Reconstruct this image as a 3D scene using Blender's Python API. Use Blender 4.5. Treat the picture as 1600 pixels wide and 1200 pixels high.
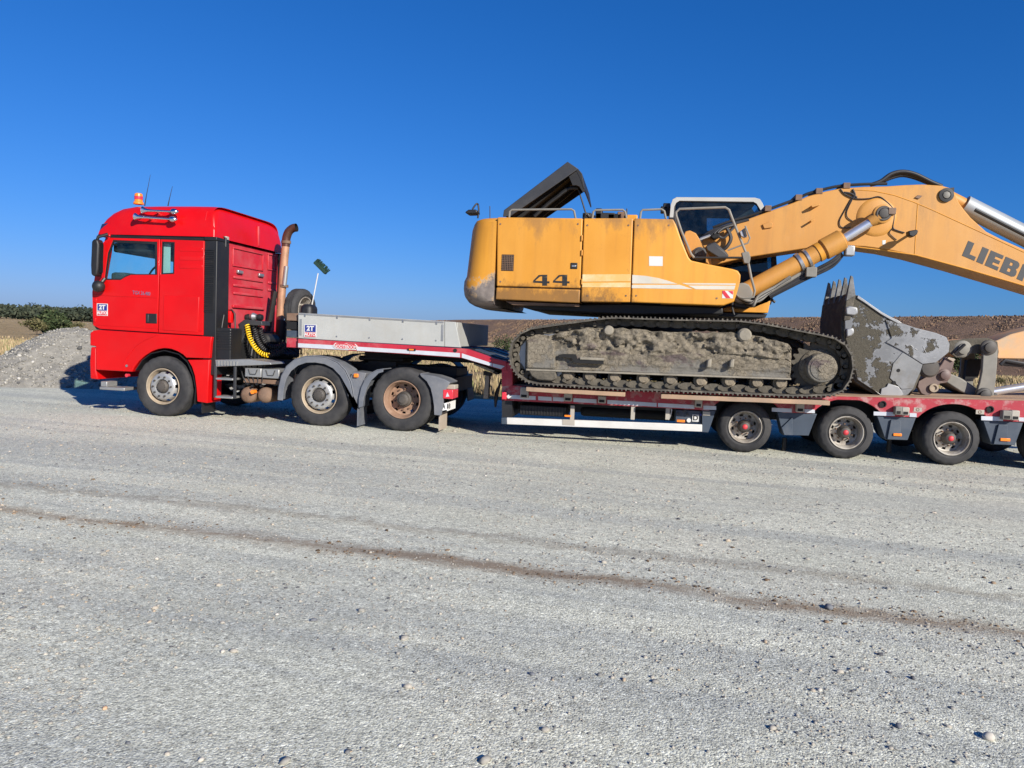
import bpy, bmesh, math, random
import numpy as np
from mathutils import Vector, Matrix, noise
from mathutils.geometry import tessellate_polygon

for o in list(bpy.data.objects):
    bpy.data.objects.remove(o)
scene = bpy.context.scene
COL = scene.collection
random.seed(7)
rng = np.random.default_rng(11)

# ------------------------------------------------------------------ camera
# world: X runs along the lorry towards its rear, Y away from the camera, Z up; the lorry's near side is Y = 0
F, ROLL, PITCH, CAMH, YAW, DIST = 1190.0, 0.0395, 0.0638, 1.607, 0.166, 11.654
FW = Vector((-math.sin(YAW) * math.cos(PITCH), math.cos(YAW) * math.cos(PITCH), -math.sin(PITCH)))
RT = Vector((math.cos(YAW), math.sin(YAW), 0))
UP = RT.cross(FW)
cam_data = bpy.data.cameras.new('camera')
cam_data.sensor_width = 36
cam_data.lens = F / 1600 * 36
cam_data.clip_end = 4000
cam = bpy.data.objects.new('camera', cam_data)
COL.objects.link(cam)
cr, sr = math.cos(ROLL), math.sin(ROLL)
cR = RT * cr + UP * sr
cU = UP * cr - RT * sr
mw = Matrix((cR, cU, -FW)).transposed().to_4x4()
mw.translation = Vector((0, -DIST, CAMH))
cam.matrix_world = mw
scene.camera = cam

# ------------------------------------------------------------------ world and sun
SUN = Vector((1.5, -1.5, 1.0)).normalized()      # towards the sun
elev = math.asin(SUN.z)
azim = math.atan2(SUN.x, SUN.y)
world = bpy.data.worlds.new('World')
scene.world = world
world.use_nodes = True
nt = world.node_tree
nt.nodes.clear()
wo = nt.nodes.new('ShaderNodeOutputWorld')
bg = nt.nodes.new('ShaderNodeBackground')
sky = nt.nodes.new('ShaderNodeTexSky')
sky.sky_type = 'NISHITA'
sky.sun_disc = False
sky.sun_elevation = elev
sky.sun_rotation = azim
sky.altitude = 300
sky.air_density = 1.0
sky.dust_density = 0.5
sky.ozone_density = 4.0
# the phone renders a clear sky deep and saturated: one smooth response curve per channel over the whole sky
sep_ = nt.nodes.new('ShaderNodeSeparateColor'); com_ = nt.nodes.new('ShaderNodeCombineColor')
nt.links.new(sky.outputs[0], sep_.inputs[0])
for i_, (k_, g_) in enumerate(((.094, 1.584), (.46, .944), (1.05, .856))):
    pw = nt.nodes.new('ShaderNodeMath'); pw.operation = 'POWER'; pw.inputs[1].default_value = g_
    ml = nt.nodes.new('ShaderNodeMath'); ml.operation = 'MULTIPLY'; ml.inputs[1].default_value = k_
    nt.links.new(sep_.outputs[i_], pw.inputs[0]); nt.links.new(pw.outputs[0], ml.inputs[0]); nt.links.new(ml.outputs[0], com_.inputs[i_])
bg.inputs['Strength'].default_value = 0.101
nt.links.new(com_.outputs[0], bg.inputs[0])
nt.links.new(bg.outputs[0], wo.inputs[0])
sl = bpy.data.lights.new('sun', 'SUN')
sl.energy = 5.0
sl.angle = math.radians(0.53)
sl.color = (1.0, 0.94, 0.84)
so = bpy.data.objects.new('sun', sl)
so.rotation_euler = SUN.to_track_quat('Z', 'Y').to_euler()
so.location = (20, -30, 20)
COL.objects.link(so)
scene.view_settings.view_transform = 'Standard'
scene.view_settings.look = 'None'
scene.view_settings.exposure = 0.5
scene.view_settings.gamma = 1.0
scene.view_settings.use_curve_mapping = False
scene.cycles.max_bounces = 8

# ------------------------------------------------------------------ measuring helpers: photo pixel to a point on a real plane
def ray(x, y):
    a, b = x - 800, y - 600
    u = a * cr + b * sr
    w = -a * sr + b * cr
    return FW * F + RT * u - UP * w

def P(x, y, Y=0.0):
    d = ray(x, y); t = (Y + DIST) / d.y
    return (d.x * t, CAMH + d.z * t)

def Q(x, y, X):
    d = ray(x, y); t = X / d.x
    return (-DIST + d.y * t, CAMH + d.z * t)

def G(x, y, z=0.0):
    d = ray(x, y); t = (z - CAMH) / d.z
    return (d.x * t, -DIST + d.y * t)

def PL(pts, Y=0.0):
    return [P(x, y, Y) for x, y in pts]

# ------------------------------------------------------------------ mesh builder
class MB:
    def __init__(s):
        s.v = []; s.f = []
    def add(s, vs, fs):
        o = len(s.v)
        s.v += [tuple(v) for v in vs]
        s.f += [tuple(i + o for i in f) for f in fs]
        return s
    def box(s, x0, x1, y0, y1, z0, z1):
        return s.add([(x, y, z) for x in (x0, x1) for y in (y0, y1) for z in (z0, z1)],
                     [(0, 1, 3, 2), (4, 6, 7, 5), (0, 4, 5, 1), (2, 3, 7, 6), (0, 2, 6, 4), (1, 5, 7, 3)])
    def prism(s, pts, y0, y1):                       # polygon in XZ, extruded along Y
        n = len(pts)
        vs = [(x, y0, z) for x, z in pts] + [(x, y1, z) for x, z in pts]
        fs = [tuple(range(n)), tuple(range(2 * n - 1, n - 1, -1))]
        fs += [(i, i + n, (i + 1) % n + n, (i + 1) % n) for i in range(n)]
        return s.add(vs, fs)
    def prism2(s, pa, y0, pb, y1):                   # two outlines of equal length
        n = len(pa)
        vs = [(x, y0, z) for x, z in pa] + [(x, y1, z) for x, z in pb]
        fs = [tuple(range(n)), tuple(range(2 * n - 1, n - 1, -1))]
        fs += [(i, i + n, (i + 1) % n + n, (i + 1) % n) for i in range(n)]
        return s.add(vs, fs)
    def plan(s, pts, z0, z1):                        # polygon in XY, extruded along Z
        n = len(pts)
        vs = [(x, y, z0) for x, y in pts] + [(x, y, z1) for x, y in pts]
        fs = [tuple(range(n)), tuple(range(2 * n - 1, n - 1, -1))]
        fs += [(i, i + n, (i + 1) % n + n, (i + 1) % n) for i in range(n)]
        return s.add(vs, fs)
    def plate(s, outer, holes, y0, y1):              # XZ polygon with holes, thickness along Y
        loops = [outer] + holes
        flat = [p for l in loops for p in l]
        n = len(flat)
        bm = bmesh.new(); bv = [bm.verts.new((x, 0, z)) for x, z in flat]; k = 0
        for l in loops:
            for i in range(len(l)): bm.edges.new((bv[k + i], bv[k + (i + 1) % len(l)]))
            k += len(l)
        bm.verts.index_update()
        if holes:
            bmesh.ops.triangle_fill(bm, use_beauty=True, use_dissolve=False, edges=bm.edges[:], normal=(0, -1, 0))
            tris = [tuple(v.index for v in f.verts) for f in bm.faces]
        else:
            tris = [tuple(range(n))]
        bm.free()
        vs = [(x, y0, z) for x, z in flat] + [(x, y1, z) for x, z in flat]
        fs = [tuple(t) for t in tris] + [tuple(i + n for i in reversed(t)) for t in tris]
        k = 0
        for l in loops:
            m = len(l)
            for i in range(m):
                a, b = k + i, k + (i + 1) % m
                fs.append((a, a + n, b + n, b))
            k += m
        return s.add(vs, fs)
    def tube(s, pts, r, n=8, closed=False, caps=True):
        pts = [Vector(p) for p in pts]
        m = len(pts)
        rr = r if isinstance(r, (list, tuple)) else [r] * m
        tang = []
        for i in range(m):
            if closed:
                t = pts[(i + 1) % m] - pts[i - 1]
            else:
                t = pts[min(i + 1, m - 1)] - pts[max(i - 1, 0)]
            tang.append(t.normalized() if t.length > 1e-9 else Vector((0, 0, 1)))
        ref = Vector((0, 0, 1)) if abs(tang[0].z) < .9 else Vector((1, 0, 0))
        nrm = tang[0].cross(ref).normalized()
        vs = []
        for i in range(m):
            nrm = (nrm - tang[i] * nrm.dot(tang[i]))
            nrm = nrm.normalized() if nrm.length > 1e-6 else tang[i].orthogonal().normalized()
            b = tang[i].cross(nrm)
            for k in range(n):
                a = 2 * math.pi * k / n
                vs.append(pts[i] + (nrm * math.cos(a) + b * math.sin(a)) * rr[i])
        fs = []
        for i in range(m if closed else m - 1):
            j = (i + 1) % m
            for k in range(n):
                fs.append((i * n + k, i * n + (k + 1) % n, j * n + (k + 1) % n, j * n + k))
        if caps and not closed:
            fs.append(tuple(range(n - 1, -1, -1)))
            fs.append(tuple(range((m - 1) * n, m * n)))
        return s.add(vs, fs)
    def cyl(s, p0, p1, r0, r1=None, n=16):
        return s.tube([p0, p1], [r0, r0 if r1 is None else r1], n)
    def lathe(s, prof, n=32, c=(0, 0, 0), axis='Y', skip=None, close=False):
        # prof: (radius, position along the axis)
        m = len(prof); vs = []
        for r, a in prof:
            for k in range(n):
                t = 2 * math.pi * k / n
                q = (r * math.cos(t), r * math.sin(t))
                v = {'Y': (q[0], a, q[1]), 'X': (a, q[0], q[1]), 'Z': (q[0], q[1], a)}[axis]
                vs.append((v[0] + c[0], v[1] + c[1], v[2] + c[2]))
        fs = []
        for i in range(m if close else m - 1):
            j = (i + 1) % m
            for k in range(n):
                if skip and skip(i, k): continue
                fs.append((i * n + k, i * n + (k + 1) % n, j * n + (k + 1) % n, j * n + k))
        return s.add(vs, fs)
    def strip(s, pts, t, y0, y1):                    # bent sheet: polyline in XZ with thickness t
        pts = [Vector((p[0], p[1])) for p in pts]
        m = len(pts); inner = []
        for i in range(m):
            d = (pts[min(i + 1, m - 1)] - pts[max(i - 1, 0)]).normalized()
            inner.append(pts[i] + Vector((d.y, -d.x)) * t)
        for i in range(m - 1):
            s.prism([tuple(pts[i]), tuple(pts[i + 1]), tuple(inner[i + 1]), tuple(inner[i])], y0, y1)
        return s
    def mesh(s, name, smooth=35, merge=True):
        me = bpy.data.meshes.new(name)
        me.from_pydata(s.v, [], s.f)
        bm = bmesh.new(); bm.from_mesh(me)
        if merge: bmesh.ops.remove_doubles(bm, verts=bm.verts, dist=1e-5)
        bmesh.ops.recalc_face_normals(bm, faces=bm.faces)
        bm.to_mesh(me); bm.free()
        if smooth:
            me.polygons.foreach_set('use_smooth', [True] * len(me.polygons))
            me.set_sharp_from_angle(angle=math.radians(smooth))
        return me
    def build(s, name, m, parent=None, bevel=0, smooth=35, merge=True, seg=2):
        me = s.mesh(name, smooth, merge)
        o = bpy.data.objects.new(name, me)
        me.materials.append(MAT[m] if isinstance(m, str) else m)
        COL.objects.link(o)
        put(o, parent)
        if bevel:
            b = o.modifiers.new('bevel', 'BEVEL')
            b.width = bevel; b.segments = seg; b.limit_method = 'ANGLE'; b.angle_limit = math.radians(38)
        return o

def world_of(o):
    m = Matrix.LocRotScale(o.location, o.rotation_euler, o.scale)
    if o.parent: m = world_of(o.parent) @ o.matrix_parent_inverse @ m
    return m

def put(o, parent):                                  # parent without moving: coordinates stay those of the place
    if parent is not None:
        o.parent = parent
        o.matrix_parent_inverse = world_of(parent).inverted()

def put_local(o, parent):
    o.parent = parent

def empty(name, loc, parent=None):
    o = bpy.data.objects.new(name, None)
    o.empty_display_size = 0.2
    COL.objects.link(o)
    put(o, parent)
    o.location = loc
    return o

def tag(o, label=None, cat=None, group=None, kind=None):
    if label: o['label'] = label
    if cat: o['category'] = cat
    if group: o['group'] = group
    if kind: o['kind'] = kind
    return o

def inst(name, me, parent, loc=(0, 0, 0), rot=(0, 0, 0), scale=(1, 1, 1), mat=None):
    o = bpy.data.objects.new(name, me)
    COL.objects.link(o)
    put(o, parent)
    o.location = loc; o.rotation_euler = rot; o.scale = scale
    return o

def copy_tree(o, parent=None):
    c = o.copy(); COL.objects.link(c)
    c.parent = parent
    for ch in o.children:
        copy_tree(ch, c)
    return c

def fbm(x, y, z=0, o=4):
    return noise.fractal(Vector((x, y, z)), 1.0, 2.0, o)

# ------------------------------------------------------------------ materials
MAT = {}
def nodes(name):
    m = bpy.data.materials.new(name); m.use_nodes = True
    t = m.node_tree
    return m, t, t.nodes['Principled BSDF']

class NT:
    """small wrapper round a node tree"""
    def __init__(s, t): s.t = t
    def n(s, typ, **kw):
        x = s.t.nodes.new(typ)
        for k, v in kw.items(): setattr(x, k, v)
        return x
    def l(s, a, b): s.t.links.new(a, b)
    def coord(s, rand=True):
        tc = s.n('ShaderNodeTexCoord')
        if not rand: return tc.outputs['Object']
        oi = s.n('ShaderNodeObjectInfo')
        mu = s.n('ShaderNodeMath', operation='MULTIPLY'); mu.inputs[1].default_value = 43.0
        s.l(oi.outputs['Random'], mu.inputs[0])
        va = s.n('ShaderNodeVectorMath', operation='ADD')
        s.l(tc.outputs['Object'], va.inputs[0]); s.l(mu.outputs[0], va.inputs[1])
        return va.outputs[0]
    def noise(s, co, scale, detail=5, rough=.6, stretch=None):
        if stretch:
            mp = s.n('ShaderNodeMapping'); mp.inputs['Scale'].default_value = stretch
            s.l(co, mp.inputs[0]); co = mp.outputs[0]
        x = s.n('ShaderNodeTexNoise')
        x.inputs['Scale'].default_value = scale; x.inputs['Detail'].default_value = detail
        x.inputs['Roughness'].default_value = rough
        s.l(co, x.inputs['Vector'])
        return x.outputs['Fac']
    def ramp(s, fac, *stops):
        r = s.n('ShaderNodeValToRGB')
        e = r.color_ramp.elements
        while len(e) < len(stops): e.new(.5)
        for el, (p, c) in zip(e, stops):
            el.position = p
            el.color = (c, c, c, 1) if not isinstance(c, (tuple, list)) else (*c, 1)
        s.l(fac, r.inputs[0])
        return r.outputs[0]
    def mix(s, fac, a, b, mode='MIX'):
        x = s.n('ShaderNodeMix', data_type='RGBA', blend_type=mode)
        for sock, val in ((x.inputs[0], fac), (x.inputs[6], a), (x.inputs[7], b)):
            if isinstance(val, (int, float)): sock.default_value = val
            elif isinstance(val, (tuple, list)): sock.default_value = (*val, 1)
            else: s.l(val, sock)
        return x.outputs[2]
    def math(s, op, a, b=None, c=None):
        x = s.n('ShaderNodeMath', operation=op)
        for i, val in enumerate((a, b, c)):
            if val is None: continue
            if isinstance(val, (int, float)): x.inputs[i].default_value = val
            else: s.l(val, x.inputs[i])
        return x.outputs[0]
    def maprange(s, v, a, b, c=0, d=1):
        x = s.n('ShaderNodeMapRange')
        s.l(v, x.inputs[0])
        for i, val in enumerate((a, b, c, d)): x.inputs[i + 1].default_value = val
        return x.outputs[0]
    def sep(s, co):
        x = s.n('ShaderNodeSeparateXYZ'); s.l(co, x.inputs[0]); return x.outputs
    def bump(s, h, strength, dist=.02, normal=None):
        x = s.n('ShaderNodeBump'); x.inputs['Strength'].default_value = strength
        x.inputs['Distance'].default_value = dist
        s.l(h, x.inputs['Height'])
        if normal: s.l(normal, x.inputs['Normal'])
        return x.outputs[0]

def mul(c, k): return tuple(min(1, x * k) for x in c)

def M(name, col, rough=.5, metal=0, var=.18, scale=2.5, dust=0.0, dcol=(.34, .31, .26), dscale=1.6, dlo=.48, dhi=.72,
      bump=0, bscale=60, bdist=.004, coat=0, streak=0, scol=(.12, .07, .03), rvar=.12):
    m, t, p = nodes(name); k = NT(t)
    co = k.coord()
    n1 = k.noise(co, scale, 6)
    c = k.mix(k.ramp(n1, (.3, 0.), (.7, 1.)), mul(col, 1 - var), mul(col, 1 + var))
    if streak:
        ns = k.noise(co, 6, 6, .65, (1, 1, .12))
        c = k.mix(k.math('MULTIPLY', k.ramp(ns, (.5, 0.), (.75, 1.)), streak), c, scol)
    r = rough
    if dust:
        nd = k.noise(co, dscale, 8, .68)
        f = k.math('MULTIPLY', k.ramp(nd, (dlo, 0.), (dhi, 1.)), dust)
        c = k.mix(f, c, dcol)
        k.l(k.math('ADD', k.math('MULTIPLY', f, .9 - rough), k.math('ADD', rough - rvar / 2, k.math('MULTIPLY', n1, rvar))), p.inputs['Roughness'])
    else:
        k.l(k.math('ADD', rough - rvar / 2, k.math('MULTIPLY', n1, rvar)), p.inputs['Roughness'])
    k.l(c, p.inputs['Base Color'])
    p.inputs['Metallic'].default_value = metal
    if name.startswith('red'): p.inputs['Specular IOR Level'].default_value = .3
    if coat:
        p.inputs['Coat Weight'].default_value = coat; p.inputs['Coat Roughness'].default_value = .12
    if bump:
        k.l(k.bump(k.noise(co, bscale, 6), bump, bdist), p.inputs['Normal'])
    MAT[name] = m
    return m

DUST = (.36, .33, .28)
M('red_paint', (.54, .003, .004), .34, var=.09, scale=1.2, dust=.12, dcol=(.40, .05, .045), dscale=1.4, coat=.12, bump=.05, bscale=3, bdist=.01)
M('red_dusty', (.46, .016, .028), .45, var=.12, scale=1.5, dust=.50, dcol=(.46, .17, .175), dscale=1.6, dlo=.40, dhi=.75, bump=.06, bscale=4, bdist=.01)
M('trailer_red', (.40, .018, .036), .45, var=.15, scale=2, dust=.45, dcol=(.42, .25, .23), dscale=2.2)
M('trailer_red_worn', (.33, .018, .032), .5, var=.15, scale=2, dust=.7, dcol=(.40, .27, .25), dscale=5.5, dlo=.50, dhi=.62)
M('stripe_white', (.48, .50, .54), .35, var=.10, scale=4, dust=.35, dcol=(.45, .42, .40), dscale=3)
M('bar_white', (.56, .55, .52), .5, var=.08, scale=4, dust=.35, dcol=(.42, .38, .32), dscale=3)
M('board_grey', (.36, .365, .345), .55, var=.10, scale=1.2, dust=.40, dcol=(.33, .31, .27), dscale=2.2, streak=.3, scol=(.33, .31, .26), bump=.08, bscale=8, bdist=.01)
M('fender_grey', (.115, .125, .145), .6, var=.14, scale=2.5, dust=.45, dcol=(.27, .26, .25), dscale=2)
M('blue_grey', (.042, .058, .082), .5, var=.15, scale=2.5, dust=.35, dcol=(.13, .13, .13), dscale=2.5)
M('black_plastic', (.010, .010, .011), .5, var=.2, dust=.22, dcol=(.045, .042, .038))
M('black_steel', (.009, .009, .0095), .55, var=.3, dust=.3, dcol=(.055, .045, .036))
M('dark_void', (.004, .004, .0045), .8, var=.3)
M('grey_hood', (.028, .029, .032), .5, var=.2, dust=.5, dcol=(.060, .058, .056))
M('rubber', (.018, .018, .020), .75, var=.18, scale=3, dust=.75, dcol=(.068, .065, .062), dscale=3, dlo=.38, dhi=.75, bump=.2, bscale=25)
M('rubber_hose', (.018, .018, .02), .5, var=.2, dust=.3, dcol=(.12, .11, .10))
M('rim_steel', (.40, .40, .39), .42, metal=.5, var=.15, scale=6, dust=.5, dcol=(.25, .21, .17), dscale=5)
M('rim_tan', (.34, .27, .19), .6, var=.2, scale=6, dust=.5, dcol=(.22, .19, .15), dscale=5)
M('rim_rust', (.26, .155, .10), .7, var=.25, scale=5, dust=.5, dcol=(.30, .24, .18), dscale=5)
M('rim_white', (.40, .37, .32), .5, var=.15, scale=6, dust=.75, dcol=(.15, .12, .095), dscale=5, dlo=.44, dhi=.60)
M('hub_dark', (.05, .045, .04), .6, var=.3, dust=.4, dcol=(.17, .14, .11))
M('hub_red', (.55, .04, .05), .5, var=.2)
M('steel', (.42, .42, .42), .35, metal=.8, var=.15, dust=.4, dcol=(.25, .23, .2))
M('alu', (.36, .36, .35), .42, metal=.6, var=.12, dust=.45, dcol=(.32, .30, .26))
M('chrome', (.70, .70, .72), .16, metal=1, var=.05)
M('rod_chrome', (.62, .64, .68), .28, metal=.75, var=.06)
M('rust_pipe', (.40, .22, .13), .55, metal=.25, var=.22, scale=5, dust=.3, dcol=(.52, .36, .24), streak=.3)
M('dark_pipe', (.10, .045, .03), .45, metal=.4, var=.3, scale=8)
M('rust_steel', (.16, .095, .06), .75, var=.3, scale=5, dust=.4, dcol=(.25, .21, .17))
M('wood', (.33, .215, .135), .8, var=.22, scale=3, dust=.5, dcol=(.28, .245, .20), streak=0, bump=.3, bscale=30)
M('cream_steel', (.36, .33, .28), .6, var=.18, scale=6, dust=.5, dcol=(.26, .22, .17), dscale=6)
M('mud', (.215, .178, .128), .95, var=.34, scale=3.0, dust=.75, dcol=(.11, .098, .078), dscale=3.2, dlo=.47, dhi=.66, bump=.8, bscale=26, bdist=.02)
M('mud_dark', (.085, .075, .058), .95, var=.3, scale=5, dust=.6, dcol=(.19, .165, .125), dscale=6, bump=.7, bscale=30, bdist=.015)
M('mud_pale', (.24, .215, .17), .95, var=.25, scale=5, dust=.6, dcol=(.22, .195, .155), dscale=5, bump=.6, bscale=30, bdist=.012)
M('track_steel', (.06, .053, .043), .7, var=.3, scale=8, dust=.8, dcol=(.22, .195, .15), dscale=7, bump=.4, bscale=40)
M('white_paint', (.43, .43, .40), .45, var=.08, dust=.4, dcol=(.42, .40, .35), dscale=3)
M('sticker_white', (.58, .58, .56), .5, var=.05, dust=.2)
M('sticker_blue', (.015, .025, .20), .5, var=.08)
M('sticker_red', (.52, .02, .035), .5, var=.08)
M('amber', (.85, .22, .02), .3, var=.1)
M('lens_red', (.62, .03, .05), .25, var=.1, coat=.5)
M('decal_black', (.014, .014, .014), .55, var=.2, dust=.35, dcol=(.22, .15, .06), dscale=6, dlo=.52, dhi=.62)
M('letter_grey', (.032, .034, .036), .5, var=.15)
M('yellow_hose', (.80, .50, .01), .45, var=.1)
M('broom_green', (.008, .035, .025), .8, var=.3)
M('seat_cloth', (.05, .05, .055), .9, var=.2)
M('curtain', (.45, .46, .42), .9, var=.1)
M('visor_blue', (.015, .018, .07), .15, var=.1, coat=.6)
M('mirror_dark', (.03, .032, .036), .12, metal=.6, var=.1)
M('plate_white', (.72, .72, .70), .5, var=.08, dust=.4)
M('mudflap_tan', (.34, .28, .22), .8, var=.12, dust=.5, dcol=(.3, .26, .21))
M('cylinder_grey', (.30, .325, .34), .45, metal=.2, var=.1, dust=.4, dcol=(.30, .29, .26))
M('bucket_grey', (.20, .205, .205), .5, metal=.2, var=.2, scale=3, dust=.6, dcol=(.12, .105, .08), dscale=3.5, dlo=.5, dhi=.68)
M('bare_steel', (.36, .36, .35), .42, metal=.6, var=.15)
M('coupler_brown', (.13, .085, .075), .55, var=.25, scale=4, dust=.5, dcol=(.24, .19, .15))
M('link_grey', (.19, .18, .155), .65, var=.2, scale=4, dust=.5, dcol=(.2, .17, .13))
M('arm_orange', (.66, .33, .12), .6, var=.15, scale=2, dust=.8, dcol=(.42, .34, .24), dscale=1.8, dlo=.42, dhi=.62)

def glass(name, tint, rough=.02, alpha=None):
    m, t, p = nodes(name); k = NT(t)
    out = [n for n in t.nodes if n.type == 'OUTPUT_MATERIAL'][0]
    tr = k.n('ShaderNodeBsdfTransparent'); tr.inputs[0].default_value = (*tint, 1)
    gl = k.n('ShaderNodeBsdfGlossy'); gl.inputs['Roughness'].default_value = rough
    fr = k.n('ShaderNodeLayerWeight'); fr.inputs[0].default_value = .5
    mx = k.n('ShaderNodeMixShader')
    k.l(k.math('ADD', k.math('MULTIPLY', k.math('POWER', fr.outputs['Facing'], 4.), .7), .03), mx.inputs[0])
    k.l(tr.outputs[0], mx.inputs[1]); k.l(gl.outputs[0], mx.inputs[2])
    df = k.n('ShaderNodeBsdfDiffuse'); df.inputs[0].default_value = (.30, .30, .28, 1)
    m2 = k.n('ShaderNodeMixShader')                 # a film of dust on the pane
    k.l(k.math('MULTIPLY', k.ramp(k.noise(k.coord(), 5, 6), (.4, 0.), (.8, 1.)), .05), m2.inputs[0])
    k.l(mx.outputs[0], m2.inputs[1]); k.l(df.outputs[0], m2.inputs[2])
    k.l(m2.outputs[0], out.inputs['Surface'])
    t.nodes.remove(p)
    MAT[name] = m
def frame_mud():
    m, t, p = nodes('frame_mud'); k = NT(t)
    co = k.coord(False); X, Y, Z = k.sep(co)
    v = k.n('ShaderNodeTexVoronoi'); v.feature = 'DISTANCE_TO_EDGE'; v.inputs['Scale'].default_value = 15
    wob = k.n('ShaderNodeVectorMath', operation='ADD'); nn = k.n('ShaderNodeTexNoise'); nn.inputs['Scale'].default_value = 9
    k.l(co, nn.inputs['Vector']); sc = k.n('ShaderNodeVectorMath', operation='SCALE'); sc.inputs[3].default_value = .12
    k.l(nn.outputs['Color'], sc.inputs[0]); k.l(co, wob.inputs[0]); k.l(sc.outputs[0], wob.inputs[1]); k.l(wob.outputs[0], v.inputs['Vector'])
    plate = k.mix(k.noise(co, 6, 7, .7, (.5, 1, 1)), (.105, .098, .085), (.235, .22, .19))
    crust = k.mix(k.noise(co, 7, 9, .7), (.15, .126, .092), (.285, .250, .192))
    n1 = k.noise(co, 2.6, 8, .68)
    up = k.maprange(Z, 1.20, 1.55, 0, .22)
    f = k.ramp(k.math('ADD', n1, up), (.50, 0.), (.58, 1.))
    c = k.mix(f, plate, crust)
    c = k.mix(k.math('MULTIPLY', k.ramp(k.noise(co, 4.1, 8, .7), (.55, 0.), (.66, 1.)), .75), c, (.075, .064, .048))
    pr = k.math('MULTIPLY', k.ramp(k.noise(co, 1.9, 7, .62, (1, 1, 2.2)), (.60, 0.), (.65, 1.)), k.maprange(Z, 1.62, 1.5, 0, .8))
    c = k.mix(pr, c, (.105, .078, .080))
    crack = k.ramp(v.outputs['Distance'], (.0, 0.), (.035, 1.))
    c = k.mix(k.math('MULTIPLY', k.math('SUBTRACT', 1., crack), k.math('MULTIPLY', f, .55)), c, (.06, .05, .038))
    k.l(c, p.inputs['Base Color']); p.inputs['Roughness'].default_value = .95; p.inputs['Specular IOR Level'].default_value = .2
    h = k.math('ADD', k.math('MULTIPLY', k.noise(co, 24, 9, .75), 1.1), k.math('MULTIPLY', k.math('MULTIPLY', crack, f), .5))
    k.l(k.bump(h, .9, .022), p.inputs['Normal'])
    MAT['frame_mud'] = m
frame_mud()
glass('window_glass', (.80, .96, .97))
glass('cab_glass', (.55, .68, .72))

def yellow(name, grime):
    # sun-bleached machine paint: vertical run-down streaks, rust freckles, oily grime along the lower edge, scraped primer
    m, t, p = nodes(name); k = NT(t)
    co = k.coord(False); X, Y, Z = k.sep(co)
    base = k.mix(k.ramp(k.noise(co, .9, 5), (.3, 0.), (.7, 1.)), (.55, .228, .016), (.64, .292, .030))
    st = k.ramp(k.noise(co, 7, 6, .62, (1, 1, .07)), (.50, 0.), (.72, 1.))
    base = k.mix(k.math('MULTIPLY', st, .46), base, (.37, .15, .025))
    st2 = k.ramp(k.noise(co, 3.1, 4, .6, (1, 1, .05)), (.48, 0.), (.66, 1.))
    base = k.mix(k.math('MULTIPLY', st2, .25), base, (.72, .37, .075))
    ch = k.ramp(k.noise(co, 34, 5, .7), (.71, 0.), (.74, 1.))
    base = k.mix(k.math('MULTIPLY', ch, .8), base, (.10, .05, .025))
    if grime == 'panel':
        g = k.math('MULTIPLY', k.maprange(Z, 2.52, 2.20, 0, 1), k.maprange(X, 0.35, -1.0, .0, 1.))
        gn = k.ramp(k.math('ADD', k.noise(co, 4.6, 10, .78, (1.2, 1, .8)), k.math('MULTIPLY', g, .38)), (.62, 0.), (.80, 1.))
        base = k.mix(k.math('MULTIPLY', gn, .88), base, (.085, .052, .024))
        g2 = k.maprange(Z, 3.0, 3.42, 0, 1)
        gn2 = k.ramp(k.math('ADD', k.noise(co, 4, 8, .7, (1, 1, .4)), k.math('MULTIPLY', g2, .26)), (.62, 0.), (.82, 1.))
        base = k.mix(k.math('MULTIPLY', gn2, .7), base, (.17, .10, .05))
        dk = k.math('MULTIPLY', k.maprange(X, .2, -1.9, .08, .55), k.ramp(k.noise(co, 1.6, 6, .65, (1, 1, .35)), (.35, .35), (.65, 1.)))
        base = k.mix(dk, base, (.44, .19, .020))
        sc = k.ramp(k.noise(co, 11, 10, .85, (.5, 1, 1.6)), (.66, 0.), (.70, 1.))
        base = k.mix(k.math('MULTIPLY', sc, k.maprange(Z, 3.0, 2.3, .15, .8)), base, (.16, .095, .045))
    if grime == 'weight':
        g = k.maprange(Z, 2.85, 2.25, 0, 1)
        a = k.math('ADD', k.noise(co, 3.0, 10, .74), k.math('MULTIPLY', g, .34))
        base = k.mix(k.ramp(a, (.70, 0.), (.73, 1.)), base, (.46, .31, .17))
        base = k.mix(k.ramp(a, (.74, 0.), (.79, 1.)), base, k.mix(k.ramp(k.noise(co, 5, 9, .7), (.35, 0.), (.65, 1.)), (.13, .108, .095), (.27, .23, .20)))
    if grime == 'arm':
        base = k.mix(.55, base, (.40, .200, .058))
        rn = k.ramp(k.noise(co, 2.6, 8, .7, (1, 1, .22)), (.56, 0.), (.74, 1.))
        base = k.mix(k.math('MULTIPLY', rn, .45), base, (.20, .115, .05))
        a = k.ramp(k.noise(co, 1.3, 7, .65, (1, 1, .5)), (.55, 0.), (.75, 1.))
        base = k.mix(k.math('MULTIPLY', a, .35), base, (.52, .30, .13))
    k.l(base, p.inputs['Base Color'])
    k.l(k.math('ADD', .40, k.math('MULTIPLY', k.noise(co, 3, 5), .25)), p.inputs['Roughness'])
    k.l(k.bump(k.noise(co, 2.5, 4), .10, .02), p.inputs['Normal'])
    MAT[name] = m
yellow('yellow_panel', 'panel'); yellow('yellow_weight', 'weight'); yellow('yellow_boom', 'arm'); yellow('yellow_plain', '')
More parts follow.
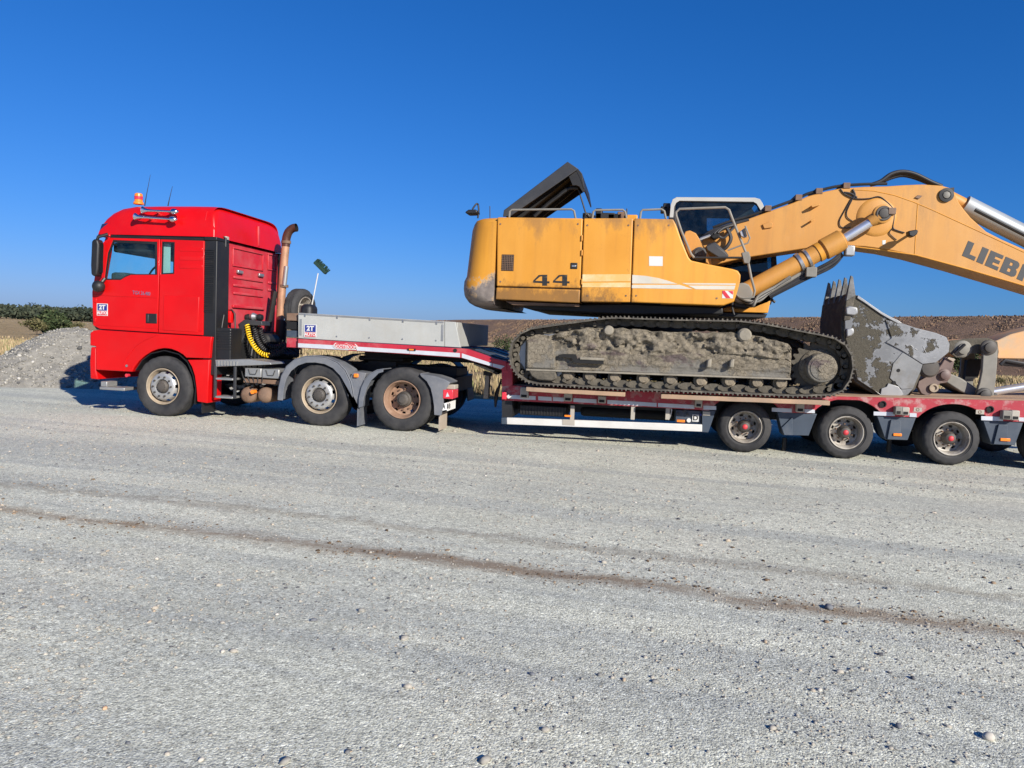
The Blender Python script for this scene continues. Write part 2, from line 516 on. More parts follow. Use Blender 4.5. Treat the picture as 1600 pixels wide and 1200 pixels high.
# ================================================================== ground
def vnoise(x, y, s, seed):
    g = np.random.default_rng(seed).random((256, 256))
    xs, ys = x / s + 1000, y / s + 1000
    xi, yi = np.floor(xs).astype(int), np.floor(ys).astype(int)
    fx, fy = xs - xi, ys - yi
    fx = fx * fx * (3 - 2 * fx); fy = fy * fy * (3 - 2 * fy)
    a = g[xi % 256, yi % 256]; b = g[(xi + 1) % 256, yi % 256]
    c = g[xi % 256, (yi + 1) % 256]; d = g[(xi + 1) % 256, (yi + 1) % 256]
    return (a * (1 - fx) + b * fx) * (1 - fy) + (c * (1 - fx) + d * fx) * fy - .5

def sstep(a, b, x):
    t = np.clip((x - a) / (b - a), 0, 1); return t * t * (3 - 2 * t)

def yard_h(x, y):
    h = .030 * vnoise(x, y, 2.6, 1) + .012 * vnoise(x, y, .7, 2) + .005 * vnoise(x, y, .23, 3)
    h += .030 * vnoise(x * .12, y + .07 * x, .55, 4)                    # shallow wheel ruts along the track
    tr = y + 6.66 + .115 * x + .006 * x * x
    h += .012 * np.exp(-(tr / .22) ** 2) * (.4 + vnoise(x, y, .35, 9))   # crumbled ridge of brown soil
    keep = 1 - .75 * np.exp(-((y - 1.2) / 2.2) ** 2)
    h = h * keep
    edge = sstep(6.2, 8.6, y + 2.2 * vnoise(x, y, 2.3, 5) + .8 * vnoise(x, y, .6, 6))
    return h - .16 * edge

def grid_mesh(name, xs, ys, hf, m, smooth=True):
    X, Y = np.meshgrid(xs, ys, indexing='ij')
    Zv = hf(X, Y)
    nx, ny = len(xs), len(ys)
    v = np.stack([X, Y, Zv], -1).reshape(-1, 3)
    i = np.arange(nx * ny).reshape(nx, ny)
    f = np.stack([i[:-1, :-1], i[1:, :-1], i[1:, 1:], i[:-1, 1:]], -1).reshape(-1, 4)
    me = bpy.data.meshes.new(name)
    me.from_pydata(v.tolist(), [], f.tolist())
    if smooth: me.polygons.foreach_set('use_smooth', [True] * len(me.polygons))
    me.materials.append(MAT[m])
    o = bpy.data.objects.new(name, me); COL.objects.link(o)
    return o

def gravel_material():
    m, t, p = nodes('gravel_ground'); k = NT(t)
    co = k.coord(False); X, Y, Z = k.sep(co)
    def vor(scale):
        v = k.n('ShaderNodeTexVoronoi'); v.inputs['Scale'].default_value = scale
        k.l(co, v.inputs['Vector']); return v
    big = k.noise(co, .55, 6)
    c = k.mix(k.ramp(big, (.35, 0.), (.65, 1.)), (.550, .545, .440), (.625, .620, .510))
    mpl = k.n('ShaderNodeMapping'); mpl.inputs['Rotation'].default_value = (0, 0, .12); k.l(co, mpl.inputs[0])
    lanes = k.noise(mpl.outputs[0], 1.0, 6, .62, (.06, 1.4, 1))
    c = k.mix(k.ramp(lanes, (.46, 0.), (.57, 1.)), c, (.465, .470, .405))
    warm = k.ramp(k.noise(co, .35, 4), (.5, 0.), (.72, 1.))
    c = k.mix(k.math('MULTIPLY', warm, .35), c, (.63, .58, .46))
    v1 = vor(75.0); v2 = vor(165.0); v3 = vor(30.0)
    g1 = k.sep(v1.outputs['Color'])[0]; g2 = k.sep(v2.outputs['Color'])[1]; g3 = k.sep(v3.outputs['Color'])[2]
    c = k.mix(.8, c, k.ramp(g1, (0., .42), (.14, .78), (.5, 1.), (.85, 1.05), (.93, 1.3), (1., 1.5)), 'MULTIPLY')
    c = k.mix(.75, c, k.ramp(g2, (0., .50), (.5, 1.), (1., 1.45)), 'MULTIPLY')
    c = k.mix(.8, c, k.ramp(k.noise(co, 14, 9, .75), (.3, .72), (.5, 1.), (.7, 1.25)), 'MULTIPLY')
    c = k.mix(.35, c, k.ramp(g3, (0., .5), (.06, .9), (.9, 1.), (1., 1.4)), 'MULTIPLY')
    # brown soil dropped in a line by a vehicle
    d = k.math('ADD', k.math('ADD', Y, 6.66), k.math('ADD', k.math('MULTIPLY', X, .115), k.math('MULTIPLY', k.math('MULTIPLY', X, X), .006)))
    wob = k.math('MULTIPLY', k.math('SUBTRACT', k.noise(co, 1.1, 4), .5), .35)
    a = k.math('ABSOLUTE', k.math('ADD', d, wob))
    band = k.math('MULTIPLY', k.maprange(a, .0, .40, 1, 0), k.maprange(k.noise(co, .9, 4, .6, (.6, 1, 1)), .30, .60, .80, 1.1))
    nz = k.noise(co, 9, 8, .72, (.5, 1, 1))
    nz2 = k.noise(co, 24, 8, .78, (.45, 1, 1))
    soil = k.ramp(k.math('MULTIPLY', band, k.math('ADD', k.math('MULTIPLY', nz, .55), k.math('MULTIPLY', nz2, .60))), (.31, 0.), (.58, 1.))
    a2 = k.math('ABSOLUTE', k.math('ADD', k.math('SUBTRACT', d, .78), wob))
    b2 = k.maprange(a2, .0, .45, 1, 0)
    soil2 = k.math('MULTIPLY', k.ramp(k.math('MULTIPLY', b2, k.math('ADD', nz, .02)), (.36, 0.), (.50, 1.)), .6)
    c = k.mix(k.math('MULTIPLY', soil2, .7), c, (.20, .165, .12))
    c = k.mix(k.math('MULTIPLY', soil, .85), c, k.mix(k.noise(co, 20, 4), (.15, .105, .065), (.30, .225, .155)))
    k.l(c, p.inputs['Base Color'])
    p.inputs['Roughness'].default_value = .95
    p.inputs['Specular IOR Level'].default_value = .2
    h = k.math('ADD', k.math('MULTIPLY', v1.outputs['Distance'], -.9), k.math('ADD', k.math('MULTIPLY', v2.outputs['Distance'], -.5), k.math('ADD', k.math('MULTIPLY', v3.outputs['Distance'], -.2), k.math('MULTIPLY', k.noise(co, 55, 8, .75), .7))))
    k.l(k.bump(h, .45, .010), p.inputs['Normal'])
    MAT['gravel_ground'] = m
gravel_material()

def field_material(name, cols, scale=1.0):
    m, t, p = nodes(name); k = NT(t)
    co = k.coord(False)
    n1 = k.noise(co, .06 * scale, 6); n2 = k.noise(co, .8 * scale, 8, .7); n3 = k.noise(co, 9 * scale, 6, .7, (1, 1, .4))
    c = k.mix(k.ramp(n1, (.35, 0.), (.65, 1.)), cols[0], cols[1])
    c = k.mix(k.ramp(n2, (.45, 0.), (.7, 1.)), c, cols[2])
    c = k.mix(.6, c, k.ramp(n3, (.3, .6), (.7, 1.35)), 'MULTIPLY')
    k.l(c, p.inputs['Base Color']); p.inputs['Roughness'].default_value = 1
    p.inputs['Specular IOR Level'].default_value = .1
    k.l(k.bump(k.math('ADD', n3, n2), 1.0, .25), p.inputs['Normal'])
    MAT[name] = m
field_material('dry_field', ((.38, .27, .145), (.45, .33, .19), (.27, .215, .11)))
field_material('dry_bank', ((.24, .155, .105), (.29, .19, .13), (.19, .13, .085)), 1.0)

def axis(a, b, core0, core1, step, grow=1.35):
    mid = list(np.arange(core0, core1, step)); out = []
    x, s = core0, step
    while x > a: s *= grow; x -= s; out.append(max(x, a))
    lo = out[::-1]; hi = []; x, s = mid[-1], step
    while x < b: s *= grow; x += s; hi.append(min(x, b))
    return np.array(lo + mid + hi)

yard = grid_mesh('gravel_yard', axis(-90, 90, -14, 9, .085), axis(-60, 9.5, -11.5, 9.4, .085), yard_h, 'gravel_ground')
tag(yard, 'pale grey gravel yard with a brown soil streak across it', None, kind='structure')

def field_h(x, y):
    r = np.hypot(x, y)
    return -.05 + .10 * vnoise(x, y, 5, 21) * sstep(9, 16, y) + .5 * vnoise(x, y, 40, 22) * sstep(25, 80, r) - .4 * sstep(25, 80, r) - .45 * (1 - sstep(-70, -50, y) * sstep(-100, -80, x) * (1 - sstep(80, 100, x))) * 0
fx = np.concatenate([-np.geomspace(3000, 92, 22), np.arange(-90, 90, 1.2), np.geomspace(92, 3000, 22)])
fy = np.concatenate([-np.geomspace(3000, 62, 16), np.arange(-60, 8, 8), np.arange(8, 120, 1.2), np.geomspace(122, 3000, 26)])
ground = grid_mesh('ground', fx, fy, lambda x, y: np.where(y < 5.5, -.30, field_h(x, y)), 'dry_field')
tag(ground, 'flat tan field of dry grass beyond the yard', None, kind='structure')

# the long brown embankment: ridge runs away to the left behind the low-loader
bd = Vector((-math.sin(.574), math.cos(.574)))         # along the ridge
bn = Vector((bd.y, -bd.x))                             # towards its far side
d0 = ray(1600, 493); tt = (6.0 - CAMH) / d0.z
b0 = Vector((d0.x * tt, -DIST + d0.y * tt))
def bank():
    us = np.concatenate([np.arange(-60, 60, 1.5), np.geomspace(61, 1400, 90)])
    ws = np.array([-16, -13, -11, -9, -7, -5, -3.4, -2, -1, -.4, 0, .8, 3, 5, 9, 16])
    prof = np.interp(ws, [-16, -13, -1, 0, 3, 16], [-.6, .05, 5.75, 6.0, 6.0, -.6])
    U, W = np.meshgrid(us, ws, indexing='ij')
    Hh = np.broadcast_to(prof, U.shape).copy()
    Hh += vnoise(U, W * 2, 2.2, 41) * .35 * (Hh > .5) * (np.abs(W) > .9) + vnoise(U, W, .9, 42) * .10 + vnoise(U, W * 0, 30, 43) * .25 * (Hh > .5)
    Xp = b0.x + bd.x * U + bn.x * W; Yp = b0.y + bd.y * U + bn.y * W
    v = np.stack([Xp, Yp, Hh], -1).reshape(-1, 3)
    i = np.arange(v.shape[0]).reshape(U.shape)
    f = np.stack([i[:-1, :-1], i[1:, :-1], i[1:, 1:], i[:-1, 1:]], -1).reshape(-1, 4)
    me = bpy.data.meshes.new('embankment'); me.from_pydata(v.tolist(), [], f.tolist())
    me.polygons.foreach_set('use_smooth', [True] * len(me.polygons))
    me.materials.append(MAT['dry_bank'])
    o = bpy.data.objects.new('embankment', me); COL.objects.link(o)
    tag(o, 'long brown embankment of dry grass along the horizon', None, kind='structure')
bank()

# ------------------------------------------------------------------ loose stones
def island_material(name, stops, rough=.9):
    m, t, p = nodes(name); k = NT(t)
    g = k.n('ShaderNodeNewGeometry')
    c = k.ramp(g.outputs['Random Per Island'], *stops)
    c = k.mix(.4, c, k.ramp(k.noise(k.coord(False), 90, 4), (.3, .7), (.7, 1.3)), 'MULTIPLY')
    k.l(c, p.inputs['Base Color']); p.inputs['Roughness'].default_value = rough
    p.inputs['Specular IOR Level'].default_value = .25
    MAT[name] = m
island_material('pebbles', ((0., (.07, .07, .08)), (.07, (.14, .14, .14)), (.2, (.27, .26, .23)), (.65, (.33, .305, .26)), (.90, (.40, .365, .305)), (.97, (.38, .29, .20)), (1., (.55, .52, .46))))
island_material('heap_pebbles', ((0., (.08, .08, .08)), (.15, (.17, .165, .15)), (.5, (.265, .25, .22)), (.9, (.335, .32, .28)), (1., (.46, .44, .40))))
M('heap_gravel', (.26, .245, .21), .95, var=.25, scale=5, bump=.8, bscale=40, bdist=.03)
island_material('soil_clods', ((0., (.06, .04, .025)), (.5, (.15, .10, .06)), (1., (.26, .19, .13))))
island_material('straw', ((0., (.20, .155, .08)), (.35, (.36, .265, .145)), (.7, (.47, .36, .215)), (.9, (.27, .25, .11)), (1., (.17, .19, .075))))

_t = (1 + 5 ** .5) / 2
ICO_V = np.array([(-1, _t, 0), (1, _t, 0), (-1, -_t, 0), (1, -_t, 0), (0, -1, _t), (0, 1, _t), (0, -1, -_t), (0, 1, -_t), (_t, 0, -1), (_t, 0, 1), (-_t, 0, -1), (-_t, 0, 1)]) / math.hypot(1, _t)
ICO_F = np.array([(0, 11, 5), (0, 5, 1), (0, 1, 7), (0, 7, 10), (0, 10, 11), (1, 5, 9), (5, 11, 4), (11, 10, 2), (10, 7, 6), (7, 1, 8), (3, 9, 4), (3, 4, 2), (3, 2, 6), (3, 6, 8), (3, 8, 9), (4, 9, 5), (2, 4, 11), (6, 2, 10), (8, 6, 7), (9, 8, 1)])

def fast_mesh(name, v, tri):
    me = bpy.data.meshes.new(name)
    me.vertices.add(len(v)); me.vertices.foreach_set('co', v.astype(np.float32).ravel())
    k = tri.shape[1]
    me.loops.add(tri.size); me.loops.foreach_set('vertex_index', tri.astype(np.int32).ravel())
    me.polygons.add(len(tri)); me.polygons.foreach_set('loop_start', np.arange(0, tri.size, k, dtype=np.int32))
    me.update(calc_edges=True); me.validate()
    return me

def stones(name, pts, size, m, flat=.6, sink=.25):
    n = len(pts)
    sc = size[:, None] * rng.uniform(.65, 1.3, (n, 3)); sc[:, 2] *= flat
    jit = rng.uniform(.75, 1.2, (n, 12, 1))
    base = ICO_V[None] * jit
    a = rng.uniform(0, 6.283, n); ca, sa = np.cos(a)[:, None], np.sin(a)[:, None]
    b = base * sc[:, None, :]
    x = b[..., 0] * ca - b[..., 1] * sa; y = b[..., 0] * sa + b[..., 1] * ca
    v = np.stack([x + pts[:, None, 0], y + pts[:, None, 1], b[..., 2] + pts[:, None, 2] + (sc[:, 2] * (1 - 2 * sink))[:, None] * .6], -1)
    tri = (ICO_F[None] + (np.arange(n) * 12)[:, None, None]).reshape(-1, 3)
    me = fast_mesh(name, v.reshape(-1, 3), tri)
    me.materials.append(MAT[m])
    o = bpy.data.objects.new(name, me); COL.objects.link(o)
    return o

def scatter():
    n = 90000
    r = 2.0 + 15.0 * rng.random(n) ** 1.15
    a = -YAW + rng.uniform(-.74, .74, n)
    x = r * np.sin(a); y = -DIST + r * np.cos(a)
    s = np.clip(rng.lognormal(math.log(.0034), .50, n), .002, .022) * (1 + .045 * r)
    clump = vnoise(x, y, 1.4, 51) + .6 * vnoise(x, y, .4, 52) + .5 * vnoise(x * .15, y, .5, 53)
    k = (clump > -.12 + .5 * (rng.random(n) - .5)) & (y < 6.5)
    x, y, s = x[k], y[k], s[k]
    pts = np.stack([x, y, yard_h(x, y)], -1)
    o = stones('gravel', pts, s, 'pebbles')
    tag(o, 'loose grey pebbles strewn over the gravel yard', 'gravel', kind='stuff')
    n = 3600
    x = rng.uniform(-9, 6, n); w = rng.normal(0, .15, n)
    w[n * 3 // 4:] = .78 + rng.normal(0, .2, n - n * 3 // 4)
    y = -6.66 - .115 * x - .006 * x * x + w
    k = vnoise(x, y, .5, 61) + .5 * vnoise(x, y, .15, 62) > -.12
    x, y = x[k], y[k]
    s = np.clip(rng.lognormal(math.log(.0055), .5, len(x)), .003, .018)
    o = stones('soil_clods', np.stack([x, y, yard_h(x, y)], -1), s, 'soil_clods')
    tag(o, 'crumbs of brown soil lying along the dark streak', 'soil', kind='stuff')
scatter()

def single_stone(px, py, size, m, label, seed):
    x, y = G(px, py)
    r2 = random.Random(seed)
    bm = bmesh.new(); bmesh.ops.create_icosphere(bm, subdivisions=2, radius=1)
    for v in bm.verts:
        k = 1 + .22 * noise.noise(v.co * 1.3 + Vector((seed, 0, 0)))
        v.co = Vector((v.co.x * size * 1.15, v.co.y * size * .85, v.co.z * size * .62)) * k
    me = bpy.data.meshes.new('stone'); bm.to_mesh(me); bm.free()
    me.polygons.foreach_set('use_smooth', [True] * len(me.polygons))
    me.materials.append(MAT[m])
    o = bpy.data.objects.new('stone', me); COL.objects.link(o)
    o.location = (x, y, float(yard_h(np.array([x]), np.array([y]))[0]) + size * .38); o.rotation_euler = (0, 0, r2.uniform(0, 6))
    tag(o, label, 'stone', 'larger stones lying on the yard')
M('stone_pale', (.50, .46, .39), .9, var=.15, scale=12, bump=.3, bscale=50)
M('stone_dark', (.14, .145, .155), .85, var=.2, scale=12, bump=.3, bscale=50)
M('stone_warm', (.55, .36, .22), .9, var=.2, scale=12, bump=.3, bscale=50)
single_stone(1545, 1151, .026, 'stone_pale', 'largest pale stone, lying near the bottom right corner of the yard', 1)
single_stone(831, 1053, .015, 'stone_dark', 'small pale grey stone near the bottom centre of the yard', 2)
single_stone(1295, 953, .030, 'stone_dark', 'dark flat clod lying on the brown soil streak', 3)
single_stone(1404, 1134, .017, 'stone_dark', 'dark stone left of the largest pale stone', 4)
single_stone(490, 968, .017, 'stone_dark', 'dark stone below the soil streak, under the lorry wheels', 5)
single_stone(348, 1016, .012, 'stone_pale', 'small pale stone in the lower left part of the yard', 6)
single_stone(164, 1105, .012, 'stone_warm', 'orange-brown pebble in the lower left of the yard', 7)
single_stone(314, 1186, .011, 'stone_pale', 'pale pebble at the bottom edge of the yard', 8)
single_stone(200, 1161, .010, 'stone_dark', 'blue-grey pebble near the bottom left of the yard', 9)

# ------------------------------------------------------------------ gravel heap beside the cab
hp = P(104, 517, 6.3); hl = P(0, 556, 5.6)
def heap_h(x, y):
    px = np.clip((x - hl[0]) / (hp[0] - hl[0]), -3, 9)
    top = np.where(px < 1, hl[1] + (hp[1] - hl[1]) * px, hp[1] - .16 * np.maximum(0, x - hp[0] - .5) ** 1.2)
    top = np.clip(top + .12 * vnoise(x, y, 1.5, 71), 0.05, 2)
    yc = 6.1 + .25 * vnoise(x, x * 0, 2, 72)
    d = np.abs(y - yc)
    h = top - d * .44 - .05 * d * d * 0
    h = np.where(d < .5, top - .22 * d * d / .5 * .9, top - .11 - (d - .5) * .44)
    h = h + .10 * vnoise(x, y, .8, 73) + .05 * vnoise(x, y, .3, 74)
    return np.maximum(h, -.2)
heap = empty('gravel_heap', (hp[0], 6.1, 0))
tag(heap, 'low heap of coarse grey gravel in front of the red cab', 'gravel heap')
hg = grid_mesh('heap_body', np.arange(-21, -6.5, .09), np.arange(2.2, 9.6, .09), heap_h, 'heap_gravel')
put(hg, heap)
n = 15000
hx = rng.uniform(-20, -7, n); hy = rng.uniform(2.6, 8.6, n)
hh = heap_h(hx, hy); k = hh > .01
hx, hy, hh = hx[k], hy[k], hh[k]
o = stones('heap_stones', np.stack([hx, hy, hh], -1), np.clip(rng.lognormal(math.log(.021), .45, len(hx)), .01, .075), 'heap_pebbles', .75)
put(o, heap); tag(o, kind='stuff')

# ------------------------------------------------------------------ dry grass
def blades(name, x, y, z, h, m, lean=.35, w=.012):
    n = len(x)
    a = rng.uniform(0, 6.283, n); l = rng.uniform(0, lean, n) * h; b = rng.uniform(0, 6.283, n)
    wv = w * rng.uniform(.6, 1.6, n) * (.5 + .04 * np.hypot(x, y + DIST))
    p0 = np.stack([x - np.cos(a) * wv, y - np.sin(a) * wv, z - .05], -1)
    p1 = np.stack([x + np.cos(a) * wv, y + np.sin(a) * wv, z - .05], -1)
    p2 = np.stack([x + np.cos(a) * wv * .5 + np.cos(b) * l * .4, y + np.sin(a) * wv * .5 + np.sin(b) * l * .4, z + h * .6], -1)
    p3 = np.stack([x + np.cos(b) * l, y + np.sin(b) * l, z + h], -1)
    v = np.stack([p0, p1, p2, p3], 1).reshape(-1, 3)
    i = np.arange(n) * 4
    tri = np.stack([np.stack([i, i + 1, i + 2], -1), np.stack([i, i + 2, i + 3], -1)], 1).reshape(-1, 3)
    me = fast_mesh(name, v, tri); me.materials.append(MAT[m])
    o = bpy.data.objects.new(name, me); COL.objects.link(o); return o

def grass():
    n = 150000
    r = 17 + 75 * rng.random(n) ** 1.5
    a = -YAW + rng.uniform(-.70, .70, n)
    x = r * np.sin(a); y = -DIST + r * np.cos(a)
    c = vnoise(x, y, 3.2, 81) + .6 * vnoise(x, y, .9, 82)
    k = (y > 8.2 + 1.5 * vnoise(x, y, 2, 83)) & (c > -.05 + .3 * (rng.random(n) - .5)) & ~((heap_h(x, y) > 0) & (y < 9.4) & (x < -7))
    x, y, c = x[k], y[k], c[k]
    h = (.08 + .20 * rng.random(len(x)) + .30 * np.clip(c, 0, 1)) * (1 + .25 * vnoise(x, y, 7, 84)) * np.where(y < 15, 1.5, .8)
    o = blades('dry_grass', x, y, field_h(x, y), h, 'straw')
    tag(o, 'dry straw-coloured grass covering the field', 'grass', kind='stuff')
grass()
def bank_grass():
    n = 60000
    u = rng.uniform(-45, 60, n) + 260 * rng.random(n) ** 2.2; w = -rng.random(n) ** .9 * 13.5
    x = b0.x + bd.x * u + bn.x * w; y = b0.y + bd.y * u + bn.y * w
    z = np.interp(w, [-16, -13, -1, 0, 3, 16], [-.6, .05, 5.75, 6.0, 6.0, -.6])
    c = vnoise(u, w, 4.0, 91) + .7 * vnoise(u, w, 1.2, 92)
    k = c > -.15 + .4 * (rng.random(n) - .5)
    o = blades('embankment_grass', x[k], y[k], z[k], .05 + .11 * rng.random(k.sum()) * (1 + c[k]), 'bank_straw', .8, .02)
    tag(o, 'brown dead grass covering the embankment slope', 'grass', kind='stuff')
island_material('bank_straw', ((0., (.165, .108, .072)), (.5, (.22, .145, .096)), (.85, (.265, .18, .12)), (1., (.20, .16, .09))))
bank_grass()

# ------------------------------------------------------------------ bushes and the far wood
island_material('leaf_green', ((0., (.018, .030, .012)), (.5, (.040, .060, .022)), (.85, (.065, .086, .034)), (1., (.10, .105, .05))))
island_material('leaf_far', ((0., (.022, .030, .020)), (.5, (.040, .052, .034)), (1., (.070, .080, .050))))
island_material('leaf_olive', ((0., (.05, .05, .02)), (.5, (.10, .10, .04)), (1., (.19, .16, .08))))
M('bark', (.09, .065, .045), .95, var=.3)

def leaf_cloud(blobs, n, size):
    tot = sum(b[3] * b[4] * b[5] for b in blobs) ; V = []
    for cx, cy, cz, rx, ry, rz in blobs:
        k = max(20, int(n * rx * ry * rz / tot))
        d = rng.normal(size=(k, 3)); d /= np.linalg.norm(d, axis=1)[:, None]
        rad = rng.random(k) ** .38
        lump = 1 + .28 * np.sin(d[:, 0] * 5 + cx) * np.sin(d[:, 1] * 4 + cy) + .2 * np.sin(d[:, 2] * 7 + cz)
        c = d * (rad * lump)[:, None] * np.array([rx, ry, rz]) + np.array([cx, cy, cz])
        u = rng.normal(size=(k, 3)); u /= np.linalg.norm(u, axis=1)[:, None]
        w = np.cross(u, rng.normal(size=(k, 3))); w /= np.linalg.norm(w, axis=1)[:, None]
        s = size * rng.uniform(.5, 1.5, k)[:, None]
        V.append(np.stack([c - u * s, c + w * s * .6, c + u * s, c - w * s * .6], 1))
    v = np.concatenate(V).reshape(-1, 3)
    v[:, 2] = np.maximum(v[:, 2], -.6)
    return v, np.arange(len(v)).reshape(-1, 4)

def bush(label, x, y, z, w, h, n, m='leaf_green', size=None, nb=7, group=None):
    t = empty('bush', (x, y, z))
    bl = []
    for i in range(nb):
        a = random.uniform(0, 6.28); q = random.uniform(.1, .75)
        bl.append((x + math.cos(a) * w * .5 * q, y + math.sin(a) * w * .45 * q, z + h * random.uniform(.3, .72), w * random.uniform(.18, .3), w * random.uniform(.18, .3), h * random.uniform(.2, .34)))
    v, f = leaf_cloud(bl, n, size or w * .035)
    me = fast_mesh('crown', v, f); me.materials.append(MAT[m])
    o = bpy.data.objects.new('crown', me); COL.objects.link(o); put(o, t)
    b = MB()
    for q in bl:
        b.tube([(x + random.uniform(-.1, .1), y, z - .1), ((x + q[0]) / 2, (y + q[1]) / 2, z + h * .25), (q[0], q[1], q[2])], [.03 * h / 2, .02 * h / 2, .008 * h / 2], 5)
    b.build('trunk', 'bark', t)
    tag(t, label, 'bush', group)

def at_dist(px, py_base, dist):
    d = ray(px, py_base); d = d / math.hypot(d.x, d.y)
    return d.x * dist, -DIST + d.y * dist

bx, by = at_dist(88, 500, 108); bush('dark green bush in the dry field left of the red cab', bx, by, -.3, 4.8, 2.7, 6000, nb=12)
bx, by = at_dist(58, 500, 104); bush('straggly olive shrub against the dark green bush', bx, by, -.3, 3.0, 1.7, 1500, 'leaf_olive')
bx, by = at_dist(118, 500, 100); bush('small olive shrub close to the front of the cab', bx, by, -.3, 2.0, 1.6, 1000, 'leaf_olive')
bx, by = at_dist(787, 540, 58); bush('small green bush below the excavator counterweight', bx, by, -.2, 1.6, 1.75, 1500)
bx, by = at_dist(1504, 532, 66); bush('green bush at the embankment foot above the bucket linkage', bx, by, -.1, 2.6, 2.55, 3000)
bx, by = at_dist(1470, 560, 60); bush('pale low shrub behind the bucket linkage', bx, by, -.1, 1.6, .7, 800, 'leaf_olive')
bx, by = at_dist(1562, 584, 50); bush('tiny green weed in the field under the excavator arm', bx, by, -.1, .9, .5, 500, 'leaf_olive')

def wood():
    bl = []
    for i in range(90):
        px = random.uniform(-420, 330)
        d = random.uniform(520, 660)
        x, y = at_dist(px, 495, d)
        top = 1.6 + d / F * random.uniform(8, 17) + (2.0 if random.random() < .12 else 0)
        bl.append((x, y, top * .50, random.uniform(9, 20), random.uniform(8, 14), top * .52))
    v, f = leaf_cloud(bl, 60000, 1.0)
    me = fast_mesh('far_wood', v, f); me.materials.append(MAT['leaf_far'])
    o = bpy.data.objects.new('far_wood', me); COL.objects.link(o)
    tag(o, 'distant dark green belt of trees on the horizon', 'trees', kind='stuff')
wood()
# ================================================================== wheels
def tyre_mesh(R, r, w, n=80, smooth=50):
    s = R / .512
    half = [(r, .035), (r + .012, .012), (r + .05, .001), (R - .105, -.006), (R - .07, -.004), (R - .064, -.001), (R - .055, -.001), (R - .030, .010), (R - .012, .024), (R - .003, .040)]
    tread = []
    gw = .007
    for q in (.27, .5, .73):
        c = w * q
        tread += [(R, c - gw), (R - .014, c - gw * .6), (R - .014, c + gw * .6), (R, c + gw)]
    prof = half + tread + [(a, w - b) for a, b in reversed(half)]
    b = MB(); b.lathe(prof, n, close=True)
    # shoulder lugs
    vs = b.v; m = len(prof)
    for i in list(range(7, 10)) + list(range(m - 10, m - 7)):
        for k in range(n):
            if k % 4 == 0:
                x, y, z = vs[i * n + k]; f = (prof[i][0] - .011) / prof[i][0]
                vs[i * n + k] = (x * f, y, z * f)
    me = b.mesh('tyre', smooth); me.materials.append(MAT['rubber']); return me

def disc_holes(n, hn, rows):
    per = n // hn
    return lambda i, k: i in rows and (k % per) in range(per // 2 - 1, per // 2 + 2)

def part_mesh(name, m, fn, smooth=40):
    b = MB(); fn(b); me = b.mesh(name, smooth); me.materials.append(MAT[m]); return me

def one_nut(m, y0, y1, rad):
    b = MB(); b.cyl((0, y0, 0), (0, y1, 0), rad, rad * .8, 6); me = b.mesh('wheel_nut', 30); me.materials.append(MAT[m]); return me

def nuts(b, r, y0, y1, n, rad=.016):
    for k in range(n):
        a = 2 * math.pi * (k + .5) / n
        b.cyl((r * math.cos(a), y0, r * math.sin(a)), (r * math.cos(a), y1, r * math.sin(a)), rad, rad * .8, 6)

T1 = tyre_mesh(.5126, .296, .315); T1b = tyre_mesh(.5126, .296, .29); T2 = tyre_mesh(.3836, .230, .235, 72)
WHEEL = {}
WHEEL['steer'] = [('tyre', T1),
    ('rim', part_mesh('rim', 'rim_tan', lambda b: b.lathe([(.292, .05), (.303, .022), (.307, .002), (.300, -.004), (.288, .004), (.283, .035), (.266, .06), (.260, .14)], 60))),
    ('wheel_disc', part_mesh('wheel_disc', 'rim_steel', lambda b: b.lathe([(.260, .13), (.255, .09), (.246, .045), (.228, .012), (.205, -.004), (.178, -.010), (.150, -.010), (.128, -.008), (.118, .006), (.112, .03)], 80, skip=disc_holes(80, 10, (1, 2))))),
    ('wheel_nut', one_nut('hub_dark', .0, -.038, .0175), .166),
    ('hub', part_mesh('hub', 'hub_dark', lambda b: (b.lathe([(.118, .03), (.105, .012), (.098, -.012), (.085, -.030), (.060, -.038), (.0, -.040)], 40), nuts(b, .072, -.03, -.045, 12, .008))))]
WHEEL['drive'] = [('tyre', T1b),
    ('rim', part_mesh('rim', 'rim_rust', lambda b: b.lathe([(.292, .05), (.303, .022), (.307, .002), (.300, -.004), (.288, .004), (.283, .035), (.270, .055), (.262, .10), (.258, .155)], 60))),
    ('wheel_disc', part_mesh('wheel_disc', 'rim_rust', lambda b: b.lathe([(.259, .15), (.252, .166), (.238, .172), (.205, .168), (.190, .163), (.150, .158), (.110, .158)], 80, skip=disc_holes(80, 10, (2,))))),
    ('wheel_nut', one_nut('rust_steel', .17, .125, .016), .166),
    ('hub', part_mesh('hub', 'hub_dark', lambda b: (b.lathe([(.130, .165), (.122, .10), (.105, .085), (.100, .045), (.085, .030), (.055, .025), (.052, .008), (.0, .005)], 32), nuts(b, .084, .06, .03, 8, .011))))]
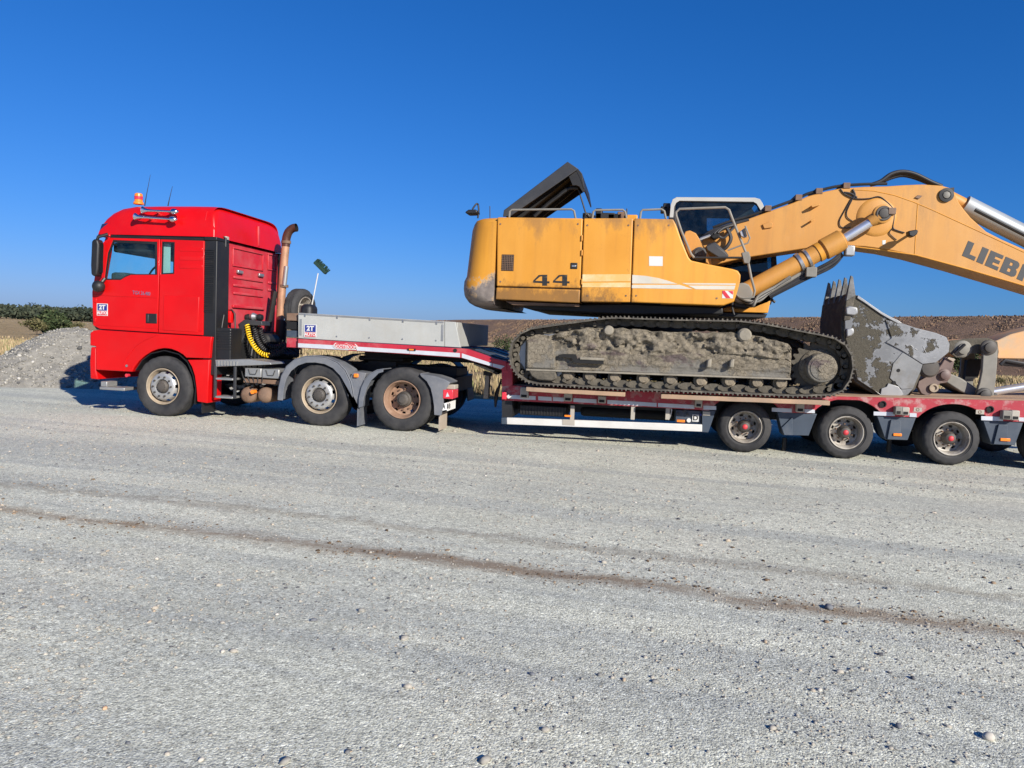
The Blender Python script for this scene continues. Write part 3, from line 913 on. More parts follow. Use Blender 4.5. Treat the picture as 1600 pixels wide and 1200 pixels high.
WHEEL['trailer'] = [('tyre', T2),
    ('rim', part_mesh('rim', 'rim_white', lambda b: b.lathe([(.226, .045), (.239, .018), (.243, .0), (.236, -.005), (.226, .003), (.222, .03), (.212, .045), (.208, .10), (.202, .165)], 56))),
    ('wheel_disc', part_mesh('wheel_disc', 'rim_white', lambda b: b.lathe([(.203, .162), (.194, .172), (.180, .175), (.150, .168), (.138, .160), (.110, .152), (.080, .150)], 64, skip=disc_holes(64, 8, (2,))))),
    ('wheel_nut', one_nut('rust_steel', .158, .110, .013), .118),
    ('hub', part_mesh('hub', 'hub_dark', lambda b: b.lathe([(.098, .155), (.090, .09), (.078, .075), (.070, .035), (.052, .022), (.0, .020)], 32))),
    ('hub_cap', part_mesh('hub_cap', 'hub_red', lambda b: b.lathe([(.040, .024), (.034, .014), (.020, .006), (.0, .004)], 20)))]

def wheel(kind, parent, x, y, z, side=1, spin=0, full=True, name='wheel'):
    w = empty(name, (x, y, z), parent)
    w.rotation_euler = (0, spin, 0 if side > 0 else math.pi)
    for nm, me, *rad in (WHEEL[kind] if full else WHEEL[kind][:3]):
        if rad and side < 0: continue
        for k in range(10 if rad else 1):
            o = bpy.data.objects.new(nm, me); COL.objects.link(o); o.parent = w
            if rad:
                a = 2 * math.pi * (k + .5) / 10; o.location = (rad[0] * math.cos(a), 0, rad[0] * math.sin(a))
    return w

# ================================================================== text made of real letters
def text(body, m, parent, size, origin, right, up, extrude=.0015, bold=0, name='lettering', shear=0, sx=1, align='LEFT'):
    cu = bpy.data.curves.new(name, 'FONT'); cu.body = body; cu.size = size; cu.extrude = extrude; cu.offset = bold; cu.shear = shear
    cu.align_x = align; cu.align_y = 'CENTER'; cu.resolution_u = 3
    o = bpy.data.objects.new(name, cu); COL.objects.link(o)
    bpy.context.view_layer.update()
    me = bpy.data.meshes.new_from_object(o.evaluated_get(bpy.context.evaluated_depsgraph_get()))
    bpy.data.objects.remove(o)
    r = Vector(right).normalized(); u = Vector(up).normalized(); nrm = r.cross(u)
    mt = Matrix((r * sx, u, nrm)).transposed().to_4x4(); mt.translation = Vector(origin)
    me.transform(mt)
    me.materials.clear(); me.materials.append(MAT[m])
    q = bpy.data.objects.new(name, me); COL.objects.link(q); put(q, parent)
    return q

def company_sticker(px0, py0, px1, py1, Y, parent):
    """white square badge: '2T' in a blue field above 'AUTO' in red"""
    (x0, z1), (x1, z0) = P(px0, py0, Y), P(px1, py1, Y)
    w, h = x1 - x0, z1 - z0
    s = MB().box(x0, x1, Y - .003, Y, z0, z1).build('sticker', 'sticker_white', parent)
    MB().box(x0 + w * .07, x1 - w * .07, Y - .006, Y - .003, z0 + h * .42, z1 - h * .05).build('sticker_field', 'sticker_blue', s)
    text('2T', 'sticker_white', s, h * .50, (x0 + w * .5, Y - .0075, z0 + h * .675), (1, 0, 0), (0, 0, 1), bold=h * .022, align='CENTER', sx=1.05)
    MB().box(x0 + w * .07, x1 - w * .07, Y - .006, Y - .003, z0 + h * .05, z0 + h * .38).build('sticker_field', 'sticker_red', s)
    text('AUTO', 'sticker_white', s, h * .33, (x0 + w * .5, Y - .0075, z0 + h * .215), (1, 0, 0), (0, 0, 1), bold=h * .012, align='CENTER', sx=1.0)

# ================================================================== tractor unit
TR = empty('tractor_unit', (-6.2, 1.25, 0))
tag(TR, 'red three-axle tractor unit with high sleeper roof, coupled to the low-loader', 'truck')
CY = .05                                            # near side of the cab
CY2 = 2.45
XR = -7.10                                          # rear wall of the cab

# side panels, near side: dark inner shell, then door and sleeper panel with a real gap between
win_door = [(177, 375), (246, 378), (246, 429.5), (205, 429.5), (196, 433), (189, 437.5), (163.5, 437.5), (165, 425), (169, 395)]
win_rear = [(253.5, 377.5), (273.5, 378.5), (272.5, 428), (252, 429)]
shell = [(166, 364), (334, 371), (333, 527), (150, 515), (143, 505), (144, 455), (154, 400)]
def side_shell(Y0, Y1):
    hole = [(176, 374), (274, 377), (274, 430), (205, 431), (189, 439), (162, 439), (168, 395)]
    return MB().plate(PL(shell, CY), [PL(hole, CY)], Y0, Y1)
side_shell(CY + .02, CY + .06).build('cab_shell', 'black_plastic', TR)
door = [(168.5, 371.5), (250.2, 374), (246.8, 519.5), (157, 514), (146.2, 508.5), (144.6, 457), (153, 405), (161, 380)]
d_o = MB().plate(PL(door, CY), [PL(win_door, CY)], CY - .012, CY + .02).build('door', 'red_paint', TR, bevel=.006)
wf = PL(win_door, CY); cxw = sum(p[0] for p in wf) / len(wf); czw = sum(p[1] for p in wf) / len(wf)
def shrink(pts, k, kz=None):
    cx = sum(p[0] for p in pts) / len(pts); cz = sum(p[1] for p in pts) / len(pts)
    return [(cx + (x - cx) * k, cz + (z - cz) * (kz or k)) for x, z in pts]
MB().plate(wf, [shrink(wf, .93, .90)], CY - .004, CY + .012).build('window_frame', 'black_plastic', d_o)
MB().prism(shrink(wf, .95, .92), CY + .004, CY + .009).build('window_pane', 'window_glass', d_o)
h0, h1 = P(228.5, 489.5, CY), P(246, 506, CY)
hd = MB().box(h0[0], h1[0], CY - .02, CY + .005, h1[1], h0[1]).build('door_handle', 'black_plastic', d_o, bevel=.02, seg=3)
MB().box(h0[0] + .03, h0[0] + .065, CY - .032, CY - .015, h1[1] + .02, h0[1] - .02).build('handle_grip', 'grey_hood', d_o, bevel=.006)
# crease along the door
c0, c1 = P(146, 456.5, CY), P(248, 463, CY)
t0, t1 = P(208, 456, CY), P(240, 459.5, CY)
text('TGX 26.480', 'chrome', d_o, .085, (t0[0], CY - .0145, (t0[1] + t1[1]) / 2), (t1[0] - t0[0], 0, t1[1] - t0[1] + .01), (0, 0, 1), bold=.001, sx=.78)
company_sticker(151.5, 474, 168.5, 493.5, CY - .012, d_o)

panel = [(251.6, 374), (319.5, 376.5), (317.5, 524), (248.2, 519.8)]
s_o = MB().plate(PL(panel, CY), [PL(win_rear, CY)], CY - .012, CY + .02).build('sleeper_panel', 'red_paint', TR, bevel=.006)
wr = PL(win_rear, CY)
MB().plate(wr, [shrink(wr, .80, .92)], CY - .004, CY + .012).build('window_frame', 'black_plastic', s_o)
MB().prism(shrink(wr, .84, .94), CY + .004, CY + .009).build('window_pane', 'window_glass', s_o)
for yy in (390, 404, 417):                          # pressed swage lines
    a, b = P(281, yy - 3.5, CY), P(317, yy + 3.5, CY)
    MB().prism([(a[0], b[1]), (b[0], b[1]), (b[0], a[1]), (a[0], a[1])], CY - .017, CY - .0).build('swage_panel', 'red_paint', s_o, bevel=.005)
ha = [(257, 461.5), (312, 464), (310, 519), (255.5, 516)]
MB().prism(PL(ha, CY), CY - .019, CY).build('storage_hatch', 'red_paint', s_o, bevel=.006)
for px, py in ((150.5, 470), (149.5, 500)):
    x, z = P(px, py, CY); MB().box(x - .025, x + .02, CY - .022, CY - .010, z - .035, z + .035).build('door_hinge', 'red_paint', d_o, bevel=.006)
MB().tube([(x, CY - .014, z) for x, z in PL([(168, 369.6), (250, 372.2), (319, 374.6)], CY)], .006, 6).build('rain_gutter', 'black_plastic', TR)
MB().tube([(x, CY - .0135, z) for x, z in PL([(147, 461), (200, 463.5), (246, 465.5)], CY)], .005, 6).build('door_crease', 'red_paint', d_o)
MB().tube([(x, CY - .0135, z) for x, z in PL([(151, 507.5), (200, 510.5), (246, 513.2), (317, 517)], CY)], .005, 6).build('sill_crease', 'red_paint', s_o)
# far side: same panels mirrored, simpler
side_shell(CY2 - .06, CY2 - .02).build('cab_shell', 'black_plastic', TR)
fd = MB().plate(PL(door, CY), [PL(win_door, CY)], CY2 - .02, CY2 + .012).build('door', 'red_paint', TR, bevel=.006)
MB().prism(shrink(wf, .97, .95), CY2 - .009, CY2 - .004).build('window_pane', 'window_glass', fd)
fs = MB().plate(PL(panel, CY), [], CY2 - .02, CY2 + .012).build('sleeper_panel', 'red_paint', TR, bevel=.006)

# front of the cab: rounded corners, windscreen, grille
def front_plan(inset, z0, z1, xf):
    pts = []
    for k in range(7):
        a = math.pi / 2 * k / 6
        pts.append((xf + .20 - .20 * math.sin(a), CY + inset + .20 - .20 * math.cos(a)))
    mid = [(xf - .05, (CY + CY2) / 2)]
    far = [(x, CY + CY2 - y) for x, y in reversed(pts)]
    return pts + mid + far + [(xf + .24, CY2 - inset), (xf + .24, CY + inset)]
xf = P(140.5, 520, CY)[0]
MB().plan(front_plan(0, 0, 0, xf), 1.52, 2.30).build('front_panel', 'red_paint', TR, bevel=.02)
lo, hi = front_plan(.01, 0, 0, xf + .02), front_plan(.04, 0, 0, xf + .20)
n_ = len(lo)
MB().add([(x, y, 2.304) for x, y in lo] + [(x, y, 3.02) for x, y in hi], [(i, (i + 1) % n_, (i + 1) % n_ + n_, i + n_) for i in range(n_ - 2)]).build('windscreen', 'window_glass', TR)
MB().prism(PL([(151, 455), (159, 400), (166, 366), (172, 366), (169, 395), (161, 440), (155, 456)], CY), CY - .006, CY + .10).build('windscreen_pillar', 'red_paint', TR, bevel=.012)
MB().prism(PL([(151, 455), (159, 400), (166, 366), (172, 366), (169, 395), (161, 440), (155, 456)], CY), CY2 - .1, CY2 + .006).build('windscreen_pillar', 'red_paint', TR, bevel=.012)
for k in range(5):
    MB().box(xf - .07, xf - .01, .45, 2.05, 1.58 + k * .13, 1.66 + k * .13).build('grille_bar', 'black_plastic', TR, bevel=.01)
v0 = [P(x, y, CY) for x, y in ((151.5, 368), (158, 349.5), (168, 347.5), (166.5, 369), (163, 371))]
MB().prism([(x - .02, z) for x, z in v0], CY + .04, CY2 - .04).build('sun_visor', 'visor_blue', TR, bevel=.008)

# roof: a rounded high-roof moulding built as stations along the cab
def roof():
    prof = [(164.5, 366), (165, 356), (168.5, 346), (174, 337), (182, 329.5), (194, 323.5), (212, 320.5), (250, 320), (300, 320), (330, 320.5), (341, 321.5)]
    st = PL(prof, .25)
    (xa, za), (xb, zb) = P(165, 366, CY), P(333, 370, CY)
    seam = lambda x: za + (zb - za) * (x - xa) / (xb - xa)
    xs = [(x, z) for x, z in st]
    xr = XR + .03
    zt = st[-1][1]
    xs += [(xr - .12, zt - .012), (xr - .05, zt - .05), (xr - .01, zt - .11), (xr + .015, zt - .22), (xr + .03, seam(xr) + .01)]
    yc, hw = (CY + CY2) / 2, (CY2 - CY) / 2 + .004
    m = 40; vs = []; fs = []
    N = len(xs)
    for (x, z) in xs:
        s0 = seam(x)
        h = max(z - s0, .004)
        taper = 1 - .02 * max(0, (-8.6 - x)) * 2
        for j in range(m + 1):
            t = math.pi * j / m
            cx_, sx_ = math.cos(t), math.sin(t)
            e = .30
            yy = -math.copysign(abs(cx_) ** .22, cx_) if abs(cx_) > 1e-6 else 0
            zz = abs(sx_) ** .42
            tuck = 1 - .035 * zz                      # sides lean inwards
            vs.append((x, yc + yy * hw * tuck * taper, s0 + h * zz))
    for i in range(N - 1):
        for j in range(m):
            fs.append((i * (m + 1) + j, (i + 1) * (m + 1) + j, (i + 1) * (m + 1) + j + 1, i * (m + 1) + j + 1))
    fs.append(tuple(i for i in range(m + 1)))
    fs.append(tuple((N - 1) * (m + 1) + i for i in range(m, -1, -1)))
    r = MB().add(vs, fs).build('roof', 'red_paint', TR, smooth=50)
    a, b = P(336, 322, CY), P(334.5, 369, CY)
    # the moulding's vertical joint near the rear corner, and the raised bead on the rear face
    MB().tube([(xr - .155, CY + .045 + .0, seam(xr) + .02), (xr - .15, CY + .03, seam(xr) + .30), (xr - .15, CY + .07, zt - .12)], .012, 8).build('roof_bead', 'red_paint', r)
    q0, q1 = Q(405, 340, xr + .03), Q(412, 384, xr + .03)
    MB().box(xr + .0, xr + .04, q0[0] - .03, q0[0] + .03, seam(xr) + .02, zt - .15).build('roof_bead', 'red_dusty', r, bevel=.015)
    return r, seam, zt
ROOF, SEAM, ZT = roof()
def on_roof(px, py, Y):
    return P(px, py, Y)
# amber beacon
bx_, bz_ = P(216.5, 317.5, .45)
bc = MB().lathe([(.085, 0), (.085, .03), (.07, .045)], 24, (bx_, .45, bz_ - .02), 'Z').build('beacon_base', 'amber', TR)
MB().lathe([(.066, .03), (.068, .13), (.062, .165), (.045, .178), (0, .18)], 24, (bx_, .45, bz_ - .01), 'Z').build('beacon_lens', 'amber', bc)
MB().lathe([(.069, .07), (.0705, .10), (.069, .125)], 24, (bx_, .45, bz_ - .01), 'Z').build('beacon_ring', 'lens_red', bc)
for (x0, y0, x1, y1) in ((226, 320, 235, 273), (262.5, 320, 269.5, 291)):
    a, b = P(x0, y0, .7), P(x1, y1, .7)
    MB().tube([(a[0], .7, a[1] - .02), ((a[0] * 2 + b[0]) / 3, .7, (a[1] * 2 + b[1]) / 3), (b[0], .7, b[1])], [.010, .006, .003], 6).build('antenna', 'black_plastic', TR)
# chrome air horns on the roof side
def horn(px0, py0, px1, py1, Y):
    a, b = P(px0, py0, Y), P(px1, py1, Y)
    A, B = Vector((a[0], Y, a[1])), Vector((b[0], Y, b[1])); L = (B - A).length
    d = (B - A).normalized()
    prof = [(0, .062), (.02, .052), (.05, .036), (.10, .026), (.20, .020), (L - .13, .017), (L - .12, .045), (L - .09, .052), (L - .05, .045), (L, .012)]
    h = MB().tube([A + d * t for t, r in prof], [r for t, r in prof], 20).build('air_horn', 'chrome', TR, smooth=60)
    for t in (.22, L - .2):
        q = A + d * t
        MB().tube([q, q + Vector((0, .12, -.02))], .018, 8).build('horn_bracket', 'chrome', h)
horn(223, 328.5, 279, 331, -.03); horn(211.5, 338.5, 277, 343, -.05)

# mirrors
def mirror(Y0, Y1):
    b = PL([(148.5, 378), (152, 374), (157.5, 375), (159.5, 383), (158, 420), (156.5, 431), (151, 432.5), (147.5, 429), (147, 415)], -.1)
    mm = MB().prism(b, Y0, Y1).build('mirror_housing', 'black_plastic', TR, bevel=.03, seg=3)
    bx = max(x for x, z in b)
    zz = [z for x, z in b]
    MB().box(bx - .004, bx + .006, min(Y0, Y1) + .04, max(Y0, Y1) - .04, min(zz) + .07, max(zz) - .06).build('mirror_glass', 'mirror_dark', mm)
    a0, a1 = P(152, 374, -.1), P(170, 367, -.02)
    e = (Y1 if Y0 < 0 else Y0)
    MB().tube([(a0[0], (Y0 + Y1) / 2, a0[1] - .05), (a0[0] + .03, (Y0 + Y1) / 2, a0[1] + .04), (a1[0], e, a1[1] + .01)], .028, 8).build('mirror_arm', 'black_plastic', mm)
    c = P(155.5, 447.5, -.08)
    MB().lathe([(0, -.125), (.05, -.118), (.088, -.085), (.10, -.03), (.085, .03), (.05, .06), (0, .07)], 20, (c[0], (Y0 + Y1) / 2 + (.05 if Y0 < 0 else -.05), c[1]), 'X').build('ramp_mirror', 'black_plastic', mm, smooth=60)
    MB().tube([(c[0] - .03, (Y0 + Y1) / 2 + (.05 if Y0 < 0 else -.05), c[1]), (c[0] + .02, e + (.06 if Y0 < 0 else -.06), c[1] + .14)], .03, 8).build('mirror_arm', 'black_plastic', mm)
mirror(-.19, -.04); mirror(CY2 + .04, CY2 + .19)

# rear wall of the cab with its pressings
zb = 1.47
YN = .42
rw = MB().add([], [])
zr = SEAM(XR)
rw.box(XR - .06, XR, CY + .06, CY2 - .02, zb, zr - .012)
REAR = rw.build('rear_wall', 'red_dusty', TR, bevel=.03)
def rear_frame(px0, py0, px1, py1, t=.022, w=.022):
    (ya, za), (yb, zb_) = Q(px0, py0, XR), Q(px1, py1, XR)
    z1, z0 = za, zb_
    for bxs in ((ya, yb, z1 - w, z1), (ya, yb, z0, z0 + w), (ya, ya + w, z0 + w, z1 - w), (yb - w, yb, z0 + w, z1 - w)):
        MB().box(XR - .002, XR + t, *bxs).build('pressed_frame', 'red_dusty', REAR, bevel=.008)
def rear_rib(px0, px1, py, hh=.045, t=.022):
    ya = Q(px0, py, XR)[0]; yb = Q(px1, py + 5, XR)[0]; z = (Q(px0, py, XR)[1] + Q(px1, py + 5, XR)[1]) / 2
    MB().box(XR - .002, XR + t, ya, yb, z - hh / 2, z + hh / 2).build('pressed_rib', 'red_dusty', REAR, bevel=.012)
rear_frame(363, 386, 410, 424)
rear_frame(418, 396, 431.5, 424)
for y_ in (434, 446, 458): rear_rib(364, 410, y_)
for y_ in (440, 451): rear_rib(418, 431, y_)
rear_rib(362, 411, 478, .05, .04)
for px, py in ((373, 425), (406, 430)):
    (ya, za) = Q(px, py, XR)
    MB().box(XR + .0, XR + .045, ya - .09, ya + .09, za - .03, za + .03).build('latch', 'steel', REAR, bevel=.01)
MB().box(XR - .0, XR + .028, CY + .42, CY + .49, zb + .1, zr - .05).build('corner_fillet', 'red_dusty', REAR, bevel=.02)
# grab handle and work lamp at the roof corner
g = P(352, 370, .30)
MB().box(XR + .02, XR + .09, .36, .46, g[1] - .10, g[1] + .02).build('work_lamp', 'cream_steel', TR, bevel=.015)
MB().tube([(XR + .02, .33, g[1] + .02), (XR + .10, .33, g[1] - .02), (XR + .10, .33, g[1] - .16), (XR, .33, g[1] - .2)], .016, 6).build('lamp_bracket', 'black_plastic', TR)

# black air intake on the rear corner
xi0, zi1 = P(321.5, 388, CY); xi1 = P(335, 388, CY)[0]
zi0 = P(333, 600, CY)[1]
IN = MB().box(XR - .13, XR + .10, CY + .012, CY + .40, zi0 + .15, zr - .06).build('air_intake', 'black_plastic', TR, bevel=.012)
for k in range(34):
    z = zi1 - .02 - k * .031
    MB().box(XR - .115, XR + .05, CY - .003, CY + .02, z - .009, z + .004).build('louvre', 'black_steel', IN)
MB().box(XR - .13, XR + .10, CY + .0, CY + .40, zr - .058, zr + .0).build('intake_cap', 'black_plastic', TR, bevel=.01)
MB().box(XR + .0, XR + .35, CY + .05, CY + .42, P(345, 562, .2)[1], P(345, 512, .2)[1]).build('intake_filter_box', 'black_plastic', TR, bevel=.02)
for k in range(8):
    z = P(345, 516 + k * 4, .2)[1]
    MB().box(XR - .005, XR + .36, CY + .038, CY + .06, z - .012, z + .004).build('filter_louvre', 'black_steel', TR)

# lower body: fender / bumper side
fen = [(141, 520), (146, 516.5), (154, 515.5), (248, 521.5), (331, 526.5), (329.5, 536), (327.5, 560), (291, 559), (286, 554), (277.5, 549), (268, 545.3), (257, 544), (246, 545.5), (237, 549), (226, 556), (217, 564), (210, 573), (206.6, 581), (150, 578), (149.5, 541), (141, 540)]
FEN = MB().prism(PL(fen, 0), -.004, .45).build('wing', 'red_paint', TR, bevel=.012)
w2 = [(293, 562.2), (327, 562.2), (323.8, 630), (308, 627.5), (306.5, 605), (304, 587), (299.5, 573)]
MB().prism(PL(w2, 0), .0, .42).build('wing_rear', 'red_paint', TR, bevel=.01)
bmp = [(140.5, 542), (148.5, 543), (148.5, 580), (151.5, 593), (139.5, 592), (138.5, 565)]
MB().prism(PL(bmp, 0), .02, 2.48).build('bumper', 'red_paint', TR, bevel=.02)
# line of the wheel arch flare on the wing
MB().tube([(x, -.006, z) for x, z in PL([(193.5, 580), (195, 570), (201, 555), (212, 541), (228, 531), (247, 523)], 0)], .007, 6).build('arch_crease', 'red_paint', FEN)
for (px, py, r, m) in ((198.5, 571.5, .022, 'steel'), (198.5, 586.5, .03, 'lens_red')):
    x, z = P(px, py, 0); MB().cyl((x, -.015, z), (x, .05, z), r, r * .9, 14).build('marker_lamp', m, FEN)
x0, z0 = P(154, 596, 0); x1, z1 = P(193, 611, 0)
st_ = MB().box(x0, x1, .02, .35, z1, z1 + .05).build('cab_step', 'alu', TR, bevel=.01)
MB().box(x0, x0 + .12, .05, .32, z1 + .05, z0).build('step_bracket', 'alu', st_, bevel=.01)
(x_, z1_), (_, z0_) = P(315, 628, .02), P(315, 646, .02)
MB().box(x_, x_ + .015, .02, .42, z0_, z1_).build('mud_flap', 'black_plastic', TR)
MB().strip(PL([(305, 632), (306.5, 606), (302, 585), (294, 566), (280, 553), (257, 547), (236, 552), (222, 563), (212, 578)], .03), -.012, .02, .48).build('wheel_housing', 'black_plastic', TR)

# chassis
MB().box(-9.15, -3.05, .86, .95, .78, 1.02).build('chassis_rail', 'black_steel', TR)
MB().box(-9.15, -3.05, 1.57, 1.66, .78, 1.02).build('chassis_rail', 'black_steel', TR)
for x in (-8.6, -6.6, -5.6, -4.4, -3.1):
    MB().box(x - .05, x + .05, .95, 1.57, .80, 1.0).build('cross_member', 'black_steel', TR)
MB().box(-9.0, -6.9, .60, 1.9, .72, 1.50).build('engine_block', 'dark_void', TR, bevel=.05)
MB().box(-7.05, -6.45, .95, 1.75, 1.0, 1.26).build('gearbox_cover', 'black_steel', TR, bevel=.04)
MB().lathe([(0, -.24), (.10, -.22), (.13, -.18), (.13, .18), (.10, .22), (0, .24)], 18, (-6.62, 1.15, 1.34), 'Y').build('oil_filter', 'black_steel', TR)
for k in range(6):
    MB().tube([(-7.08, .95 + .16 * k, 1.62 - .03 * (k % 3)), (-6.85, .95 + .15 * k, 1.40 - .05 * (k % 2)), (-6.6 + .08 * k, 1.0 + .12 * k, 1.20), (-6.2, 1.1 + .1 * k, 1.10)], .020, 6).build('air_line', ('rubber_hose', 'black_steel', 'grey_hood')[k % 3], TR)
MB().box(-7.08, -7.0, 1.15, 1.45, 1.30, 1.58).build('valve_block', 'grey_hood', TR, bevel=.02)
for x in (-7.924, -5.126, -3.727):
    MB().cyl((x, .15, .51), (x, 2.35, .51), .07, .07, 12).build('axle', 'black_steel', TR)
MB().lathe([(0, -.28), (.16, -.26), (.25, -.1), (.25, .1), (.16, .26), (0, .28)], 20, (-3.727, 1.25, .51), 'X').build('differential', 'black_steel', TR)
for x in (-5.126, -3.727):
    for y in (.62, 1.88):
        MB().lathe([(.11, 0), (.14, .04), (.11, .09), (.14, .14), (.11, .2)], 16, (x + .3, y, .62), 'Z').build('air_spring', 'black_plastic', TR)
MB().box(-7.0, -5.9, 1.75, 2.45, .45, .95).build('fuel_tank', 'alu', TR, bevel=.06)

# step ladder, catwalk, tool boxes and air tanks between the axles
def bar(pa, pb, Y, r, nm, m, par, w=None):
    a, b = P(*pa, Y), P(*pb, Y)
    return MB().tube([(a[0], Y, a[1]), (b[0], Y, b[1])], r, 6).build(nm, m, par)
lx0, lz1 = P(336, 571, .05); lx1, lz0 = P(366, 623, .05)
LAD = empty('step_ladder', (lx0, .1, lz0), TR)
for x in (lx0, lx1):
    MB().box(x - .022, x + .022, .05, .085, lz0, lz1).build('ladder_side', 'grey_hood', LAD, bevel=.005)
for pz in (592, 620.5):
    z = P(350, pz, .05)[1]
    MB().box(lx0 + .022, lx1 - .022, .03, .30, z - .02, z + .015).build('ladder_tread', 'alu', LAD, bevel=.008)
cw = PL([(336, 562), (390, 561.5), (421, 566), (424, 569.5), (395, 571), (337, 573)], .05)
MB().prism(cw, .05, .55).build('catwalk', 'alu', TR, bevel=.008)
for k in range(7):
    x = cw[0][0] + .05 + k * .055
    MB().box(x, x + .02, .035, .05, cw[0][1] - .085, cw[0][1] - .01).build('catwalk_tooth', 'alu', TR)
for (a, b) in (((382.5, 574.5), (408, 590)), ((409.5, 576), (436, 592))):
    (x0, z1), (x1, z0) = P(*a, .12), P(*b, .12)
    bxo = MB().box(x0, x1, .12, .6, z0, z1).build('battery_box', 'alu', TR, bevel=.012)
    xm = (x0 + x1) / 2
    MB().tube([(xm - .08, .112, z1 - .02), (xm - .05, .108, z0 + .05), (xm + .05, .108, z0 + .05), (xm + .08, .112, z1 - .02)], .006, 6).build('strap', 'black_steel', bxo)
(x0, z1), (x1, z0) = P(380, 591, .15), P(437, 601, .15)
MB().box(x0, x1, .15, .62, z0, z1 - .004).build('box_tray', 'rust_steel', TR, bevel=.01)
for (px, py, r) in ((387.5, 617, .138), (413.5, 617.5, .132)):
    x, z = P(px, py, .2)
    tk = MB().lathe([(0, .16), (r * .7, .17), (r * .95, .20), (r, .24), (r, .95), (r * .9, 1.0), (0, 1.02)], 28, (x, 0, z)).build('air_tank', 'rust_steel', TR, smooth=50)
x, z = P(394, 612.5, .1)
MB().cyl((x, .10, z), (x, .2, z), .034, .034, 14).build('side_reflector', 'amber', TR)
for k in range(4):
    x, z = P(387 + k * 7, 600 + (k % 2) * 3, .14)
    MB().cyl((x, .13, z), (x, .2, z), .022, .022, 10).build('air_valve', 'black_plastic', TR)
for k in range(5):
    a, b = P(385 + k * 6, 598, .16), P(375 + k * 9, 571, .3)
    MB().tube([(a[0], .16, a[1]), ((a[0] + b[0]) / 2 + .05, .14, (a[1] + b[1]) / 2 - .05), (b[0], .3, b[1])], .012, 6).build('air_line', 'rubber_hose', TR)

# behind the cab: hose carrier, coiled lines, exhaust stack
(y_, z_) = Q(356, 492, XR + .3)
hx_ = XR + .42
b = MB()
A = [P(382, 503, .75), P(412, 506, .75)]
MB().prism(PL([(376, 505), (384, 499), (411, 502), (412, 509), (390, 508), (386, 520), (374, 548), (368, 545), (374, 520)], .75), .70, 1.0).build('hose_carrier', 'grey_hood', TR, bevel=.012)
MB().lathe([(0, -.07), (.05, -.06), (.075, 0), (.05, .06), (0, .07)], 14, (P(396, 495, .8)[0], .8, P(396, 495, .8)[1]), 'X').build('coupling_head', 'steel', TR)
for dx in (-9, 9):
    q = P(396 + dx, 496, .8)
    MB().lathe([(0, -.06), (.05, -.05), (.065, 0), (.05, .05), (0, .06)], 14, (q[0], .82, q[1]), 'X').build('coupling_head', 'black_plastic', TR)
q = P(359, 494, .55)
MB().lathe([(0, -.12), (.06, -.11), (.075, -.02), (.075, .08), (.04, .12), (0, .12)], 16, (q[0], .55, q[1]), 'Z').build('tilt_pump', 'red_paint', TR)
q2 = P(353, 511, .55)
MB().prism(PL([(350, 506), (356, 506), (354, 517), (351, 515)], .55), .5, .6).build('tilt_bracket', 'red_paint', TR, bevel=.01)
MB().tube([(P(352, 486, .5)[0], .5, P(352, 486, .5)[1]), (P(362, 484, .5)[0], .5, P(362, 484, .5)[1]), (P(367, 490, .5)[0], .5, P(367, 490, .5)[1]), (P(369, 565, .5)[0], .5, P(369, 565, .5)[1])], .013, 6).build('grab_rail', 'black_plastic', TR)
MB().tube([(P(350, 492, .3)[0], .3, P(350, 492, .3)[1]), (P(338, 562, .12)[0], .12, P(338, 562, .12)[1])], .012, 6).build('grab_rail', 'black_plastic', TR)

def coil(pts, r, n, wire, nm, m):
    pts = [Vector(p) for p in pts]; cum = [0]
    for i in range(len(pts) - 1): cum.append(cum[-1] + (pts[i + 1] - pts[i]).length)
    def at(s):
        for i in range(len(pts) - 1):
            if s <= cum[i + 1]:
                t = (s - cum[i]) / (cum[i + 1] - cum[i]); return pts[i].lerp(pts[i + 1], t)
        return pts[-1]
    out = []; steps = n * 10
    for k in range(steps + 1):
        s = cum[-1] * k / steps; c = at(s); d = (at(min(s + .03, cum[-1])) - at(max(s - .03, 0))).normalized()
        u = d.cross(Vector((0, 1, 0))).normalized(); w = d.cross(u); a = 2 * math.pi * n * k / steps
        out.append(c + (u * math.cos(a) + w * math.sin(a)) * r)
    return MB().tube(out, wire, 6).build(nm, m, TR, smooth=60)
def sm(pts):                                        # Catmull-Rom through points
    P_ = [Vector(p) for p in pts]; P_ = [P_[0]] + P_ + [P_[-1]]; out = []
    for i in range(1, len(P_) - 2):
        for k in range(8):
            t = k / 8; a, b, c, d = P_[i - 1], P_[i], P_[i + 1], P_[i + 2]
            out.append(.5 * ((2 * b) + (c - a) * t + (2 * a - 5 * b + 4 * c - d) * t * t + (3 * b - a - 3 * c + d) * t ** 3))
    out.append(P_[-2]); return out
def p3(px, py, Y):
    x, z = P(px, py, Y); return (x, Y, z)
coil(sm([p3(386, 508, .70), p3(390, 527, .66), p3(398, 542, .66), p3(409, 552.5, .68), p3(420, 555.5, .70)]), .036, 17, .0115, 'coiled_air_line', 'yellow_hose')
coil(sm([p3(420, 556, .76), p3(433, 553, .80), p3(444, 547, .85), p3(450, 540, .90)]), .036, 13, .0105, 'coiled_cable', 'rubber_hose')
coil(sm([p3(396, 508, .80), p3(402, 530, .80), p3(412, 545, .82), p3(424, 550, .85), p3(437, 548, .95)]), .034, 20, .011, 'coiled_cable', 'rubber_hose')
coil(sm([p3(404, 508, .88), p3(410, 527, .88), p3(420, 540, .9), p3(433, 543, .95), p3(447, 537, 1.0)]), .034, 20, .011, 'coiled_cable', 'rubber_hose')
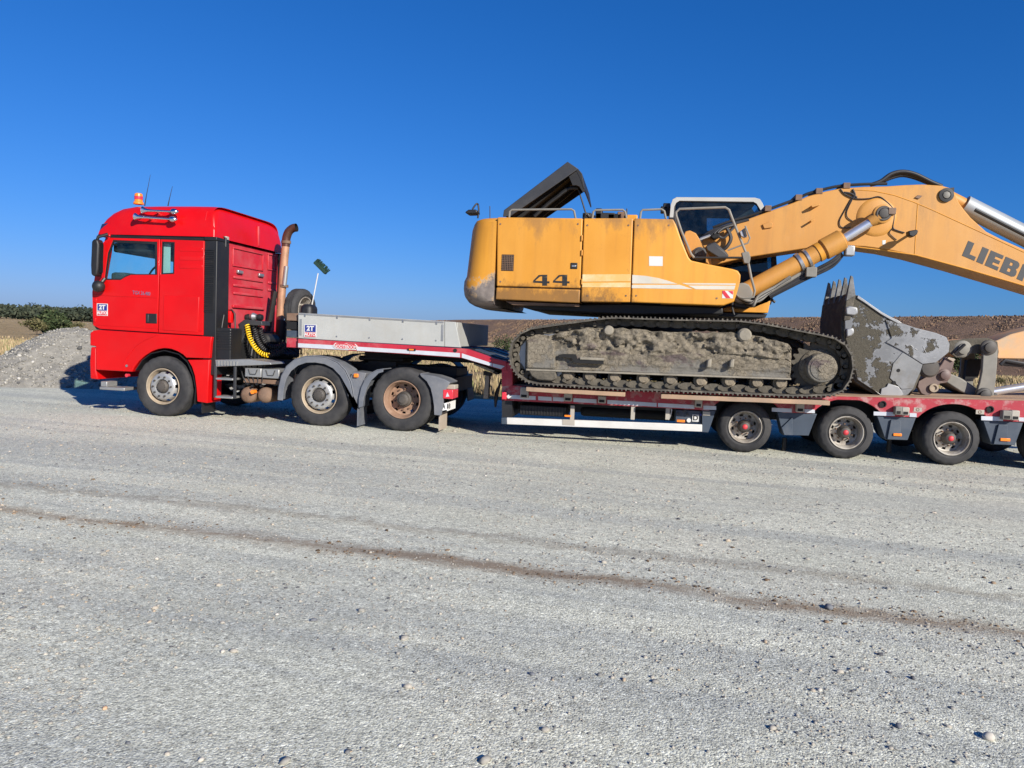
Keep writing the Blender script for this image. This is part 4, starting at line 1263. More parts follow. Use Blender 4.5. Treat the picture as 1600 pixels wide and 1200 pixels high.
for k in range(5):
    MB().tube(sm([p3(386 + k * 5, 506, .8), p3(388 + k * 4, 530, .9), p3(380 + k * 6, 560, .95)]), .012, 6).build('air_line', ('rubber_hose', 'steel')[k == 2], TR)
MB().box(-6.75, -6.35, .95, 1.9, 1.02, 1.28).build('gear_cover', 'dark_void', TR, bevel=.05)

YE = 1.85
ex = [p3(437.5, 503, YE), p3(439.5, 470, YE), p3(443, 420, YE), p3(446.5, 383, YE)]
EX = MB().tube([p3(436.5, 530, YE)] + ex, .073, 24).build('exhaust_stack', 'rust_pipe', TR, smooth=60)
MB().tube(sm([p3(446.3, 385, YE), p3(447.5, 372, YE), p3(451, 362.5, YE), p3(457, 357, YE), p3(463.5, 355.5, YE)]), [.078] * 17 + [.076] * 16, 24, caps=False).build('exhaust_elbow', 'dark_pipe', EX, smooth=60)
MB().tube(sm([p3(446.3, 385, YE), p3(447.5, 372, YE), p3(451, 362.5, YE), p3(457, 357, YE), p3(463.3, 355.5, YE)]), .070, 24, caps=False).build('elbow_bore', 'dark_void', EX, smooth=60)
for py, r in ((378.5, .090), (447, .084)):
    a = Vector(p3(443.5 + (447 - py) * .052, py, YE))
    MB().cyl(a - Vector((0, 0, .025)), a + Vector((0, 0, .025)), r, r, 24).build('pipe_clamp', 'rust_steel', EX)
MB().tube([p3(447.5, 416, YE - .055), p3(444.2, 446, YE - .055)], .042, 12).build('heat_shield', 'alu', EX)
MB().tube([p3(430, 455, YE), p3(418, 520, YE)], .05, 10).build('exhaust_strut', 'black_steel', TR)
MB().tube([p3(441, 500, YE - .1), p3(438, 535, YE - .1)], .10, 16).build('silencer', 'black_steel', TR)

# cab interior: floor, seats, wheel, dashboard, curtain
MB().box(-9.1, XR - .07, CY + .07, CY2 - .07, 1.50, 1.56).build('cab_floor', 'dark_void', TR)
MB().box(-9.05, -8.75, CY + .12, CY2 - .12, 1.56, 2.42).build('dashboard', 'seat_cloth', TR, bevel=.05)
for y in (.75, 1.75):
    s = MB().box(-8.35, -7.85, y - .25, y + .25, 1.95, 2.12).build('cab_seat', 'seat_cloth', TR, bevel=.05)
    MB().box(-7.92, -7.78, y - .24, y + .24, 2.12, 2.75).build('seat_back', 'seat_cloth', s, bevel=.05)
st = MB(); c = Vector((-8.55, .75, 2.42)); pts = []
for k in range(24):
    a = 2 * math.pi * k / 24
    pts.append(c + Vector((math.sin(a) * .10, math.cos(a) * .23, math.sin(a) * .20)))
st.tube(pts, .017, 8, closed=True); st.tube([c, c + Vector((-.25, 0, -.2))], .03, 8)
st.build('steering_wheel', 'black_plastic', TR)
a, b = P(254, 378, .3), P(274, 428, .3)
MB().box(a[0] + .06, b[0] + .02, .125, .13, b[1], a[1]).build('curtain', 'curtain', TR)
MB().box(-9.0, -7.3, CY + .1, CY2 - .1, 2.93, 2.97).build('head_liner', 'dark_void', TR)
MB().box(-9.0, -8.0, CY + .12, CY2 - .12, 2.76, 2.92).build('overhead_locker', 'dark_void', TR, bevel=.03)

# fenders over the rear axles
def fender(px, Y0, Y1, nm='mudguard', par=TR, t=-.03):
    return MB().strip(PL(px, 0), t, Y0, Y1).build(nm, 'fender_grey', par, bevel=.006)
f1 = [(435.5, 625), (437, 605), (441, 588), (449, 573), (462, 562.5), (478, 557.5), (494, 556.8), (512, 559.5), (528, 567), (540, 579), (548.5, 597), (552, 615), (553.5, 635)]
def crescent(px_out, px_in, Y0, Y1, nm, par):
    return MB().prism(PL(px_out + list(reversed(px_in)), 0), Y0, Y1).build(nm, 'fender_grey', par, bevel=.006)
f1i = [(443.5, 625.5), (445, 607), (449, 592), (456.5, 579.5), (467.5, 571), (480, 566.7), (494, 566.4), (509, 569), (522, 575.5), (533, 587), (541, 603), (545, 618), (560.5, 636)]
MG = empty('mudguard', (-5.13, .2, .6), TR)
crescent(f1, f1i, -.045, -.025, 'mudguard_flange', MG)
fender(f1, -.024, .46, 'mudguard_shell', MG, -.018)
f2 = [(561.5, 637), (562, 622), (565.5, 606), (571, 594), (579, 585), (590, 579), (600, 577.5)]
f2i = [(568, 635), (569.5, 622), (574.5, 606), (581.5, 594), (588, 588), (593, 583), (600, 581)]
crescent(f2, f2i, -.045, -.025, 'mudguard_flange', MG)
fender(f2, -.024, .46, 'mudguard_shell', MG, -.018)
MB().prism(PL([(545, 593), (552, 580), (572, 583), (569, 592), (563, 610), (562, 636), (553, 636), (552, 615)], 0), .0, .40).build('mudguard_bridge', 'fender_grey', MG, bevel=.008)
(x_, z1_), (_, z0_) = P(558.5, 634), P(558.5, 666)
MB().box(x_, x_ + .015, .0, .40, z0_, z1_).build('mud_flap', 'fender_grey', MG)
x, z = P(557, 586.7, 0); MB().box(x - .035, x + .035, -.04, .01, z - .03, z + .03).build('marker_lamp', 'amber', MG, bevel=.008)
MG2 = empty('mudguard', (-2.95, .2, .6), TR)
f3 = [(657, 586), (664, 587), (676, 594), (685, 604), (690.5, 617), (692, 632), (690, 648)]
f3o = [(657, 584.5), (680, 588), (695, 593), (704, 598), (699, 606), (693.5, 617), (694, 632), (690.5, 649)]
f3i = [(659, 588), (668, 596), (674, 607), (677, 620), (679, 634), (679.5, 648)]
crescent(f3o, f3i, -.045, -.02, 'mudguard_flange', MG2)
MB().strip(PL([(657, 584.5), (668, 592), (675, 602), (679, 616), (681, 632), (681, 648)], 0), -.018, -.02, .5).build('mudguard_shell', 'fender_grey', MG2)
MB().prism(PL([(657, 584), (680, 587.5), (695, 592.5), (704, 597.5), (702, 600), (690, 597), (672, 592)], 0), -.02, .5).build('mudguard_shelf', 'fender_grey', MG2, bevel=.006)
(x0, z1), (x1, z0) = P(692.5, 608.5, -.03), P(705, 623.5, -.03)
TL = MB().box(x0, x1 + .03, -.05, .30, z0, z1).build('tail_lamp', 'lens_red', TR, bevel=.012)
MB().prism([(x0 + .05, z0 + .03), (x0 + .11, z0 + .04), (x0 + .075, z1 - .04)], -.056, -.05).build('tail_lamp_reflector', 'stripe_white', TL)
(x0, z1), (x1, z0) = P(690.5, 628.5, -.02), P(703, 642.5, -.02)
NP = MB().box(x1 - .05, x1 - .04, -.02, .50, z0, z1).build('number_plate', 'plate_white', TR)
np2 = MB().prism([(x0, z0), (x1 - .05, z0 + .02), (x1 - .05, z1), (x0, z1 - .03)], -.03, -.02).build('number_plate', 'plate_white', TR)
text('A 18', 'decal_black', np2, .11, (x0 + .015, -.032, (z0 + z1) / 2), (1, 0, .1), (0, 0, 1), bold=.003, sx=.6)
(x_, z1_), (_, z0_) = P(686, 646), P(686, 673)
MB().box(x_, x_ + .015, .0, .46, z0_, z1_).build('mud_flap', 'mudflap_tan', TR)
q = P(702, 601, .1); MB().box(q[0] - .05, q[0] + .10, .08, .3, q[1] - .07, q[1] + .0).build('lamp_bracket', 'cream_steel', TR, bevel=.008)
# far-side mudguards
ff = PL(f1, 0); sh = []
for y0, y1 in ((2.04, 2.52),):
    MB().strip([(x, z) for x, z in ff], -.018, y0, y1).build('mudguard_shell', 'black_plastic', TR)
    MB().strip([(x + 1.40, z) for x, z in ff], -.018, y0, y1).build('mudguard_shell', 'black_plastic', TR)
# fifth wheel
MB().box(-4.75, -3.95, .72, 1.78, 1.08, 1.16).build('fifth_wheel', 'black_steel', TR, bevel=.03)
MB().box(-4.6, -4.1, .80, 1.70, 1.0, 1.08).build('fifth_wheel_mount', 'black_steel', TR)
MB().box(-3.1, -3.0, .6, 1.9, .62, .88).build('rear_cross_member', 'black_steel', TR, bevel=.02)

R1 = .5126
wheel('steer', TR, -7.924, 0.0, R1, 1, .3); wheel('steer', TR, -7.924, 2.5, R1, -1)
wheel('steer', TR, -5.126, 0.0, R1, 1, .1); wheel('steer', TR, -5.126, 2.5, R1, -1)
wheel('drive', TR, -3.727, 0.0, R1, 1, .7); wheel('drive', TR, -3.727, .33, R1, 1, full=False)
wheel('drive', TR, -3.727, 2.5, R1, -1); wheel('drive', TR, -3.727, 2.17, R1, -1, full=False)
# ================================================================== low-loader semi-trailer
TL_ = empty('low_loader', (2.5, 1.28, 0))
tag(TL_, 'red low-loader semi-trailer with grey-boarded gooseneck, carrying the excavator', 'trailer')
W2 = 2.55
TX = [1.578 + 1.421 * k for k in range(4)]
R2 = .3836
# --- gooseneck
brd = [(466, 488.7), (580, 495.3), (694, 502), (694.3, 541.5), (580, 535.2), (466, 528.5)]
NB = MB().prism(PL(brd, 0), .0, .035).build('side_board', 'board_grey', TL_, bevel=.005)
(xb0, zb0), (xb1, zb1) = P(466, 488.7), P(694, 502)
MB().prism([(xb0 + .004, zb0 - .03), (xb1 - .004, zb1 - .03), (xb1 - .004, zb1 - .004), (xb0 + .004, zb0 - .004)], -.006, -.0005).build('board_edge', 'alu', NB)
(xq, zq) = P(466, 528)
for xx in (xb0 + .05, xb1 - .02):
    MB().box(xx - .018, xx + .018, -.007, -.0005, P(600, 531)[1] + .02, zb1 - .05).build('board_stile', 'alu', NB)
for q in range(5):
    xx = xb0 + .12 + q * (xb1 - xb0 - .24) / 4
    zz = zb0 + (zb1 - zb0) * (xx - xb0) / (xb1 - xb0)
    MB().box(xx - .012, xx + .012, -.010, -.0005, zz - .055, zz - .012).build('board_hinge', 'steel', NB)
    MB().cyl((xx, -.010, P(600, 533)[1] + .045), (xx, -.0005, P(600, 533)[1] + .045), .012, .012, 8).build('rivet', 'steel', NB)
post = [(694.8, 502), (711.5, 503.2), (719.5, 543), (694.8, 541.6)]
MB().prism(PL(post, 0), .0, .07).build('corner_post', 'board_grey', TL_, bevel=.006)
zt_b, zl_b = P(711, 503)[1], P(718, 543)[1]
xrb = P(715, 520)[0]
MB().box(xrb - .055, xrb - .02, .075, W2 - .04, zl_b + .01, zt_b - .005).build('rear_board', 'board_grey', TL_, bevel=.005)
MB().prism([(x, z) for x, z in PL(brd, 0)], W2 - .035, W2).build('side_board', 'board_grey', TL_, bevel=.005)
MB().box(xb0 + .03, xb0 + .065, .04, W2 - .04, P(466, 528)[1], zb0 - .01).build('front_board', 'board_grey', TL_, bevel=.005)
for (ya, yb, m) in ((489, 501.5, 'rust_steel'), (502.5, 515.5, 'dark_void'), (516, 527.5, 'blue_grey'), (528, 543.5, 'trailer_red')):
    (x0, z1), (x1, z0) = P(447.5, ya, .06), P(465.5, yb, .06)
    MB().box(x0, x1, .06, W2 - .06, z0, z1).build('headstock', m, TL_, bevel=.01)
rail = [(466, 529.3), (580, 536), (719, 544.3), (731, 545.5), (772.5, 560), (792, 564.5), (792, 579), (784, 577.6), (721, 559.3), (600, 551), (466, 543.6)]
NR = MB().prism(PL(rail, 0), -.012, .12).build('neck_rail', 'trailer_red', TL_, bevel=.006)
MB().prism(PL(rail, 0), W2 - .12, W2 + .012).build('neck_rail', 'trailer_red', TL_, bevel=.006)
def reflect(pts):
    return MB().prism(PL(pts, 0), -.017, -.012).build('reflective_stripe', 'stripe_white', NR)
reflect([(466.5, 536.2), (545, 540.6), (545, 547.2), (466.5, 542.6)]); reflect([(558, 541.6), (640, 546.6), (640, 552.6), (558, 547.8)]); reflect([(640.5, 546.7), (719, 551.6), (719, 558.2), (640.5, 552.8)])
reflect([(722, 552), (769, 567.5), (769, 572.6), (722, 558.8)])
reflect([(770, 567.8), (789, 572), (783, 576.6), (770, 573)])
# maker's plate: a notched lozenge
lg = [(520.5, 540), (525.3, 535.4), (531, 537.6), (538, 538), (541.8, 536.3), (546, 538.4), (552, 538.8), (556, 537.2), (561.2, 542.5), (556.5, 546.8), (525, 545)]
LG = MB().prism(PL(lg, 0), -.024, -.017).build('maker_plate', 'sticker_white', NR)
MB().prism(shrink(PL(lg, 0), .92, .82), -.027, -.024).build('maker_plate_field', 'sticker_red', LG)
a, b = P(524, 540.6), P(557.5, 542.9)
text('NOOTEBOOM', 'sticker_white', LG, .075, ((a[0] + b[0]) / 2, -.0285, (a[1] + b[1]) / 2 - .003), (b[0] - a[0], 0, b[1] - a[1]), (0, 0, 1), bold=.0015, align='CENTER', sx=.80)
(x0, z1), (x1, z0) = P(637.5, 544.3), P(650, 547.3)
mk = MB().box(x0, x1, -.03, -.012, z0 - .01, z1).build('marker_lamp', 'black_plastic', NR)
MB().box(x0 + .03, x1 - .03, -.036, -.03, z0 - .003, z1 - .006).build('marker_lens', 'amber', mk)
(x0, z0) = P(711.5, 547.5); MB().cyl((x0, -.02, z0), (x0, .02, z0), .03, .03, 16).build('lashing_hole', 'dark_void', NR)
company_sticker(475.5, 506.5, 494.5, 527.5, -.0075, TL_)
# floor of the neck and of the ramp behind it
def slab(pts, y0, y1, nm, m): return MB().prism(PL(pts, 0), y0, y1).build(nm, m, TL_)
slab([(466, 530.5), (719, 545.5), (731, 547), (772.5, 561.5), (791, 566.5), (791, 572), (770, 567.5), (728, 553), (466, 537)], .125, W2 - .125, 'neck_floor', 'black_steel')
for y in (.45, 1.05, 1.65):
    slab([(733, 545.7), (772, 559.3), (790, 563.8), (790, 566), (772, 561.2), (733, 547.6)], y, y + .38, 'ramp_tread', 'blue_grey')
slab([(552, 548), (640, 553), (625, 560), (575, 562), (553, 558)], .5, 2.05, 'coupling_plate', 'dark_void')
slab([(590, 552), (720, 560), (784, 578), (784, 590), (720, 570), (600, 563)], .9, 1.65, 'neck_beam', 'dark_void')
# support legs behind the tractor
lb = MB().prism(PL([(738.5, 569), (742, 567), (776, 580), (773, 584)], .9), .9, 1.1).build('leg_crossbar', 'cream_steel', TL_, bevel=.01)
MB().prism(PL([(773, 579), (780.5, 582), (777, 585.5), (770, 583)], .9), .88, 1.12).build('leg_bracket', 'black_steel', TL_, bevel=.01)
lg_ = MB().prism(PL([(758, 581.5), (764.5, 582.5), (762, 623), (754.5, 623)], .9), .92, 1.06).build('support_leg', 'cream_steel', TL_, bevel=.008)
MB().prism(PL([(755, 580), (767, 583), (766, 588), (755, 586)], .9), .91, 1.07).build('leg_collar', 'black_steel', lg_)
for k in range(3):
    MB().tube(sm([p3(783, 592 + k * 3, .6 + k * .2), p3(778 - k * 2, 615, .6 + k * .2), p3(774, 636, .6 + k * .2)]), .016, 6).build('brake_line', ('rubber_hose', 'grey_hood')[k % 2], TL_)

# --- bed
top = [(784.5, 601.5), (1010, 611.5), (1300, 619.5), (1600, 626.5)]
bot = [(784.5, 625.5), (1010, 636), (1117, 642)]
dt = lambda x: np.interp(x, [p[0] for p in PL(top)], [p[1] for p in PL(top)]) if x < PL(top)[-1][0] else PL(top)[-1][1] + .012 * (x - PL(top)[-1][0])
db = lambda x: float(np.interp(x, [p[0] for p in PL(bot + [(1240, 645), (1400, 651), (1550, 657)])], [p[1] for p in PL(bot + [(1240, 645), (1400, 651), (1550, 657)])]))
XE = 7.6
XS = PL(top)[0][0]
def rail_pts():
    up, lo = [], []
    xs = np.arange(XS, XE + .001, .05)
    for x in xs:
        t = float(dt(x)); b = db(x)
        for c in TX:
            if abs(x - c) < .58:
                q = R2 + math.sqrt(max(0, .58 ** 2 - (x - c) ** 2)) * .86
                if q > b: b = q
        b = min(b, t - .045)
        up.append((float(x), t)); lo.append((float(x), b))
    return up, lo
up, lo = rail_pts()
def band(u, l, y0, y1):
    m = MB(); n = len(u)
    vs = [(x, y, z) for y in (y0, y1) for x, z in u + l]
    fs = []
    for i in range(n - 1):
        a, b, c, d = i, i + 1, n + i + 1, n + i
        fs += [(a, b, c, d), (a + 2 * n, d + 2 * n, c + 2 * n, b + 2 * n), (a, a + 2 * n, b + 2 * n, b), (d, c, c + 2 * n, d + 2 * n)]
    fs += [(0, n, 3 * n, 2 * n), (n - 1, 3 * n - 1, 4 * n - 1, 2 * n - 1)]
    return m.add(vs, fs)
SR = band(up, lo, 0, .09).build('side_rail', 'trailer_red_worn', TL_, bevel=.004)
band(up, lo, W2 - .09, W2).build('side_rail', 'trailer_red_worn', TL_)
# deck planks, laid lengthways
ky = 10
wd = (W2 - .20) / ky
for k in range(ky):
    y0 = .10 + k * wd
    u = [(x, z + .012 - .004 * (k % 3)) for x, z in up]; l = [(x, z - .04) for x, z in up]
    band(u, l, y0 + .006, y0 + wd - .006).build('deck_plank', 'wood', TL_)
band([(x, z - .045) for x, z in up], [(x, z - .07) for x, z in up], .10, W2 - .10).build('deck_plate', 'dark_void', TL_)
for y in (.55, 1.85):
    band([(x, z - .071) for x, z in up], [(x, max(.36, z - .42)) for x, z in up], y, y + .14).build('main_beam', 'black_steel', TL_)
for x in np.arange(-1.6, 1.1, .55):
    MB().box(x - .04, x + .04, .10, W2 - .1, float(dt(x)) - .24, float(dt(x)) - .075).build('cross_beam', 'black_steel', TL_)
# reflective stripe in lengths along the bed
def bed_stripe(x0, x1):
    a, b = P(x0, 0), P(x1, 0)
for (x0, y0, x1, y1, h) in ((797, 617, 837, 619, 6), (841, 619.2, 862, 620.3, 6), (864, 620.4, 881, 621.3, 6), (896, 622, 932, 624, 6), (949, 624.8, 1026, 629.6, 6), (1028, 629.7, 1085, 632.8, 6), (1099, 633.6, 1119, 634.6, 6), (1206, 637, 1237, 638.5, 6), (1257, 639.3, 1273, 640, 5.5), (1365, 643, 1398, 644, 6), (1421, 645.3, 1432, 645.8, 6), (1533, 650, 1567, 651.4, 6.5), (1592, 652, 1610, 653, 6)):
    MB().prism(PL([(x0, y0), (x1, y1), (x1, y1 + h), (x0, y0 + h)]), -.006, -.0).build('reflective_stripe', 'stripe_white', SR)
# front face of the bed
fr = MB().prism(PL([(784, 570), (795, 566), (801, 571), (801, 602), (784, 604)]), -.004, .16).build('bed_front', 'trailer_red', TL_, bevel=.008)
MB().prism(PL([(784, 570), (795, 566), (801, 571), (801, 602), (784, 604)]), .17, W2 - .1).build('bed_front', 'trailer_red', TL_, bevel=.008)
MB().prism(PL([(784, 626), (800, 626), (800, 652), (784, 652)]), .01, W2 - .1).build('bed_front_skirt', 'black_plastic', TL_)
(x0, z1), (x1, z0) = P(785, 612), P(792, 624)
MB().box(x0, x1, -.05, .02, z0, z1).build('position_lamp', 'lens_red', TL_, bevel=.012)
x, z = P(795.5, 619.5); MB().lathe([(0, -.045), (.03, -.04), (.038, 0), (.03, .02)], 14, (x, 0, z)).build('position_lamp', 'sticker_white', TL_)
# side guard
ub = PL([(792, 652.3), (1097, 663.4), (1097, 674.4), (792, 662.8)])
SG = MB().prism(ub, -.012, .03).build('side_guard', 'bar_white', TL_, bevel=.006)
MB().prism(PL([(783.5, 652.3), (791.7, 652.5), (791.7, 662.8), (783.5, 662.5)]), -.014, .03).build('guard_end', 'blue_grey', SG, bevel=.006)
MB().prism(PL([(879, 655), (898, 655.7), (898, 664.6), (879, 663.8)]), -.018, -.012).build('guard_joint', 'cream_steel', SG)
for px in (894.5, 989.5, 1044):
    a, b = P(px, 634), P(px, 656)
    MB().box(a[0] - .03, a[0] + .03, .02, .07, b[1], a[1]).build('guard_post', 'cream_steel', SG)
for (px0, py0, px1, py1) in ((882, 648.2, 892, 651.6), (1057.5, 655.5, 1070, 660)):
    (x0, z1), (x1, z0) = P(px0, py0), P(px1, py1)
    MB().box(x0, x1, -.02, .02, z0, z1).build('side_marker', 'amber', TL_, bevel=.006)
# gear under the bed, in dark colours
(x0, z1), (x1, z0) = P(812, 632, .15), P(885, 652, .15)
gb = MB().box(x0, x1, .15, .6, z0, z1).build('spare_carrier', 'black_steel', TL_, bevel=.02)
for k in range(16):
    x = x0 + (x1 - x0) * (k + .5) / 16
    MB().box(x - .008, x + .008, .135, .149, z0 + .01, z1 - .01).build('carrier_rib', 'black_plastic', gb)
(x0, z1), (x1, z0) = P(905, 637, .3), P(1060, 661, .3)
MB().box(x0, x1, .5, 1.9, z0, z1).build('air_reservoir', 'dark_void', TL_, bevel=.06)
(x0, z1), (x1, z0) = P(1056, 640, .08), P(1095, 662, .08)
VB = MB().box(x0, x1, .08, .5, z0, z1).build('valve_box', 'blue_grey', TL_, bevel=.01)
(x0, z1), (x1, z0) = P(1082, 647.5, .06), P(1091.5, 659, .06)
pl_ = MB().box(x0, x1, .055, .075, z0, z1).build('sign_plate', 'sticker_white', TL_)
text('D', 'decal_black', pl_, .105, ((x0 + x1) / 2, .053, (z0 + z1) / 2), (1, 0, 0), (0, 0, 1), bold=.003, align='CENTER')
x, z = P(1076.3, 656.7, .06); MB().cyl((x, .05, z), (x, .08, z), .032, .032, 18).build('pressure_gauge', 'sticker_white', VB)
x, z = P(1095, 648, .06); MB().cyl((x, .05, z), (x, .08, z), .018, .018, 12).build('coupling_blue', 'sticker_blue', VB)
(x0, z1), (x1, z0) = P(1098.5, 643, 0), P(1109.5, 649.5, 0)
MB().box(x0, x1, .005, .015, z0, z1).build('type_label', 'cream_steel', TL_)
MB().tube(sm([p3(1041, 640, .06), p3(1045, 636.5, .06), p3(1049, 640, .06), p3(1047, 650, .06), p3(1044, 656, .06)]), .014, 8).build('hook', 'steel', TL_)
for (px, py) in ((1060, 646), (1070, 642), (1074, 647)):
    x, z = P(px, py, .07); MB().cyl((x, .04, z), (x, .12, z), .022, .022, 10).build('valve_knob', 'grey_hood', VB)
# mudguard brackets between the wheels
def bracket(pts, inner, lamp=None):
    b = MB().prism(PL(pts), .02, .30).build('mudguard_bracket', 'blue_grey', TL_, bevel=.006)
    if inner: MB().prism(PL(inner), -.012, .02).build('bracket_flange', 'blue_grey', b, bevel=.005)
    if lamp:
        (x0, z1), (x1, z0) = P(lamp[0], lamp[1]), P(lamp[2], lamp[3])
        MB().box(x0, x1, -.03, -.012, z0, z1).build('side_marker', 'amber', b, bevel=.005)
    return b
bracket([(1096.8, 641), (1118.5, 642), (1107, 676), (1097.2, 675.5)], None)
bracket([(1215, 644), (1277, 647), (1264, 681), (1223.5, 680)], [(1221, 668), (1238, 652), (1238.5, 680), (1225, 679.5)])
bracket([(1371, 650), (1432, 652.5), (1419, 688), (1384, 687)], [(1392, 656), (1407, 657), (1407, 687), (1386, 686.5)], (1395, 676.5, 1408, 681.5))
bracket([(1537, 657), (1600, 660), (1587, 696), (1550, 695)], [(1560, 663), (1574, 664), (1574, 695), (1552, 694)], (1562, 684, 1577, 689.5))
# outrigger pockets along the bed
def pocket(x0, y0, x1, y1, m='cream_steel'):
    (xa, za), (xb, zb) = P(x0, y0, -.09), P(x1, y1, -.09)
    p_ = MB().box(xa, xb, -.10, .0, zb, za).build('outrigger_pocket', m, TL_, bevel=.012)
    MB().box(xa + .02, xb - .02, -.104, -.1, zb + .015, zb + .055).build('pocket_slot', 'dark_void', p_)
for q in ((813, 604.5, 825, 622.5), (881.5, 613, 893.5, 627.5), (934.5, 618.5, 946.5, 630.5), (1086.5, 620, 1097, 637), (1244.5, 630, 1256.5, 644.5)): pocket(*q)
pocket(1399, 635, 1409, 648.5, 'link_grey'); pocket(1409.5, 636, 1420.5, 649.5); pocket(1567, 641, 1580, 656, 'link_grey'); pocket(1580.5, 641, 1592.5, 657)
for (px, py) in ((1546.5, 639.5), (1379, 631.5)):
    x, z = P(px, py); MB().lathe([(.045, -.008), (.05, -.02), (.036, -.02), (.034, -.002), (0, -.002)], 18, (x, 0, z)).build('lashing_hole', 'dark_void', SR)
for (x0, y0, x1, y1) in ((1428, 636.5, 1440, 643.5), (1525, 640, 1537.5, 647.5)):
    (xa, za), (xb, zb) = P(x0, y0), P(x1, y1)
    k_ = MB().box(xa, xb, -.004, -.0, zb, za).build('lashing_label', 'cream_steel', SR)
    MB().lathe([(.024, -.006), (.024, -.004), (.014, -.006)], 16, (xa + .05, 0, (za + zb) / 2)).build('label_ring', 'rust_steel', k_)
for c in TX:
    MB().cyl((c, .2, R2), (c, W2 - .2, R2), .06, .06, 12).build('axle', 'black_steel', TL_)
    for y in (.60, 1.95):
        MB().lathe([(.10, 0), (.13, .05), (.10, .1), (.12, .16)], 14, (c + .28, y, .42), 'Z').build('air_spring', 'black_plastic', TL_)
    wheel('trailer', TL_, c, .03, R2, 1, c * 2.1); wheel('trailer', TL_, c, .29, R2, 1, full=False)
    wheel('trailer', TL_, c, W2 - .03, R2, -1); wheel('trailer', TL_, c, W2 - .29, R2, -1, full=False)
for px in (1226, 1390):
    a = p3(px, 684, .5)
    MB().tube([a, (a[0], a[1], a[2] - .22)], .035, 10).build('shock_absorber', 'black_steel', TL_)

# --- loose things on the trailer
def plank(label, px0, py0, px1, py1, th, Y0, Y1, m='wood'):
    a, b = P(px0, py0, Y0), P(px1, py1, Y0)
    t = P(px0, py0 + th, Y0)[1] - a[1]
    n = 14; u = []; l = []
    for k in range(n + 1):
        q = k / n; x = a[0] + (b[0] - a[0]) * q; z = a[1] + (b[1] - a[1]) * q + .004 * fbm(x * 2, 3.1 + Y0)
        u.append((x, z)); l.append((x, z + t))
    o = band(u, l, Y0, Y1).build('timber_plank', m, None, bevel=.006)
    tag(o, label, 'plank', 'timber planks under the tracks')
plank('shorter timber plank under the front of the excavator track', 822, 605.2, 977, 613.2, 6.5, -.37, -.11)
plank('long timber plank under the rear of the near track, above the first trailer wheel', 1033, 616, 1297, 626.3, 7, -.37, -.11)
plank('timber plank under the far excavator track', 822, 596, 1297, 616, 6.5, W2 + .11, W2 + .37)

SP = empty('spare_wheel', p3(469, 470, 1.0))
tag(SP, 'spare wheel standing upright behind the gooseneck headboard', 'wheel')
zc = P(469, 451, 1.0)[1] - R2
SP.location = (P(476, 470, 1.0)[0] + .03, 1.0, zc); SP.rotation_euler = (0, 0, math.pi / 2 - .12)
for nm, me in WHEEL['trailer'][:3] + WHEEL['trailer'][4:5]:
    o = bpy.data.objects.new(nm, me); COL.objects.link(o); o.parent = SP
SPB = MB().box(P(472, 480, .4)[0], P(491.5, 480, .4)[0], .28, .58, 1.36, P(485, 475.5, .4)[1]).build('rubber_bucket', 'black_plastic', None, bevel=.08, seg=3)
tag(SPB, 'dark rubber tub standing in front of the spare wheel', 'tub')
BR = empty('broom', p3(487, 480, 1.1))
tag(BR, 'broom with white handle and dark green bristle head, stuck upright on the gooseneck', 'broom')
b0_ = Vector(p3(484.5, 492, 1.1)); b1_ = Vector(p3(497, 427, 1.1)); dd = (b1_ - b0_).normalized()
bb = b0_ - dd * ((b0_.z - 1.36) / dd.z)
MB().tube([bb, b0_, b1_], .010, 10).build('handle', 'sticker_white', BR)
h0_, h1_ = Vector(p3(492.5, 409, 1.1)), Vector(p3(510, 426.5, 1.1))
ax = (h1_ - h0_).normalized(); nn = Vector((ax.z, 0, -ax.x)); nn = nn if nn.z > 0 else -nn
hb = MB()
def obox(b, c0, c1, n0, n1, y0, y1):
    b.prism([tuple((p.x, p.z)) for p in (c0 + nn * n0, c1 + nn * n0, c1 + nn * n1, c0 + nn * n1)], y0, y1)
obox(hb, h0_, h1_, -.035, .015, 1.06, 1.14); hb.build('head', 'broom_green', BR, bevel=.006)
bs = MB()
for i in range(16):
    for j in range(4):
        q = h0_.lerp(h1_, (i + .5) / 16); q.y = 1.07 + j * .02
        bs.tube([q + nn * .012, q + nn * (.085 + random.uniform(-.01, .01)) + ax * random.uniform(-.02, .02)], [.008, .005], 4)
tag(bs.build('bristles', 'broom_green', BR), kind='stuff')
# ================================================================== crawler excavator
EXC = empty('excavator', (0.5, 1.3, float(dt(.5))))
tag(EXC, 'large yellow crawler excavator with muddy tracks riding on the low-loader', 'excavator')
YC = 1.30                                           # middle of the machine
# ---- tracks
tp = [(797, 533), (806.5, 521), (823.7, 511), (866, 504.5), (914, 498), (948, 493.4), (965, 492.8), (1010, 494.5), (1070, 496.5), (1121.5, 497.3), (1160, 498), (1201.6, 503.6), (1262, 515.5), (1300, 522.5), (1318, 530), (1331, 542.5), (1337.5, 560), (1337.5, 580), (1331, 599), (1322, 612), (1309, 620.5), (1245, 622.3), (1050, 614.2), (981, 611.8), (866, 604.5), (829, 602.5), (813, 595), (801.5, 584), (793.5, 569), (792.5, 551)]
TPW = PL(tp, -.38)
def resample(pts, n):
    p = [Vector(q) for q in pts]; p.append(p[0]); cum = [0]
    for i in range(len(p) - 1): cum.append(cum[-1] + (p[i + 1] - p[i]).length)
    out = []
    for k in range(n):
        s = cum[-1] * k / n
        i = max(j for j in range(len(cum) - 1) if cum[j] <= s)
        t = (s - cum[i]) / (cum[i + 1] - cum[i]); out.append(p[i].lerp(p[i + 1], t))
    return out
NS = 58
